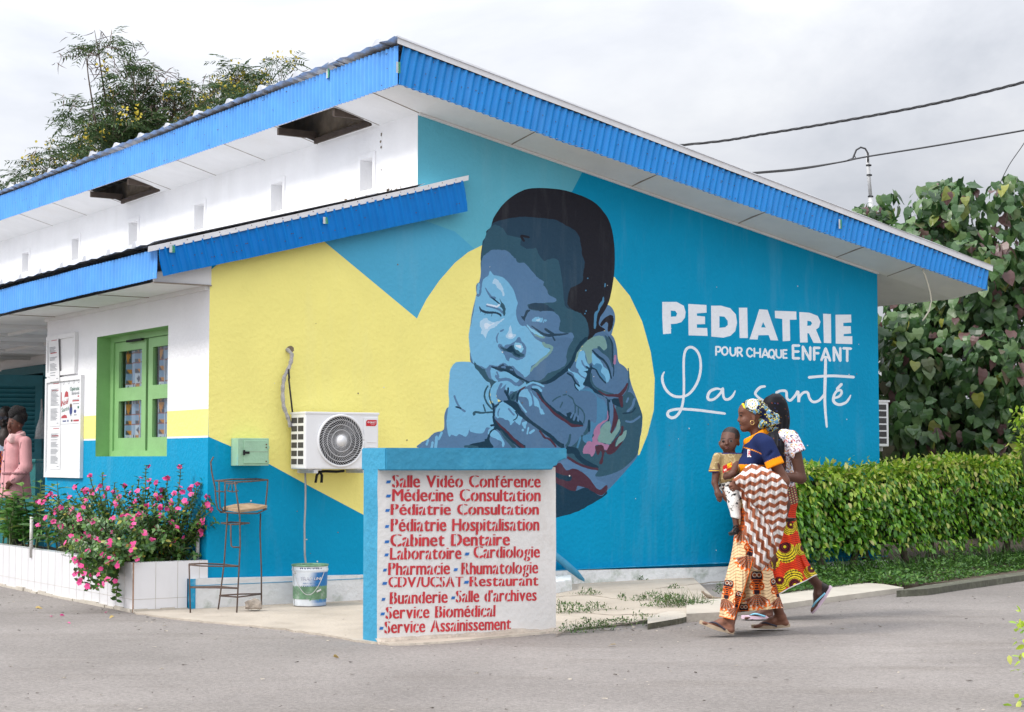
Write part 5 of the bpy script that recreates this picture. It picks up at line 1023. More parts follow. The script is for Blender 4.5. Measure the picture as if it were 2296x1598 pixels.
# ------------------------------------------------------------------ tiled planter
M_TILE = mat('white_tile', (.74, .735, .75), .22, 1.5, .05, bump=.05, bscale=6, damt=.22, dscale=1.8, dcol=(.50, .48, .45), streak=(2, 2, .5)); M_GROUT = mat('grout', (.50, .47, .43), .9, 9, .2)
plt_ = thing('planter', 'long planter clad in white tiles below the green window', 'planter', W(-.66, 2, 0)); PU0, PV0, PV1 = -.668, -.03, 5.0
mb = MB(); mb.bx(PU0, -.19, PV0, PV0 + .10, -.02, .411); mb.bx(-.19, -.004, PV0, PV0 + .10, .262, .411); mb.bx(PU0, PU0 + .10, PV0 + .10, PV1, -.02, .411); mb.build('wall', M_TILE, plt_)
mb = MB(); e = .0015
for i in range(1, 4): u = PU0 + i * .195; mb.bx(u, u + .004, PV0 - e, PV0, .0, .411)
mb.bx(PU0 + .001, -.19, PV0 - e, PV0, .105, .109)
for i in range(1, 26): v = PV0 + i * .195; mb.bx(PU0 - e, PU0, v, v + .004, 0, .411)
mb.bx(PU0 - e, PU0, PV0, PV1, .105, .109); mb.build('grout', M_GROUT, plt_)
mb = MB(); mb.bx(PU0 - .004, PU0 + .006, PV0 - .004, PV0 + .004, -.01, .412); mb.build('corner_strip', mat('rust_edge', (.34, .20, .13), .8, 20, .3), plt_)
mb = MB(); rg = random.Random(12)
for i in range(24): v = PV0 + i * .2; h = .018 + .02 * rg.random(); mb.bx(PU0 - .012 - .02 * rg.random(), PU0 - .002, v, v + .2, -.01, h)
for i in range(4): u = PU0 + i * .12; mb.bx(u, u + .12, PV0 - .012 - .02 * rg.random(), PV0 - .002, -.01, .015 + .02 * rg.random())
mb.build('mortar_edge', M_CONC2, plt_)
V, F = [], []; nx, ny = 10, 60
for j in range(ny + 1):
    for i in range(nx + 1): u = PU0 + .09 + (-.001 - PU0 - .09) * i / nx; v = PV0 + .09 + (PV1 - .1 - PV0) * j / ny; V.append(W(u, v, .35 + .03 * noise.noise(Vector((u * 6, v * 6, 0)))))
for j in range(ny):
    for i in range(nx): a = j * (nx + 1) + i; F.append((a, a + 1, a + nx + 2, a + nx + 1))
mesh('soil', V, F, M_SOIL, plt_)
mb = MB(); rg = random.Random(13)
for i in range(420):
    u, v = rg.uniform(-.56, -.02), rg.uniform(.08, 1.2); c = W(u, v, .365 + .02 * rg.random()); r = rg.uniform(.008, .018); mb.add([c + Vector((rg.uniform(-1, 1), rg.uniform(-1, 1), rg.uniform(-.4, 1))) * r for _ in range(6)], [(0, 1, 2), (0, 2, 3), (0, 3, 4), (1, 2, 5), (2, 3, 5), (3, 4, 5), (0, 1, 5), (0, 4, 5)])
setp(mb.build('gravel', mat('gravel_grey', (.30, .29, .28), .9, 30, .4)), kind='stuff')
M_POST = mat('flaking_white_pipe', (.55, .53, .50), .7, 20, .2, damt=.7, dscale=25, dcol=(.20, .11, .06))
for lab, px, y0, y1, v in (('rusty white pipe post at the right end of the planter', 443, 1185, 1254, .12), ('rusty white pipe post near the left edge of the photo', 70, 1160, 1232, 2.6)):
    p = hit(px, y1, W(0, v), VX); q = hit(px, y0 - 30 if px > 300 else y0, W(0, v), VX); mb = MB(); mb.tube([Vector((p.x, p.y, .33)), Vector((p.x, p.y, q.z))], .017, 9); setp(mb.build('pipe_post', M_POST, smooth=True), lab, 'post', 'pipe posts of the planter')
# ------------------------------------------------------------------ lizard on the slab, litter on the road
p = ong(1586, 1344, .06); lz = MB(); d = Vector((.9, .35, 0)).normalized(); sx = Vector((-d.y, d.x, 0)); P0 = Vector((p.x, p.y, .075))
lz.tube([P0 - d * .055 + ZX * .055, P0 - d * .045 + ZX * .05, P0 - d * .03 + ZX * .035, P0 + ZX * .012, P0 + d * .04, P0 + d * .07 - ZX * .005, P0 + d * .13 - ZX * .008, P0 + d * .24 - ZX * .01], [.004, .012, .010, .017, .015, .009, .005, .002], 10)
for a in (-.02, .05):
    for s in (-1, 1): lz.tube([P0 + d * a + ZX * .008, P0 + d * (a - .01) + sx * s * .028 + ZX * .004, P0 + d * (a - .02) + sx * s * .035 - ZX * .008], [.006, .005, .003], 6)
setp(lz.build('lizard', mat('lizard_skin', (.30, .24, .18), .8, 40, .35), smooth=True), 'small brown lizard resting on the concrete by the grass tuft', 'lizard')
# ------------------------------------------------------------------ vegetation
class LB:
    """leaf builder on numpy: many small folded leaves in one mesh"""
    def __init__(s): s.V = []; s.F = []; s.n = 0
    def leaf(s, p, d, nrm, L, Wd, kind='oval', droop=.15):
        """p base, d along, nrm roughly up; a leaf of two folded halves"""
        d = d / (np.linalg.norm(d) + 1e-9); x = np.cross(d, nrm); x /= (np.linalg.norm(x) + 1e-9); up = np.cross(x, d)
        if kind == 'heart': prof = ((0, .0, 0), (-.10, .36, .03), (.18, .52, .05), (.5, .44, .03), (.8, .18, -.03), (1, 0, -.08))
        elif kind == 'lance': prof = ((0, .0, 0), (.3, .36, .05), (.65, .34, .03), (1, 0, -.04))
        else: prof = ((0, .0, 0), (.22, .42, .06), (.55, .46, .05), (.82, .22, 0), (1, 0, -.06))
        mid = [p + d * (L * max(t, 0)) - up * (droop * L * t * t) for t, w, h in prof]
        a = [m_ + d * (L * min(t, 0)) + x * (Wd * w) + up * (L * h) for m_, (t, w, h) in zip(mid, prof)]; b = [m_ + d * (L * min(t, 0)) - x * (Wd * w) + up * (L * h) for m_, (t, w, h) in zip(mid, prof)]
        k = len(prof); base = s.n
        s.V += mid + a[1:-1] + b[1:-1]; s.n += k + 2 * (k - 2)
        M = lambda i: base + i; A = lambda i: base + (0 if i == 0 else k - 1 if i == k - 1 else k + i - 1); B = lambda i: base + (0 if i == 0 else k - 1 if i == k - 1 else k + (k - 2) + i - 1)
        for i in range(k - 1):
            f1 = [M(i), M(i + 1), A(i + 1), A(i)]; f2 = [M(i), B(i), B(i + 1), M(i + 1)]
            for f in (f1, f2):
                g = []
                for q in f:
                    if q not in g: g.append(q)
                if len(g) > 2: s.F.append(tuple(g))
    def build(s, name, m, parent=None, smooth=True): return mesh(name, np.array(s.V), s.F, m, parent, smooth)
nr = np.random.default_rng(5)
def rv(sc=1.): return nr.normal(0, sc, 3)
A3 = lambda v: np.array(tuple(v), float)
def leafmat(name, stops, rough=.42, trans=.25, spec=.5):
    return mat(name, island=stops, rough=rough, nscale=9, namt=.15, trans=trans, spec=spec)
M_BARK = mat('bark', (.13, .10, .075), .95, 12, .3, bump=.8, bscale=25); M_TWIG = mat('twig', (.16, .12, .07), .9, 14, .3)
# ---- clipped hedge: glossy small leaves, dark and open below, pale young growth on top
H0, H1 = ong(1796, 1030 + 1.27 * 3900 / 17.6), ong(2520, 1030 + 1.27 * 3900 / 22.4); HD = (H1 - H0).normalized(); HN = Vector((HD.y, -HD.x, 0)); HLEN = (H1 - H0).length
hedge = thing('hedge', 'clipped glossy green hedge beside the road right of the mural wall', 'hedge', H0 + HD * 2)
M_HEDGE = leafmat('hedge_leaf', [(0, (.045, .15, .010)), (.35, (.075, .24, .014)), (.66, (.14, .35, .022)), (.86, (.27, .50, .035)), (.96, (.46, .60, .08)), (1, (.54, .50, .18))], .28, .22)
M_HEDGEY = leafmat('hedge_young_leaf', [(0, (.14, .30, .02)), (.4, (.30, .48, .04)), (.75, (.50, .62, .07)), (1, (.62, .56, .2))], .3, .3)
def htop(s): return 1.09 + .035 * s + .10 * noise.noise(Vector((s * 1.1, 0, 0))) + .05 * noise.noise(Vector((s * 3.3, 4, 0)))
def hbot(s): return .27 + .10 * noise.noise(Vector((s * 1.3, 9, 0)))
hd, hn, lb, ly = A3(HD), A3(HN), LB(), LB()
h0 = A3(H0); up3 = np.array((0, 0, 1.))
for i in range(15500):
    s = nr.uniform(-.32, HLEN - .05); zt = htop(s); zb = hbot(s); q = nr.random(); dep = .46
    if q < .62: z = zb + (zt - zb) * nr.random() ** .85; off = .02 + .10 * noise.noise(Vector((s * 2.6, z * 2.6, 3))) + .10 * noise.noise(Vector((s * 1.1, z * 1.4, 7))) + .05 * noise.noise(Vector((s * 6, z * 6, 2))) - .22 * nr.random() ** 2 - .09 * (z < .55) * nr.random(); out = hn
    elif q < .90: z = zt + nr.normal(0, .035); off = -nr.random() * dep; out = up3
    else: z = zb + (zt - zb) * nr.random(); off = -nr.random() * dep; out = -hd; s = -.32 + .1 * nr.random() + .06 * noise.noise(Vector((off * 4, z * 3, 1)))
    if z > zt - .12 and q < .62: off -= (z - zt + .12) ** 2 * 5
    p = h0 + hd * s + hn * off + up3 * z
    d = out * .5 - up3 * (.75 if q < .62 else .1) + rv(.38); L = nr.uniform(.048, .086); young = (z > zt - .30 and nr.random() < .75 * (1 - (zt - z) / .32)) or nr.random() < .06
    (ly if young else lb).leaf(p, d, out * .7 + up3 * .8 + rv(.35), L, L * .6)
for i in range(160):                                             # shoots standing up out of the clipped top
    s = nr.uniform(-.25, HLEN - .1); b_ = h0 + hd * s - hn * nr.uniform(0, .42) + up3 * (htop(s) - .03); hh = nr.uniform(.04, .13) * (1.7 if 1.1 < s < 2.6 and nr.random() < .5 else 1); ax = up3 + rv(.15)
    for k in range(5): ly.leaf(b_ + ax * hh * (k + 1) / 5, rv(.6) + up3 * .25, up3 + rv(.3), nr.uniform(.035, .055), .026)
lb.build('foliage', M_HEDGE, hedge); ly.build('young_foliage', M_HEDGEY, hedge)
mb = MB(); 
for i in range(13):
    s = .1 + (HLEN - .3) * i / 12 + nr.uniform(-.1, .1); b_ = H0 + HD * s - HN * nr.uniform(.2, .34); mb = MB(); P = [b_ + ZX * .0]
    for k in range(4): P.append(P[-1] + ZX * .2 + Vector(tuple(rv(.035))))
    mb.tube(P, [.055, .04, .035, .03, .02], 8)
    for q in range(3): a = P[2]; mb.tube([a, a + Vector((nr.uniform(-.2, .2), nr.uniform(-.12, .12), .25)), a + Vector((nr.uniform(-.35, .35), nr.uniform(-.2, .2), .5))], [.018, .014, .006], 6)
    mb.build('trunk', M_BARK, hedge)
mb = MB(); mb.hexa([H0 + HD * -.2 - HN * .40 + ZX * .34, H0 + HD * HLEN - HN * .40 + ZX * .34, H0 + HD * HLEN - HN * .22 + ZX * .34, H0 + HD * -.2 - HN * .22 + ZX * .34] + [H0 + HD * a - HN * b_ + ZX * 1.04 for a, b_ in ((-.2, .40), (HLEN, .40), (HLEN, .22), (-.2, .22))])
mb.build('inner_shade', mat('hedge_shade', (.018, .026, .010), .95, 20, .5), hedge)  # dark core box stands in for the shade deep inside the hedge
# ---- ground cover under the hedge
lb = LB()
for i in range(11000):
    px = nr.uniform(1745, 2340); a = ong(px, np.interp(px, [1745, 1948, 2032, 2155, 2340], [1331, 1305, 1313, 1298, 1270]), .06); s = ((px - CX) / FPX * H0.y - H0.x) / (HD.x - (px - CX) / FPX * HD.y); b_ = H0 + HD * s - HN * .3; t = nr.random() ** 1.2; p = A3(a.lerp(Vector((b_.x, b_.y, .06)), t))
    p[2] = .055 + (.03 + .13 * min(1, t * 2.5)) * nr.random() * (.7 + noise.noise(Vector((p[0] * 2.5, p[1] * 2.5, 1)))); lb.leaf(p, rv(1) * np.array((1, 1, .4)) + up3 * .2, up3 + rv(.3), nr.uniform(.02, .055), .022)
for i in range(650):
    s = nr.uniform(0, HLEN); off = nr.uniform(-.35, .5); p = h0 + hd * s + hn * off + up3 * .05; lb.leaf(p, rv(.35) + up3, hn + rv(.3), nr.uniform(.10, .28), .012, 'lance', .4)
setp(lb.build('ground_cover', leafmat('ground_cover_leaf', [(0, (.03, .09, .015)), (.5, (.06, .16, .025)), (1, (.12, .24, .04))])), kind='stuff')
# ---- tall broad-leaved trees behind the hedge
M_HIB = leafmat('broad_leaf', [(0, (.022, .058, .018)), (.3, (.042, .105, .03)), (.55, (.07, .155, .042)), (.80, (.125, .21, .07)), (.89, (.16, .22, .10)), (.89, (.11, .055, .055)), (.95, (.18, .10, .09)), (.97, (.08, .14, .04)), (1, (.34, .34, .05))], .36, .3)
def broad_tree(label, base, crown, n, lobes, seed, z0):
    """crown: list of (centre, radius) clumps; leaves sit on the clumps' outsides, big and heart-shaped"""
    t = thing('broadleaf_tree', label, 'tree', base, group='broad-leaved trees behind the hedge'); g = np.random.default_rng(seed); lb = LB(); B = A3(base)
    mb = MB(); crown = [((c[0], c[1] + g.normal(0, .55), c[2]), r * g.uniform(.62, .9)) for c, r in crown for _ in (0, 1)]; P = [Vector(base), Vector(base) + Vector((.05, .05, 1.0)), Vector(base) + Vector((-.05, .1, 2.2))]; mb.tube(P, [.13, .10, .07], 9); mb.build('trunk', M_BARK, t, True)
    mb = MB()
    for c, r in crown:
        c = Vector(c); a = P[1].lerp(P[2], g.random()); m_ = a.lerp(c, .5) + Vector((0, 0, -.15)); mb.tube([a, m_, c], [.05, .035, .012], 7)
    mb.build('limbs', M_BARK, t, True)
    w_ = np.array([r * r for c, r in crown]); w_ /= w_.sum()
    for i in range(n):
        c, r = crown[g.choice(len(crown), p=w_)]; d = g.normal(0, 1, 3); d[1] -= .35; d /= np.linalg.norm(d); rr = r * (1 - .45 * g.random() ** 1.6) * (1 + .22 * noise.noise(Vector(tuple(d * 2 + seed))))
        p = A3(c) + d * rr * np.array((1, .8, 1.)); L = g.uniform(.09, .19)
        if p[2] < z0: continue
        q = d * .55 - up3 * .95 + g.normal(0, .32, 3); lb.leaf(p, q, d * .8 + up3 * .6 + np.array((0, -.3, 0)) + g.normal(0, .45, 3), L, L * .92, 'heart', g.uniform(.05, .5))
    lb.build('crown', M_HIB, t, False); return t
def cl(px, py, y, r): p = ony(px, py, y); return ((p.x, p.y, p.z), r)
broad_tree('tall broad-leaved tree with purplish leaves at the right edge', tuple(ong(2200, 1215)), [cl(2250, 470, 22.6, .55), cl(2290, 420, 22.8, .4), cl(2215, 560, 22.4, .6), cl(2280, 620, 22.2, .8), cl(2200, 700, 22.1, .75), cl(2290, 780, 22, .85), cl(2190, 830, 22, .75), cl(2260, 900, 21.9, .8), cl(2180, 960, 21.9, .7), cl(2290, 1000, 21.9, .7), cl(2350, 560, 22.6, .8), cl(2360, 800, 22.4, .8), cl(2240, 640, 22.8, .7), cl(2220, 1050, 22, .5)], 2900, 3, 31, .8)
broad_tree('broad-leaved tree rising over the right end of the roof', tuple(ong(2080, 1215)), [cl(2110, 475, 23.2, .42), cl(2060, 470, 23.4, .28), cl(1965, 480, 23.6, .26), cl(1998, 445, 23.6, .18), cl(1925, 480, 23.6, .20), cl(2140, 520, 23, .45), cl(2080, 560, 23, .55), cl(2150, 620, 22.8, .6), cl(2020, 560, 23.4, .45), cl(2120, 700, 22.6, .6), cl(2060, 730, 22.5, .55), cl(2000, 760, 22.4, .45), cl(2030, 820, 22.3, .5), cl(2110, 810, 22.3, .6), cl(2000, 890, 22.2, .45), cl(2080, 900, 22.2, .6), cl(2020, 960, 22.2, .5), cl(2110, 990, 22.2, .6), cl(2050, 1040, 22.2, .5), cl(1990, 1010, 22.3, .4), cl(2120, 420, 23.2, .22), cl(2160, 440, 23.2, .2)], 3300, 4, 47, .8)
# far dark bushes closing the horizon
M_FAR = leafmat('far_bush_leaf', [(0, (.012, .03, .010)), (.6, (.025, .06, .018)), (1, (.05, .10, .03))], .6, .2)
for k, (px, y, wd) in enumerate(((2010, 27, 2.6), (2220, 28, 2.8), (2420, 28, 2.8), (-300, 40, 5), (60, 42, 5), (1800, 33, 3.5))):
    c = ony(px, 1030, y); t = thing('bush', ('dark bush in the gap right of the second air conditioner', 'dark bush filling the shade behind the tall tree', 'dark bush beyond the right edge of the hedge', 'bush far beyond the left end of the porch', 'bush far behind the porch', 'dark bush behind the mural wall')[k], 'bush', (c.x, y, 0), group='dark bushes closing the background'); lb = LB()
    for i in range(1300):
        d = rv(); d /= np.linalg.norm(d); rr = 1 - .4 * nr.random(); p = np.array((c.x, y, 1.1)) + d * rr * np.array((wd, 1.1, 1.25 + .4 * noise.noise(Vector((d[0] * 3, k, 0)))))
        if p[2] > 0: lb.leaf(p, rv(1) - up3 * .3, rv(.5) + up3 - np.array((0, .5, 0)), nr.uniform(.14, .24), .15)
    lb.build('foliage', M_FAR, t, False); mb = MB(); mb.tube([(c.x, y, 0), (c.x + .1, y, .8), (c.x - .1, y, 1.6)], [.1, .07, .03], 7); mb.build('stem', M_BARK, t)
# ---- feathery trees behind the building on the left
M_FEA = leafmat('feather_leaf', [(0, (.025, .055, .018)), (.5, (.05, .10, .028)), (.85, (.09, .15, .042)), (1, (.12, .11, .06))], .6, .3); M_POD = leafmat('dry_pod', [(0, (.09, .06, .05)), (1, (.19, .13, .11))], .8, .1); M_YFL = leafmat('yellow_blossom', [(0, (.55, .40, .02)), (1, (.72, .60, .10))], .7, .3)
def feather_tree(label, base_px, y, branches, seed):
    g = np.random.default_rng(seed); b_ = ony(base_px, 700, y); t = thing('feathery_tree', label, 'tree', (b_.x, y, 0), group='feathery trees behind the roof')
    lb, pb, fb, mb = LB(), LB(), LB(), MB(); tr_ = MB(); B = Vector((b_.x, y, 0)); mid_ = Vector((b_.x, y, 4.6)); tr_.tube([B, B.lerp(mid_, .5) + Vector((.1, 0, 0)), mid_], [.17, .13, .10], 9); tr_.build('trunk', M_BARK, t, True)
    def frond(p, d, L):
        d = d / np.linalg.norm(d); sx = np.cross(d, up3 + g.normal(0, .25, 3)); sx /= np.linalg.norm(sx)
        for k in range(7):
            q = p + d * L * (k + .6) / 7 - up3 * .25 * L * ((k + 1) / 7) ** 2
            for sg in (-1, 1): lb.leaf(q, sx * sg + d * .45 - up3 * .15 + g.normal(0, .12, 3), up3 + g.normal(0, .3, 3), L * .32, L * .085, 'lance', .15)
    for (px, py, dens, dry, yel, r) in branches:
        tip = ony(px, py, y + g.uniform(-1.2, 1.2)); a = mid_ + (tip - mid_) * .15; cm = a.lerp(tip, .6) + Vector((g.uniform(-.25, .25), g.uniform(-.3, .3), g.uniform(-.3, .1))); mb.tube([a, a.lerp(cm, .5) + Vector(tuple(g.normal(0, .06, 3))), cm, cm.lerp(tip, .6) + Vector(tuple(g.normal(0, .04, 3))), tip], [.034, .026, .018, .011, .004], 6)
        T = A3(tip); C = A3(cm); ax = T - C; ax /= np.linalg.norm(ax)
        for k in range(int(dens * 1.5)):
            c = T - ax * r * 1.5 * g.random() + g.normal(0, 1, 3) * np.array((1, .8, .7)) * r * .62; mb.tube([T - ax * r * 1.2, Vector(tuple(c))], [.008, .003], 4, cap=False)
            u_ = g.random()
            if u_ < dry * .75:
                for q in range(6): pb.leaf(c + g.normal(0, .08, 3), np.array((g.normal(0, .55), g.normal(0, .5), -.35)), g.normal(0, 1, 3), g.uniform(.16, .32), .017, 'lance', .35)
            else:
                for q in range(9): frond(c + g.normal(0, .05, 3), g.normal(0, 1, 3) * np.array((1, 1, .35)) + (c - T) * .4, g.uniform(.22, .40))
            if g.random() < yel:
                for q in range(16): fb.leaf(c + g.normal(0, .07, 3) + up3 * .1 * g.random(), g.normal(0, 1, 3), g.normal(0, 1, 3), .05, .045)
    mb.build('limbs', M_BARK, t, True); lb.build('crown', M_FEA, t, False); pb.build('dry_pods', M_POD, t, False); fb.build('blossom', M_YFL, t, False)
feather_tree('feathery tree with dry pods standing tallest behind the left roof edge', 330, 27, [(212, 68, 5, .95, 0, .32), (190, 100, 3, 1, 0, .25), (275, 110, 9, .85, .0, .38), (300, 160, 9, .7, .1, .45), (345, 140, 5, .7, 0, .35), (330, 190, 10, .5, .1, .5), (225, 215, 9, .55, .15, .45), (205, 250, 8, .1, .25, .45), (260, 230, 12, .1, .15, .55), (310, 250, 14, .05, .2, .6), (350, 230, 12, .1, .2, .5), (285, 300, 14, .1, .35, .6), (340, 300, 14, .2, .35, .6), (240, 300, 10, .1, .3, .5), (380, 270, 10, .15, .4, .5), (395, 190, 7, .55, .3, .4), (440, 190, 6, .5, .2, .4)], 3)
feather_tree('feathery tree with yellow blossom low behind the left end of the roof', 160, 28, [(160, 330, 12, .35, .6, .5), (120, 350, 9, .7, .4, .45), (70, 370, 7, .75, .2, .42), (200, 350, 12, .2, .4, .5), (60, 405, 7, .3, .2, .4), (110, 400, 10, .2, .2, .45), (230, 330, 10, .3, .3, .5), (170, 390, 10, .1, .3, .5)], 9)
feather_tree('feathery tree with bare twigs behind the middle of the roof', 520, 29, [(535, 150, 4, .5, .4, .35), (570, 180, 6, .55, .6, .4), (600, 150, 5, .45, .75, .38), (635, 150, 4, .4, .5, .3), (500, 190, 6, .9, .3, .4), (470, 170, 6, .9, .1, .4), (520, 230, 9, .2, .5, .5), (560, 220, 9, .15, .4, .5), (460, 240, 12, .1, .4, .5), (430, 270, 10, .1, .6, .5), (600, 200, 7, .3, .3, .4), (640, 185, 4, .7, .3, .3), (490, 270, 10, .2, .5, .5)], 14)
# ---- planter: periwinkle bushes with pink flowers
M_PERI = leafmat('periwinkle_leaf', [(0, (.03, .09, .02)), (.45, (.06, .155, .03)), (.8, (.11, .24, .04)), (.96, (.16, .24, .04)), (1, (.55, .40, .04))], .38, .2); M_PINK = leafmat('pink_petal', [(0, (.78, .05, .26)), (.6, (.86, .09, .34)), (1, (.92, .20, .46))], .6, .3); M_STEM = mat('green_stem', (.10, .13, .05), .8, 14, .3)
def flower(fb, p, n, r):
    n = n / np.linalg.norm(n); x = np.cross(n, np.array((.3, .5, .8))); x /= np.linalg.norm(x); y = np.cross(n, x)
    for k in range(5):
        a = k * 1.2566 + .3; d = x * math.cos(a) + y * math.sin(a); fb.leaf(p, d + n * .18, n, r, r * 1.15, 'oval', .1)
def bushstem(lb, fb, mb, b_, tip, dens=1., fl=1, arch=0.):
    L = np.linalg.norm(tip - b_); k = max(4, int(L / .035 * dens)); P = []
    for i in range(k + 1): t = i / k; P.append(b_ + (tip - b_) * t + up3 * (arch * math.sin(math.pi * t)) + np.array((noise.noise(Vector((t * 3, b_[0] * 9, 0))), noise.noise(Vector((t * 3, 0, b_[1] * 9))), 0)) * .05)
    mb.tube([tuple(q) for q in P[::2] + ([P[-1]] if k % 2 else [])], .0045, 5, cap=False)
    for i in range(1, k + 1):
        if i < k * .15: continue
        d = P[i] - P[i - 1]; d /= (np.linalg.norm(d) + 1e-9); a = i * 1.57 + nr.normal(0, .3); sx = np.cross(d, np.array((.2, .9, .1))); sx /= np.linalg.norm(sx); sy = np.cross(d, sx); o = sx * math.cos(a) + sy * math.sin(a)
        for sg in (1, -1): lb.leaf(P[i], o * sg + d * .35 + up3 * .12, d + up3 * .4 + rv(.15), nr.uniform(.038, .060), .028)
    if fl:
        for q in range(nr.integers(1, 3)): flower(fb, P[-1] + rv(.012), np.array((-.15, -.8, .45)) + rv(.45), nr.uniform(.022, .030))
def peri(label, root, tips, fill, spread):
    t = thing('periwinkle_bush', label, 'flowering bush', root, group='pink flowering bushes in the planter'); lb, fb, mb = LB(), LB(), MB(); B = A3(root)
    for tip in tips:
        T = A3(tip); b_ = B + rv(.05) * np.array((1, 1, 0)); bushstem(lb, fb, mb, b_, T, 1., 1, .03 if T[2] > B[2] else .16)
    for i in range(fill):
        tip = tips[nr.integers(len(tips))]; T = A3(tip); q = B + (T - B) * nr.uniform(.35, .92) + rv(spread) * np.array((1, .8, .8)); bushstem(lb, fb, mb, B + rv(.06) * np.array((1, 1, 0)), q, 1., nr.random() < .34, .04)
    lb.build('foliage', M_PERI, t); fb.build('blossom', M_PINK, t, False); mb.build('stem', M_STEM, t)
def zp(x, y, v): q = (x * .28056, 952.9 + y * .28056); return tuple(hit(*q, W(0, v), VX))
rt = lambda u, v: tuple(W(u, v, .36))
peri('bushy pink periwinkle at the right end of the planter, reaching the rod stool', rt(-.22, .25), [zp(x, y, v) for x, y, v in ((1440, 330, .3), (1360, 425, .4), (1460, 525, .2), (1545, 510, .2), (1570, 470, .15), (1655, 430, .1), (1690, 565, .0), (1665, 630, -.05), (1720, 680, -.05), (1630, 760, -.05), (1640, 800, 0), (1385, 560, .3), (1530, 565, .1), (1480, 630, .05), (1380, 625, .1), (1440, 680, .0), (1350, 660, .2), (1415, 830, .0), (1295, 540, .5), (1500, 900, .1))], 60, .11)
peri('tall pink periwinkle in the middle of the planter', rt(-.36, .42), [zp(x, y, v) for x, y, v in ((1183, 335, .5), (1115, 430, .6), (1195, 450, .4), (1250, 465, .5), (1160, 515, .4), (1230, 565, .2), (1280, 590, .2), (1180, 660, .2), (1250, 655, .1), (1130, 710, .1), (1060, 740, .0), (1105, 545, .5), (1050, 550, .7), (985, 495, .8), (1165, 865, -.1), (1070, 990, -.1), (1020, 740, .1), (960, 735, .1), (1040, 800, -.05), (880, 1080, -.12), (1110, 1060, -.1))], 68, .12)
peri('low pink periwinkle spilling over the front corner of the planter', rt(-.50, .55), [zp(x, y, v) for x, y, v in ((920, 590, .5), (960, 600, .4), (900, 750, .2), (870, 935, .0), (895, 960, -.05), (860, 1090, -.1), (815, 940, .05), (800, 1050, .0), (730, 920, .1), (710, 1000, .0), (655, 1120, .1), (670, 1200, .05), (650, 1245, .05), (570, 1175, .2), (620, 1070, .15), (850, 1250, -.12), (780, 1290, -.08), (720, 1310, -.02), (745, 755, .3), (600, 780, .5), (640, 735, .5), (560, 690, .7), (700, 560, .9), (950, 1110, -.12))], 74, .12)
peri('pink periwinkle on the left of the flower bed, thinner and paler', rt(-.42, 1.1), [zp(x, y, v) for x, y, v in ((595, 495, 1.2), (715, 405, 1.1), (815, 400, 1.0), (745, 530, 1.0), (785, 505, .9), (855, 510, .9), (920, 525, .9), (810, 580, .8), (455, 580, 1.4), (395, 555, 1.5), (360, 595, 1.5), (290, 615, 1.6), (330, 625, 1.5), (455, 680, 1.1), (400, 735, 1.1), (480, 800, .9), (330, 800, 1.3), (600, 915, .5), (550, 905, .6), (410, 780, 1.1), (475, 660, 1.2), (660, 680, .8))], 62, .13)
# broad smooth-leaved plants and a grey-violet shrub at the left end
M_BRO = leafmat('smooth_leaf', [(0, (.05, .15, .025)), (.6, (.09, .24, .04)), (.92, (.17, .34, .07)), (1, (.45, .42, .12))], .35, .25)
for k, (u, v, h, n) in enumerate(((-.42, 2.1, .50, 8), (-.40, 2.75, .56, 10), (-.42, 3.5, .56, 10), (-.30, 1.45, .48, 4), (-.4, 4.2, .55, 8))):
    t = thing('broadleaf_plant', ('smooth-leaved plant between the pipe post and the periwinkles', 'smooth-leaved plant in front of the woman in the pink jacket', 'smooth-leaved plant cut by the left edge of the photo', 'young smooth-leaved plant with upright leaves under the notice board', 'smooth-leaved plant outside the left edge')[k], 'plant', W(u, v, .35), group='smooth-leaved plants in the planter'); lb, mb = LB(), MB()
    for i in range(n):
        b_ = A3(W(u + nr.uniform(-.16, .16), v + nr.uniform(-.3, .3), .36)); T = b_ + up3 * h * nr.uniform(.6, 1.05) + rv(.07); mb.tube([tuple(b_), tuple((b_ + T) / 2 + rv(.02)), tuple(T)], [.010, .008, .004], 6)
        for q in range(15): tt = .2 + .8 * q / 15; p = b_ + (T - b_) * tt; a = q * 2.4; lb.leaf(p, np.array((math.cos(a), math.sin(a), .45)) + rv(.15), up3 + rv(.2), nr.uniform(.13, .20), .085, 'oval', .35)
    lb.build('foliage', M_BRO, t); mb.build('stem', M_STEM, t)
t = thing('heather_shrub', 'low grey-violet shrub by the white pipe post', 'shrub', W(-.5, 1.7, .35)); lb, fb, mb = LB(), LB(), MB()
for i in range(95):
    b_ = A3(W(-.5 + nr.uniform(-.1, .14), 1.75 + nr.uniform(-.35, .35), .36)); T = b_ + up3 * nr.uniform(.1, .27) + rv(.07); mb.tube([tuple(b_), tuple(T)], [.003, .002], 4)
    for q in range(16): p = b_ + (T - b_) * (q + 1) / 16; (fb if q > 11 and nr.random() < .5 else lb).leaf(p, rv(1) + up3 * .4, rv(1), .022, .006, 'lance')
lb.build('foliage', leafmat('heather_leaf', [(0, (.05, .06, .035)), (1, (.12, .13, .08))], .8, .1), t); fb.build('blossom', leafmat('violet_blossom', [(0, (.22, .10, .26)), (1, (.38, .2, .42))], .8, .2), t); mb.build('stem', M_STEM, t)
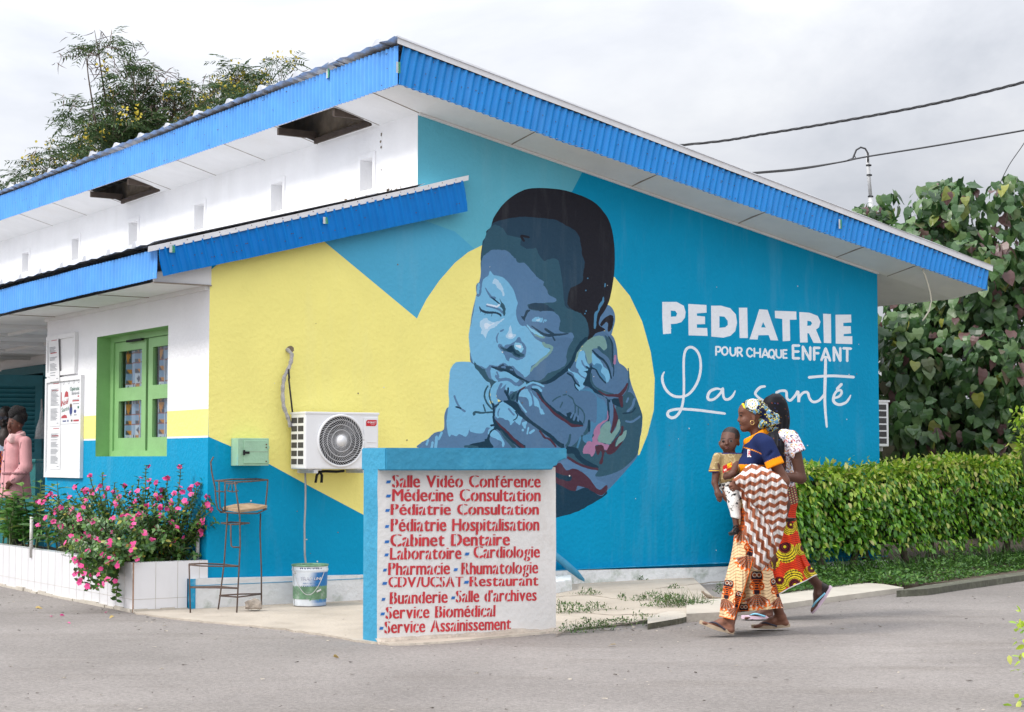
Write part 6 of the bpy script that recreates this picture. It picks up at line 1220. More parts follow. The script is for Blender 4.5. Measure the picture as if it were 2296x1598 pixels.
# ---- weeds in the cracks of the slab
def zw(x, y): return ((2100 + x / 1.9133) * .56055, (2100 + y / 1.9133) * .56055)
M_WEED = leafmat('weed_leaf', [(0, (.035, .085, .018)), (.7, (.07, .15, .03)), (1, (.16, .22, .06))], .6, .2)
for k, (x, y, wd, h, n, lab) in enumerate(((485, 538, .14, .06, 90, 'small weed in the crack beyond the leaning pole'), (310, 650, .26, .10, 240, 'dense weed tuft against the right edge of the sign wall'), (520, 635, .24, .06, 150, 'flat weed just right of the densest tuft'), (750, 565, .06, .04, 30, 'tiny weed alone on the middle of the slab'), (970, 582, .22, .07, 170, 'low weed left of the long grass tuft'), (1130, 625, .26, .11, 300, 'leafy weed under the long grass'), (330, 785, .12, .09, 60, 'thin upright weed in the gutter by the sign wall'), (465, 770, .12, .09, 110, 'dark upright weed in the gutter, second from the sign wall'), (590, 755, .12, .05, 90, 'low weed in the middle of the gutter edge'), (720, 725, .24, .04, 130, 'flat weed strip along the gutter edge'), (890, 700, .16, .05, 60, 'small weed near the dark gutter stones'), (875, 440, .08, .04, 50, 'tiny weed close to the foot of the mural wall'), (1135, 505, .08, .04, 40, 'tiny weed in the far crack of the slab'), (1488, 535, .05, .10, 50, 'upright weed beside the walking woman'))):
    p = ong(*zw(x, y), .05); p.z = zap(p); t = thing('weed', lab, 'weed', p, group='weeds in the cracks of the slab'); lb, mb = LB(), MB(); c = A3(p)
    for i in range(n):
        o = rv(1) * np.array((wd * .45, wd * .25, 0)); hh = h * nr.random() * max(.2, 1 - (o[0] / wd) ** 2 * 1.5); lb.leaf(c + o + up3 * hh, rv(.8) + up3 * .4, up3 + rv(.5), nr.uniform(.014, .032), .010)
    for i in range(max(4, n // 12)): o = rv(1) * np.array((wd * .35, wd * .2, 0)); mb.tube([tuple(c + o), tuple(c + o * 1.2 + up3 * h * nr.uniform(.5, 1.1))], .002, 4)
    lb.build('foliage', M_WEED, t); mb.build('stem', M_STEM, t)
p = ong(*zw(1230, 615), .05); p.z = zap(p); t = thing('grass_tuft', 'tuft of long thin grass in front of the lizard', 'grass', p); lb = LB()
for i in range(110):
    lb.leaf(A3(p) + rv(1) * np.array((.12, .05, 0)), np.array((nr.normal(0, .8), nr.normal(0, .5), .75)), rv(1), nr.uniform(.05, .14), .006, 'lance', .7)
lb.build('blades', M_WEED, t)
# ---- shrub poking in at the right edge, near the camera side of the road
t = thing('roadside_shrub', 'yellow-green shrub poking in at the right edge of the photo', 'shrub', ony(2340, 1560, 9.0)); lb, mb = LB(), MB(); b_ = A3(ony(2352, 1598, 9.0)); b_[2] = -.0
for px, py in ((2294, 1425), (2292, 1470), (2297, 1520), (2291, 1580), (2320, 1400), (2340, 1450), (2330, 1530), (2306, 1395)):
    T = A3(ony(px + 8, py, 9.0)); mb.tube([tuple(b_), tuple((b_ + T) / 2 + rv(.02)), tuple(T)], [.008, .006, .003], 5)
    for q in range(16): lb.leaf(T + rv(.035), rv(1), up3 + rv(.5), .05, .028)
lb.build('foliage', M_HEDGEY, t); mb.build('stem', M_STEM, t)
t = thing('roadside_shrub', 'bright shrub tip above the hedge at the right edge', 'shrub', ong(2318, 1262)); lb, mb = LB(), MB(); b_ = A3(ong(2318, 1262))
for px, py in ((2290, 930), (2287, 960), (2292, 985), (2285, 1000), (2305, 940), (2315, 980), (2282, 945)):
    T = A3(ony(px + 4, py, 19.6)); mb.tube([tuple(b_), tuple((b_ + T) / 2), tuple(T)], [.012, .008, .004], 5)
    for q in range(26): lb.leaf(T + rv(.06), rv(1), up3 + rv(.5), .065, .035)
lb.build('foliage', M_HEDGEY, t); mb.build('stem', M_STEM, t)
# ---- fallen leaves and petals
M_DRYL = mat('dry_leaf', (.42, .30, .10), .8, 14, .3)
for k, (px, py, m, lab) in enumerate(((1382, 1446, M_DRYL, 'curled brown leaf lying on the road right of the sign wall'), (2060, 1303, M_DRYL, 'yellow leaf on the road near the mossy kerb'), (1838, 1340, M_DRYL, 'dry leaf on the pale concrete by the hind foot of the woman in red'), (747, 1473, M_DRYL, 'pale leaf on the road below the sign wall'), (150, 1396, M_PINK, 'pink petal on the road left of the planter corner'), (134, 1380, M_PINK, 'pink petal close to the tiled planter'), (113, 1382, M_PINK, 'pink petal farthest left on the road'), (79, 1363, M_DRYL, 'yellow leaf by the left part of the planter'), (238, 1373, M_PINK, 'pale pink petal under the spilling periwinkle'), (255, 1382, M_DRYL, 'brown leaf near the planter corner'))):
    p = ong(px, py, .012); lb = LB(); a = nr.uniform(0, 6.28); lb.leaf(A3(p), np.array((math.cos(a), math.sin(a), .25)), up3 + rv(.3), .06 if m is M_DRYL else .035, .03, 'oval', .5); setp(lb.build('fallen_leaf' if m is M_DRYL else 'petal', m), lab, 'leaf' if m is M_DRYL else 'petal')

# ---- grit and small stones lying on the road and the slab
mb = MB(); rg = random.Random(31)
for i in range(520):
    px, py = rg.uniform(-20, 2320), 1330 + 268 * rg.random() ** 1.5
    if rg.random() < .35: px, py = rg.choice([(300 + 520 * rg.random(), 1385 + 45 * rg.random()), (1250 + 360 * rg.random(), 1400 + 16 * rg.random()), (20 + 280 * rg.random(), 1330 + 50 * rg.random())])
    c = ong(px, py, .006); r = rg.uniform(.004, .011); q = rg.uniform(1, 2.6); mb.add([c + Vector((rg.uniform(-1, 1) * q, rg.uniform(-1, 1), abs(rg.gauss(0, .4)))) * r for _ in range(6)], [(0, 1, 2), (0, 2, 3), (0, 3, 4), (1, 2, 5), (2, 3, 5), (3, 4, 5), (0, 1, 5), (0, 4, 5)], rg.choice((0, 0, 1)))
setp(mb.build('gravel', [mat('road_grit', (.10, .085, .07), .95, 40, .4), mat('pale_grit', (.42, .37, .30), .95, 40, .3)]), kind='stuff')
# ------------------------------------------------------------------ people: signed-distance sculpting meshed by surface nets, lofted cloth
class SDF:
    def __init__(s, lo, hi, h):
        s.lo = np.array(lo, float); s.h = h; s.n = np.ceil((np.array(hi) - s.lo) / h).astype(int) + 1; s.v = np.full(s.n, 9., np.float32)
    def _sub(s, lo, hi):
        a = np.clip(((lo - s.lo) / s.h).astype(int), 0, s.n); b = np.clip(((hi - s.lo) / s.h).astype(int) + 2, 0, s.n)
        if (b <= a).any(): return None, None
        g = np.meshgrid(*[s.lo[i] + s.h * np.arange(a[i], b[i]) for i in range(3)], indexing='ij'); return tuple(slice(a[i], b[i]) for i in range(3)), np.stack(g, -1)
    def _mix(s, sl, d, k, op):
        v = s.v[sl]
        if op == 'u': hh = np.clip(.5 + .5 * (v - d) / k, 0, 1); s.v[sl] = v * (1 - hh) + d * hh - k * hh * (1 - hh)
        elif op == 'i': s.v[sl] = np.maximum(v, d)
        else: hh = np.clip(.5 - .5 * (v + d) / k, 0, 1); s.v[sl] = v * (1 - hh) - d * hh + k * hh * (1 - hh)
    def cap(s, a, b, ra, rb=None, k=.02, sc=(1, 1, 1), op='u'):
        rb = ra if rb is None else rb; a, b = A3(a), A3(b); sc = np.array(sc, float); m = max(ra, rb) * sc.max() + 3 * k + .02
        sl, P = s._sub(np.minimum(a, b) - m, np.maximum(a, b) + m)
        if sl is None: return s
        q = (P - a) / sc; ab = (b - a) / sc; t = np.clip((q @ ab) / max(ab @ ab, 1e-9), 0, 1); d = (np.linalg.norm(q - t[..., None] * ab, axis=-1) - (ra + (rb - ra) * t)) * sc.min()
        s._mix(sl, d, k, op); return s
    def ell(s, c, r, k=.02, op='u', ax=None):
        c = A3(c); r = np.array(r, float); m = r.max() + 3 * k + .02; sl, P = s._sub(c - m, c + m)
        if sl is None: return s
        q = P - c
        if ax is not None: q = q @ np.array(ax).T
        k0 = np.linalg.norm(q / r, axis=-1); k1 = np.linalg.norm(q / (r * r), axis=-1); s._mix(sl, k0 * (k0 - 1) / np.maximum(k1, 1e-6), k, op); return s
    def chain(s, pts, rs, k=.015, sc=(1, 1, 1)):
        for i in range(len(pts) - 1): s.cap(pts[i], pts[i + 1], rs[i], rs[i + 1], k, sc)
        return s
    def cut(s, f):                                   # keep where f(P) < 0
        g = np.meshgrid(*[s.lo[i] + s.h * np.arange(s.n[i]) for i in range(3)], indexing='ij'); s.v = np.maximum(s.v, f(*g).astype(np.float32)); return s
    def surf(s):
        v = s.v; I = v < 0; c = np.zeros(s.n - 1, int); off = [(i, j, k) for i in (0, 1) for j in (0, 1) for k in (0, 1)]; X, Y, Z = s.n - 1
        for i, j, k in off: c += I[i:i + X, j:j + Y, k:k + Z]
        act = np.argwhere((c > 0) & (c < 8)); idx = np.full(s.n - 1, -1); idx[tuple(act.T)] = np.arange(len(act)); acc = np.zeros((len(act), 3)); cnt = np.zeros(len(act))
        for o in off:
            for ax in range(3):
                if o[ax]: continue
                p = act + np.array(o); q = p.copy(); q[:, ax] += 1; a = v[tuple(p.T)]; b = v[tuple(q.T)]; m = (a < 0) != (b < 0); t = np.where(m, a / np.where(m, a - b, 1), 0); w = np.array(o, float)[None].repeat(len(act), 0); w[:, ax] = t; acc += w * m[:, None]; cnt += m
        V = s.lo + s.h * (act + acc / cnt[:, None]); F = []
        for ax in range(3):
            a1, a2 = [(1, 2), (2, 0), (0, 1)][ax]; sa = [slice(1, -1)] * 3; sa[ax] = slice(0, -1); sb = [slice(1, -1)] * 3; sb[ax] = slice(1, None)
            A, B = I[tuple(sa)], I[tuple(sb)]; E = np.argwhere(A != B)
            if not len(E): continue
            ins = A[tuple(E.T)]; E = E + 1; E[:, ax] -= 1; e1 = np.zeros(3, int); e1[a1] = 1; e2 = np.zeros(3, int); e2[a2] = 1
            g = lambda q: idx[tuple(q.T)]
            Q = np.stack([g(E - e1 - e2), g(E - e2), g(E), g(E - e1)], 1); Q[~ins] = Q[~ins][:, ::-1]; F.append(Q[(Q >= 0).all(1)])
        return V, np.concatenate(F)
def relax(V, F, it=2):
    """light Laplacian smoothing that hides the sampling grid"""
    e = np.concatenate([F[:, [0, 1]], F[:, [1, 2]], F[:, [2, 3]], F[:, [3, 0]]]); n = np.bincount(e[:, 0], minlength=len(V)) + np.bincount(e[:, 1], minlength=len(V))
    for _ in range(it):
        S = np.zeros_like(V); np.add.at(S, e[:, 0], V[e[:, 1]]); np.add.at(S, e[:, 1], V[e[:, 0]]); V = V * .5 + .5 * S / n[:, None]
    return V
def project(V):
    V = np.asarray(V); X = V - np.array(tuple(EYE)); c, s_ = math.cos(PITCH), math.sin(PITCH); dpt = X[:, 1] * c + X[:, 2] * s_; up = -X[:, 1] * s_ + X[:, 2] * c
    return CX + FPX * X[:, 0] / dpt, CY - FPX * up / dpt
def planeP(y0): return lambda px, py, dy=0.: A3(ony(px, py, y0 + dy))
def skinmat(name): return mat(name, attr=True, rough=.52, nscale=30, namt=.08, bump=.12, bscale=90, spec=.35)
def clothmat(name, rough=.92, bump=.25, bs=160): return mat(name, attr=True, rough=rough, nscale=18, namt=.06, bump=bump, bscale=bs, spec=.15)
M_SKIN = skinmat('skin'); M_CLOTH = clothmat('cloth')
def put(name, s, m, parent, colf, it=2):
    V, F = s.surf(); V = relax(V, F, it); px, py = project(V); C_ = colf(px, py, V); return mesh(name, V, F, m, parent, True, vcol=C_)
def flat(col): return lambda px, py, V: np.tile(np.array(col), (len(V), 1))
def where(C_, m, col): C_[m] = col; return C_
def loft(P, rows, n=120, m=80, dyc=0., dyr=.17, fold=None, hem=None, cap=False):
    R_ = np.array(rows, float); ys = np.linspace(R_[0, 0], R_[-1, 0], m + 1); L = np.interp(ys, R_[:, 0], R_[:, 1]); Rt = np.interp(ys, R_[:, 0], R_[:, 2])
    kx = np.ones(7) / 7; pad = lambda a: np.convolve(np.pad(a, 3, mode='edge'), kx, 'valid'); L, Rt = pad(L), pad(Rt)
    dc = np.interp(ys, R_[:, 0], R_[:, 3]) if R_.shape[1] > 3 else np.full(m + 1, dyc); dr = np.interp(ys, R_[:, 0], R_[:, 4]) if R_.shape[1] > 4 else np.full(m + 1, dyr)
    V, F = [], []
    for j in range(m + 1):
        for i in range(n):
            a = 2 * math.pi * i / n; px = (L[j] + Rt[j]) / 2 + (Rt[j] - L[j]) / 2 * math.cos(a); dy = dc[j] + dr[j] * math.sin(a); py = ys[j]; t = j / m
            if hem is not None: py = ys[0] + (hem(px) - ys[0]) * t
            if fold: ex, ey = fold(a, t, px, py); px += ex; dy += ey
            V.append(P(px, py, dy))
    for j in range(m):
        for i in range(n): i2 = (i + 1) % n; F.append((j * n + i, (j + 1) * n + i, (j + 1) * n + i2, j * n + i2))
    if cap: F.append(tuple(range(n))); F.append(tuple(m * n + i for i in reversed(range(n))))
    return np.array(V), F
def sole(name, P, heel, toe, w, th, m, parent, dyw=0, lift=None):
    """flip-flop sole from heel to toe (pixel, pixel, dy); width w across depth"""
    a, b = A3(P(*heel)), A3(P(*toe)); d = b - a; L = np.linalg.norm(d); d /= L; x = np.cross(d, up3); x /= np.linalg.norm(x); nn = np.cross(x, d); out = []
    for t in np.linspace(0, 2 * math.pi, 40, False):
        c, s_ = math.cos(t), math.sin(t); u = .5 - .5 * c; wd = w / 2 * (.80 + .30 * u - .12 * math.sin(math.pi * u)) * np.sign(s_) * abs(s_) ** .7; out.append((u, wd))
    V = [a + d * L * u + x * v + nn * .012 * math.cos(u * 6.28) * .3 for u, v in out] + [a + d * L * u + x * v + nn * (th + .004 * math.cos(u * 6.28)) for u, v in out]; n = len(out)
    F = [tuple(reversed(range(n))), tuple(range(n, 2 * n))] + [(i, (i + 1) % n, n + (i + 1) % n, n + i) for i in range(n)]; return mesh(name, V, F, m, parent, False)
def foot(s, P, ank, heel, ball, toes, k=.012, w=.040):
    """ankle, heel, ball of the foot and big-toe tip as (px, py, dy); five toes fan out across the depth"""
    A, H, B, T = [A3(P(*q)) for q in (ank, heel, ball, toes)]; d = T - B; y = np.array((0, 1., 0))
    s.cap(A, H, .034, .029, k).cap(A, B * .5 + A * .5, .034, .031, k, (1, 1.15, 1)).cap(A * .5 + B * .5, B, .031, .021, k, (1, 1.6, 1)).cap(H, B, .026, .018, k, (1, 1.5, 1))
    for i, o in enumerate((-.034, -.016, 0, .014, .027)):
        f = (1., .95, .86, .74, .6)[i]; s.cap(B + y * o * .9, B + d * f + y * o, .011 if i else .013, .009 if i else .0125, .004)
def hand(s, wr, palm, tips, thumb, r=.0085, pr=(.036, .016, .034)):
    """wrist, palm centre, four (knuckle, bend, tip) chains and a thumb chain, all world points"""
    s.cap(wr, palm, .024, .022, .015); s.ell(palm, pr, .012)
    for i, (a, b, c) in enumerate(tips):
        f = (.95, 1.05, 1.0, .85)[i]; s.cap(palm, a, .015, r * 1.1 * f, .006).cap(a, b, r * 1.1 * f, r * f, .003).cap(b, c, r * f, r * .8 * f, .003)
    s.cap(palm, thumb[0], .016, .011, .008).cap(thumb[0], thumb[1], .011, .009, .003)
SK1, SK1b = np.array(srgb(106, 68, 52)), np.array(srgb(136, 92, 72))
# ================================================================= the woman in the navy polo shirt
P1 = planeP(12.75); ppl = thing('person', 'woman in a navy and orange polo shirt and patterned headwrap walking with a toddler', 'person', (1.77, 12.75, 0))
s = SDF((1.20, 12.15, -.01), (2.15, 13.30, 1.75), .006)
s.ell(P1(1690, 925), (.092, .074, .09)); s.ell(P1(1677, 943), (.064, .056, .080), .02); s.cap(P1(1668, 961.5), P1(1667, 962), .022, .020, .02, (1, 1.25, 1))
for q in (-1, 1): s.cap(P1(1668, 962, q * .015), P1(1691, 948, q * .05), .020, .020, .018); s.ell(P1(1670, 945, q * .038), (.024, .020, .026), .02)
s.ell(P1(1662, 925.5), (.016, .048, .013), .015); s.cap(P1(1659.5, 931), P1(1657, 942), .008, .011, .012); s.ell(P1(1656.6, 943.6), (.0115, .0155, .010), .008)
for q in (-1, 1): s.ell(P1(1658.8, 944.8, q * .012), (.009, .009, .008), .006); s.ell(P1(1657.5, 932.5, q * .034), (.018, .016, .011), .012, 'd'); s.ell(P1(1663.5, 932.3, q * .032), (.0125, .0125, .0115), .004)
s.ell(P1(1660.6, 953), (.010, .021, .0062), .006); s.ell(P1(1661.4, 957.2), (.010, .019, .0066), .005); s.ell(P1(1658.4, 955.1), (.012, .03, .0022), .004, 'd')
for q in (-1, 1): s.ell(P1(1690.5, 938, q * .071), (.013, .010, .027), .008); s.ell(P1(1690, 937, q * .082), (.006, .008, .015), .006, 'd')
s.cap(P1(1694, 955), P1(1701, 988), .049, .050, .025); s.cap(P1(1701, 1010), P1(1697, 1120), .07, .10, .05); s.ell(P1(1672, 919, 0), (.050, .056, .046), .03)
SH, EL, WR = P1(1722, 1000, -.185), P1(1757, 1080, -.175), P1(1668, 1088, -.27)
s.chain([P1(1720, 1004, -.17), EL], [.042, .043], .02); s.chain([EL, WR], [.043, .027], .015)
pal = P1(1655, 1090, -.29); hand(s, WR, pal, [(P1(1646, 1083.5, -.30), P1(1639, 1084, -.30), P1(1636.5, 1088, -.285)), (P1(1645, 1088.5, -.305), P1(1637, 1089.5, -.305), P1(1635, 1093.5, -.285)), (P1(1646, 1093.5, -.305), P1(1639.5, 1096, -.30), P1(1638.5, 1099.5, -.28)), (P1(1648, 1098, -.30), P1(1643, 1101, -.295), P1(1643.5, 1104, -.28))], (P1(1652, 1081, -.315), P1(1643, 1080, -.325)))
SHf, ELf, WRf = P1(1700, 1000, .17), P1(1672, 1078, .27), P1(1640, 1092, .06)
s.chain([P1(1700, 1010, .15), ELf, WRf], [.042, .043, .027], .02); pf = P1(1629, 1098, -.045); hand(s, WRf, pf, [(P1(1622, 1105, -.075), P1(1621, 1115, -.08), P1(1625, 1122, -.075)), (P1(1626, 1108, -.08), P1(1626, 1119, -.085), P1(1630, 1126, -.075)), (P1(1630, 1109, -.08), P1(1631, 1119, -.085), P1(1634, 1125, -.07)), (P1(1634, 1108, -.075), P1(1636, 1115, -.08), P1(1638, 1120, -.07))], (P1(1624, 1093, -.075), P1(1632, 1090, -.09)))
s.chain([P1(1695, 1130, -.06), P1(1672, 1262, -.05), P1(1639, 1385, -.15), P1(1637, 1392, -.19)], [.09, .055, .036, .034], .02); s.chain([P1(1697, 1130, .08), P1(1710, 1265, .10), P1(1750, 1384, .22)], [.09, .055, .036], .03)
foot(s, P1, (1637, 1393, -.19), (1638, 1413, -.23), (1596, 1402, -.225), (1577, 1396.5, -.23)); foot(s, P1, (1752, 1384, .23), (1760, 1398, .24), (1709, 1402, .24), (1691, 1405, .235))
def skin1(px, py, V):
    C_ = np.tile(SK1, (len(V), 1)); y = V[:, 1] - 12.75
    C_[(py > 1380) | ((px < 1661) & (py > 1078) & (py < 1130))] = SK1 * .55 + SK1b * .45
    lip = (np.hypot((px - 1659) / 4, (py - 955.3) / 4.2) < 1) & (px < 1662); C_[lip] = srgb(92, 48, 44)
    ey = (np.hypot((px - 1661.5) / 2.6, (py - 932.3) / 1.6) < 1); C_[ey] = srgb(30, 22, 20); C_[(np.hypot((px - 1662) / 3.8, (py - 926) / 1.1) < 1)] = srgb(44, 30, 26)
    return C_
put('body', s, M_SKIN, ppl, skin1)
# headwrap with its knotted bun
def wrapcol(px, py, V):
    C_ = np.zeros((len(V), 3)); nav, yl, wh, ol, bl_ = [np.array(srgb(*c)) for c in ((32, 36, 62), (226, 202, 40), (226, 226, 220), (120, 124, 58), (92, 140, 176))]
    for i in range(len(V)):
        a = noise.noise(Vector((px[i] * .10, py[i] * .10, 1))) + .4 * noise.noise(Vector((px[i] * .22, py[i] * .22, 5))); r = math.hypot(px[i] - 1687, py[i] - 906.5)
        if r < 12: th = math.atan2(py[i] - 906.5, px[i] - 1687); st = 4.5 + 3.4 * abs(math.cos(th * 5)); C_[i] = bl_ if r < 2.2 else wh if r < st else (yl if r < st + 1.3 else wh if r > 9.6 else nav if math.cos(th * 5) ** 2 < .5 else wh); continue
        w = math.sin(a * 6 + px[i] * .12); C_[i] = nav if w < -.25 else yl if w < .08 else wh if w < .28 else ol if w < .72 else bl_
        if px[i] < 1674 and 905 < py[i] < 928 and abs(px[i] - 1664 - (py[i] - 905) * .35) < 3.6: C_[i] = yl
    return C_
s = SDF((1.60, 12.5, 1.40), (2.05, 12.99, 1.75), .0055)
s.ell(P1(1690, 921.5), (.106, .086, .088)); s.ell(P1(1700, 928), (.085, .084, .075), .03)
s.cut(lambda X, Y, Z: ((Z - A3(P1(1657, 912))[2]) * -1 - (X - A3(P1(1657, 912))[0]) * np.where(X < A3(P1(1692, 930))[0], .56, .42)) * .85)
for px, py, dy, r in ((1709, 938, -.03, .045), (1716, 927, -.02, .042), (1724, 932, -.055, .046), (1736, 936, -.04, .040), (1733, 947, -.06, .048), (1722, 950, -.07, .040), (1728, 960, -.045, .038), (1737, 957, -.02, .03), (1712, 951, -.075, .032), (1706, 957, -.07, .022), (1741, 944, -.01, .028)): s.ell(P1(px, py, dy), (r, r * .8, r * .85), .012)
for a, b in (((1705, 934, -.09), (1740, 948, -.11)), ((1712, 926, -.08), (1742, 936, -.09)), ((1715, 942, -.12), (1732, 962, -.10)), ((1726, 926, -.09), (1726, 958, -.125)), ((1737, 930, -.08), (1741, 955, -.07))): s.cap(P1(*a), P1(*b), .006, .006, .010, op='d')
put('headwrap', s, M_CLOTH, ppl, wrapcol, 1)
mb = MB(); c = P1(1686.6, 948.5, -.082); mb.tube([(c[0] + .0145 * math.sin(a), c[1], c[2] + .0155 * math.cos(a)) for a in np.linspace(0, 6.283, 25)], .0024, 6); mb.build('earring', mat('gold', (.75, .50, .18), .25, 9, .05, metal=.9), ppl, True)
# polo shirt
s = SDF((1.55, 12.35, .80), (2.15, 13.15, 1.50), .006)
s.ell(P1(1699, 1013), (.112, .165, .125)); s.ell(P1(1673, 1045), (.098, .15, .082), .05); s.ell(P1(1686, 1090), (.116, .15, .13), .05); s.ell(P1(1695, 1134), (.128, .168, .11), .05)
s.cap(P1(1706, 988, -.14), P1(1704, 988, .14), .056, .056, .04); s.cap(P1(1699, 978), P1(1703, 1000), .062, .075, .02)
s.cap(P1(1718, 996, -.175), P1(1739, 1046, -.195), .060, .068, .025); s.cap(P1(1702, 997, .165), P1(1680, 1045, .22), .060, .066, .025)
for a, b, r in (((1704, 1030, -.20), (1690, 1072, -.18), .007), ((1722, 1048, -.11), (1680, 1052, -.15), .008), ((1725, 1062, -.10), (1668, 1068, -.13), .007), ((1664, 1098, -.10), (1700, 1090, -.17), .006), ((1658, 1120, -.08), (1690, 1132, -.17), .007), ((1730, 1015, -.235), (1716, 1032, -.24), .006)): s.cap(P1(*a), P1(*b), r, r * .5, .022, op='d')
zh = A3(P1(1660, 1155))[2]; s.cut(lambda X, Y, Z: zh - Z); na, nb_ = A3(P1(1670, 995)), A3(P1(1720, 968)); sl_ = (nb_[2] - na[2]) / (nb_[0] - na[0]); s.cut(lambda X, Y, Z: np.where(np.hypot((X - (na[0] + nb_[0]) / 2) / .105, (Y - 12.75) / .095) < 1, Z - na[2] - (X - na[0]) * sl_, -1))
a_, b_ = A3(P1(1718, 996, -.175)), A3(P1(1739, 1046, -.195)); dn = (b_ - a_) / np.linalg.norm(b_ - a_)
s.cut(lambda X, Y, Z: np.where((Y < 12.75 - .135) & (X > A3(P1(1712, 1000))[0]) & (Z < A3(P1(1700, 1000))[2]), (X - b_[0]) * dn[0] + (Y - b_[1]) * dn[1] + (Z - b_[2]) * dn[2], -1))
NAV, ORA = np.array(srgb(32, 44, 84)), np.array(srgb(244, 150, 22))
def polo(px, py, V):
    C_ = np.tile(NAV, (len(V), 1)); t = (V - b_) @ dn; slv = (V[:, 1] < 12.75 - .125) & (px > 1712); C_[slv & (t > -.052)] = ORA
    tor = ~slv; yb = py - (px - 1660) * .03; C_[tor & (yb > 1042) & (yb < 1060.5) & (px < 1722)] = ORA; C_[tor & (yb > 1060.5) & (yb < 1062)] = NAV * .6
    pk = np.abs(px - (1671 - (py - 985) * .42)) < 3.2; C_[tor & pk & (py > 980) & (py < 1028)] = ORA; pl_ = np.abs(py - (1004 + (px - 1668) * .30 + np.maximum(px - 1685, 0) ** 2 * .006)) < .9; C_[tor & pl_ & (px > 1666) & (px < 1707)] = ORA
    return C_
po_ = put('polo_shirt', s, M_CLOTH, ppl, polo)
s = SDF((1.60, 12.55, 1.30), (1.98, 12.98, 1.55), .0045); cp_ = []
for a in np.linspace(0, 2 * math.pi, 21): c, q = math.cos(a), math.sin(a); cp_.append(P1(1695.5 - 24.5 * c, 979 + 14 * c + 2 * (1 - abs(c)), .078 * q))
s.chain(cp_, [.014] * 21, .006, (1, 1, 1.9)); s.chain([P1(1673, 992, -.02), P1(1678, 999, -.055), P1(1690, 992, -.092), P1(1708, 978, -.088)], [.008, .013, .014, .010], .008, (1, 1, 1.3)); s.chain([P1(1673, 992, .02), P1(1680, 999, .055), P1(1692, 990, .088)], [.008, .012, .012], .008, (1, 1, 1.3))
put('collar', s, M_CLOTH, ppl, flat(ORA), 1)
from mathutils.bvhtree import BVHTree
def bvh_of(o): return BVHTree.FromPolygons([WM[o] @ v.co for v in o.data.vertices], [tuple(p.vertices) for p in o.data.polygons])
bv = bvh_of(po_)
def onbody(bv, px, py, lift):
    d = ray(px, py).normalized(); h_ = bv.ray_cast(EYE, d); p = h_[0] if h_[0] is not None else ony(px, py, 12.6); return p - d * lift
mb = MB(); text_on(mb, 'R', 1675.6, 1684.6, 13.6, lambda x, y, l: onbody(bv, x, 1023.6 - y, .0035), 1, bold=.10); text_on(mb, 'R', 1677, 1683.4, 11, lambda x, y, l: onbody(bv, x, 1022.3 - y, .005), 0, bold=.02)
mb.build('emblem', [mat('emblem_red', (.60, .03, .06), .8, 9, .05), mat('emblem_white', (.75, .74, .74), .8, 9, .03)], ppl)
# wrapped skirts
CREAM, ORB, BRN, DKB = [np.array(srgb(*c)) for c in ((226, 196, 152), (226, 104, 30), (120, 84, 62), (44, 32, 40))]
def motif(x, y, cx, cy, sc, rot, C_):
    c, q = math.cos(rot), math.sin(rot); X = ((x - cx) * c + (y - cy) * q) / sc; Y = (-(x - cx) * q + (y - cy) * c) / sc; r = np.hypot(X, Y); th = np.arctan2(X, Y)
    jag = 1 + .07 * np.sin(th * 22); fan = (np.abs(th) < 1.12) & (Y > 0); body_w = np.where(Y > -16, 6.5 + .0 * Y, np.where(Y > -30, 8 + 4 * np.sin((Y + 16) * -.22), 12.5 - np.maximum(-Y - 42, 0) * .4)); bod = (Y <= 1) & (Y > -50)
    C_[(bod & (np.abs(X) < body_w + 1.8)) | (fan & (r < 35 * jag))] = ORB
    stripe = (np.floor((th + 3) * 9) % 3); f2 = fan & (r < 30 * jag)
    C_[f2 & (stripe == 0)] = DKB; C_[f2 & (stripe == 1)] = np.array(srgb(128, 84, 58)); C_[f2 & (stripe == 2)] = np.array(srgb(150, 132, 118)); C_[f2 & (np.sin(r * 1.5) > .75)] = ORB * .8
    C_[fan & (np.abs(r - 31) < 2.4) & (np.cos(th * 14) > .55)] = np.array(srgb(226, 200, 180))
    b2 = bod & (np.abs(X) < body_w); C_[b2] = DKB; C_[b2 & (Y < -6) & (Y > -32) & (np.sin(Y * 1.15) > .45)] = ORB * .8
    for sg in (-1, 1):
        e = np.hypot(X - sg * 5, Y + 42); C_[bod & (e < 5)] = np.array(srgb(226, 210, 190)); C_[bod & (e < 3.9)] = np.array(srgb(126, 62, 36)); ring_ = np.hypot((X - sg * 10.5) / .8, Y + 17); C_[(np.abs(ring_ - 6.5) < 2.2)] = ORB; C_[(np.abs(ring_ - 6.3) < 1.3) & (np.sin(Y * 2.4) > -.3)] = DKB
    return C_
def skirtcol(motifs, dark=0):
    def f(px, py, V):
        C_ = np.tile(CREAM, (len(px), 1)); w = py + 2.6 * np.sin(px * .21 + .02 * py) + .25 * px; k = np.abs((w / 7.2) % 1 - .5); C_[k < .085] = BRN * 1.5
        for m_ in motifs: motif(px, py, *m_, C_)
        return C_
    return f
rows1 = [(1120, 1655, 1738), (1150, 1652, 1738), (1178, 1648, 1735), (1226, 1646, 1730), (1257, 1642, 1728), (1292, 1638, 1733), (1332, 1634, 1744), (1368, 1632, 1755)]
def fold1(a, t, px, py): f = t ** 1.2; return (f * 2.2 * math.sin(a * 5 + 1.2 * t), f * (.022 * math.sin(a * 7 + 2 * t + px * .05) + .012 * math.sin(a * 13)))
V, F = loft(P1, rows1, 300, 330, .02, .21, fold1, hem=lambda px: 1374 - (px - 1653) * .10)
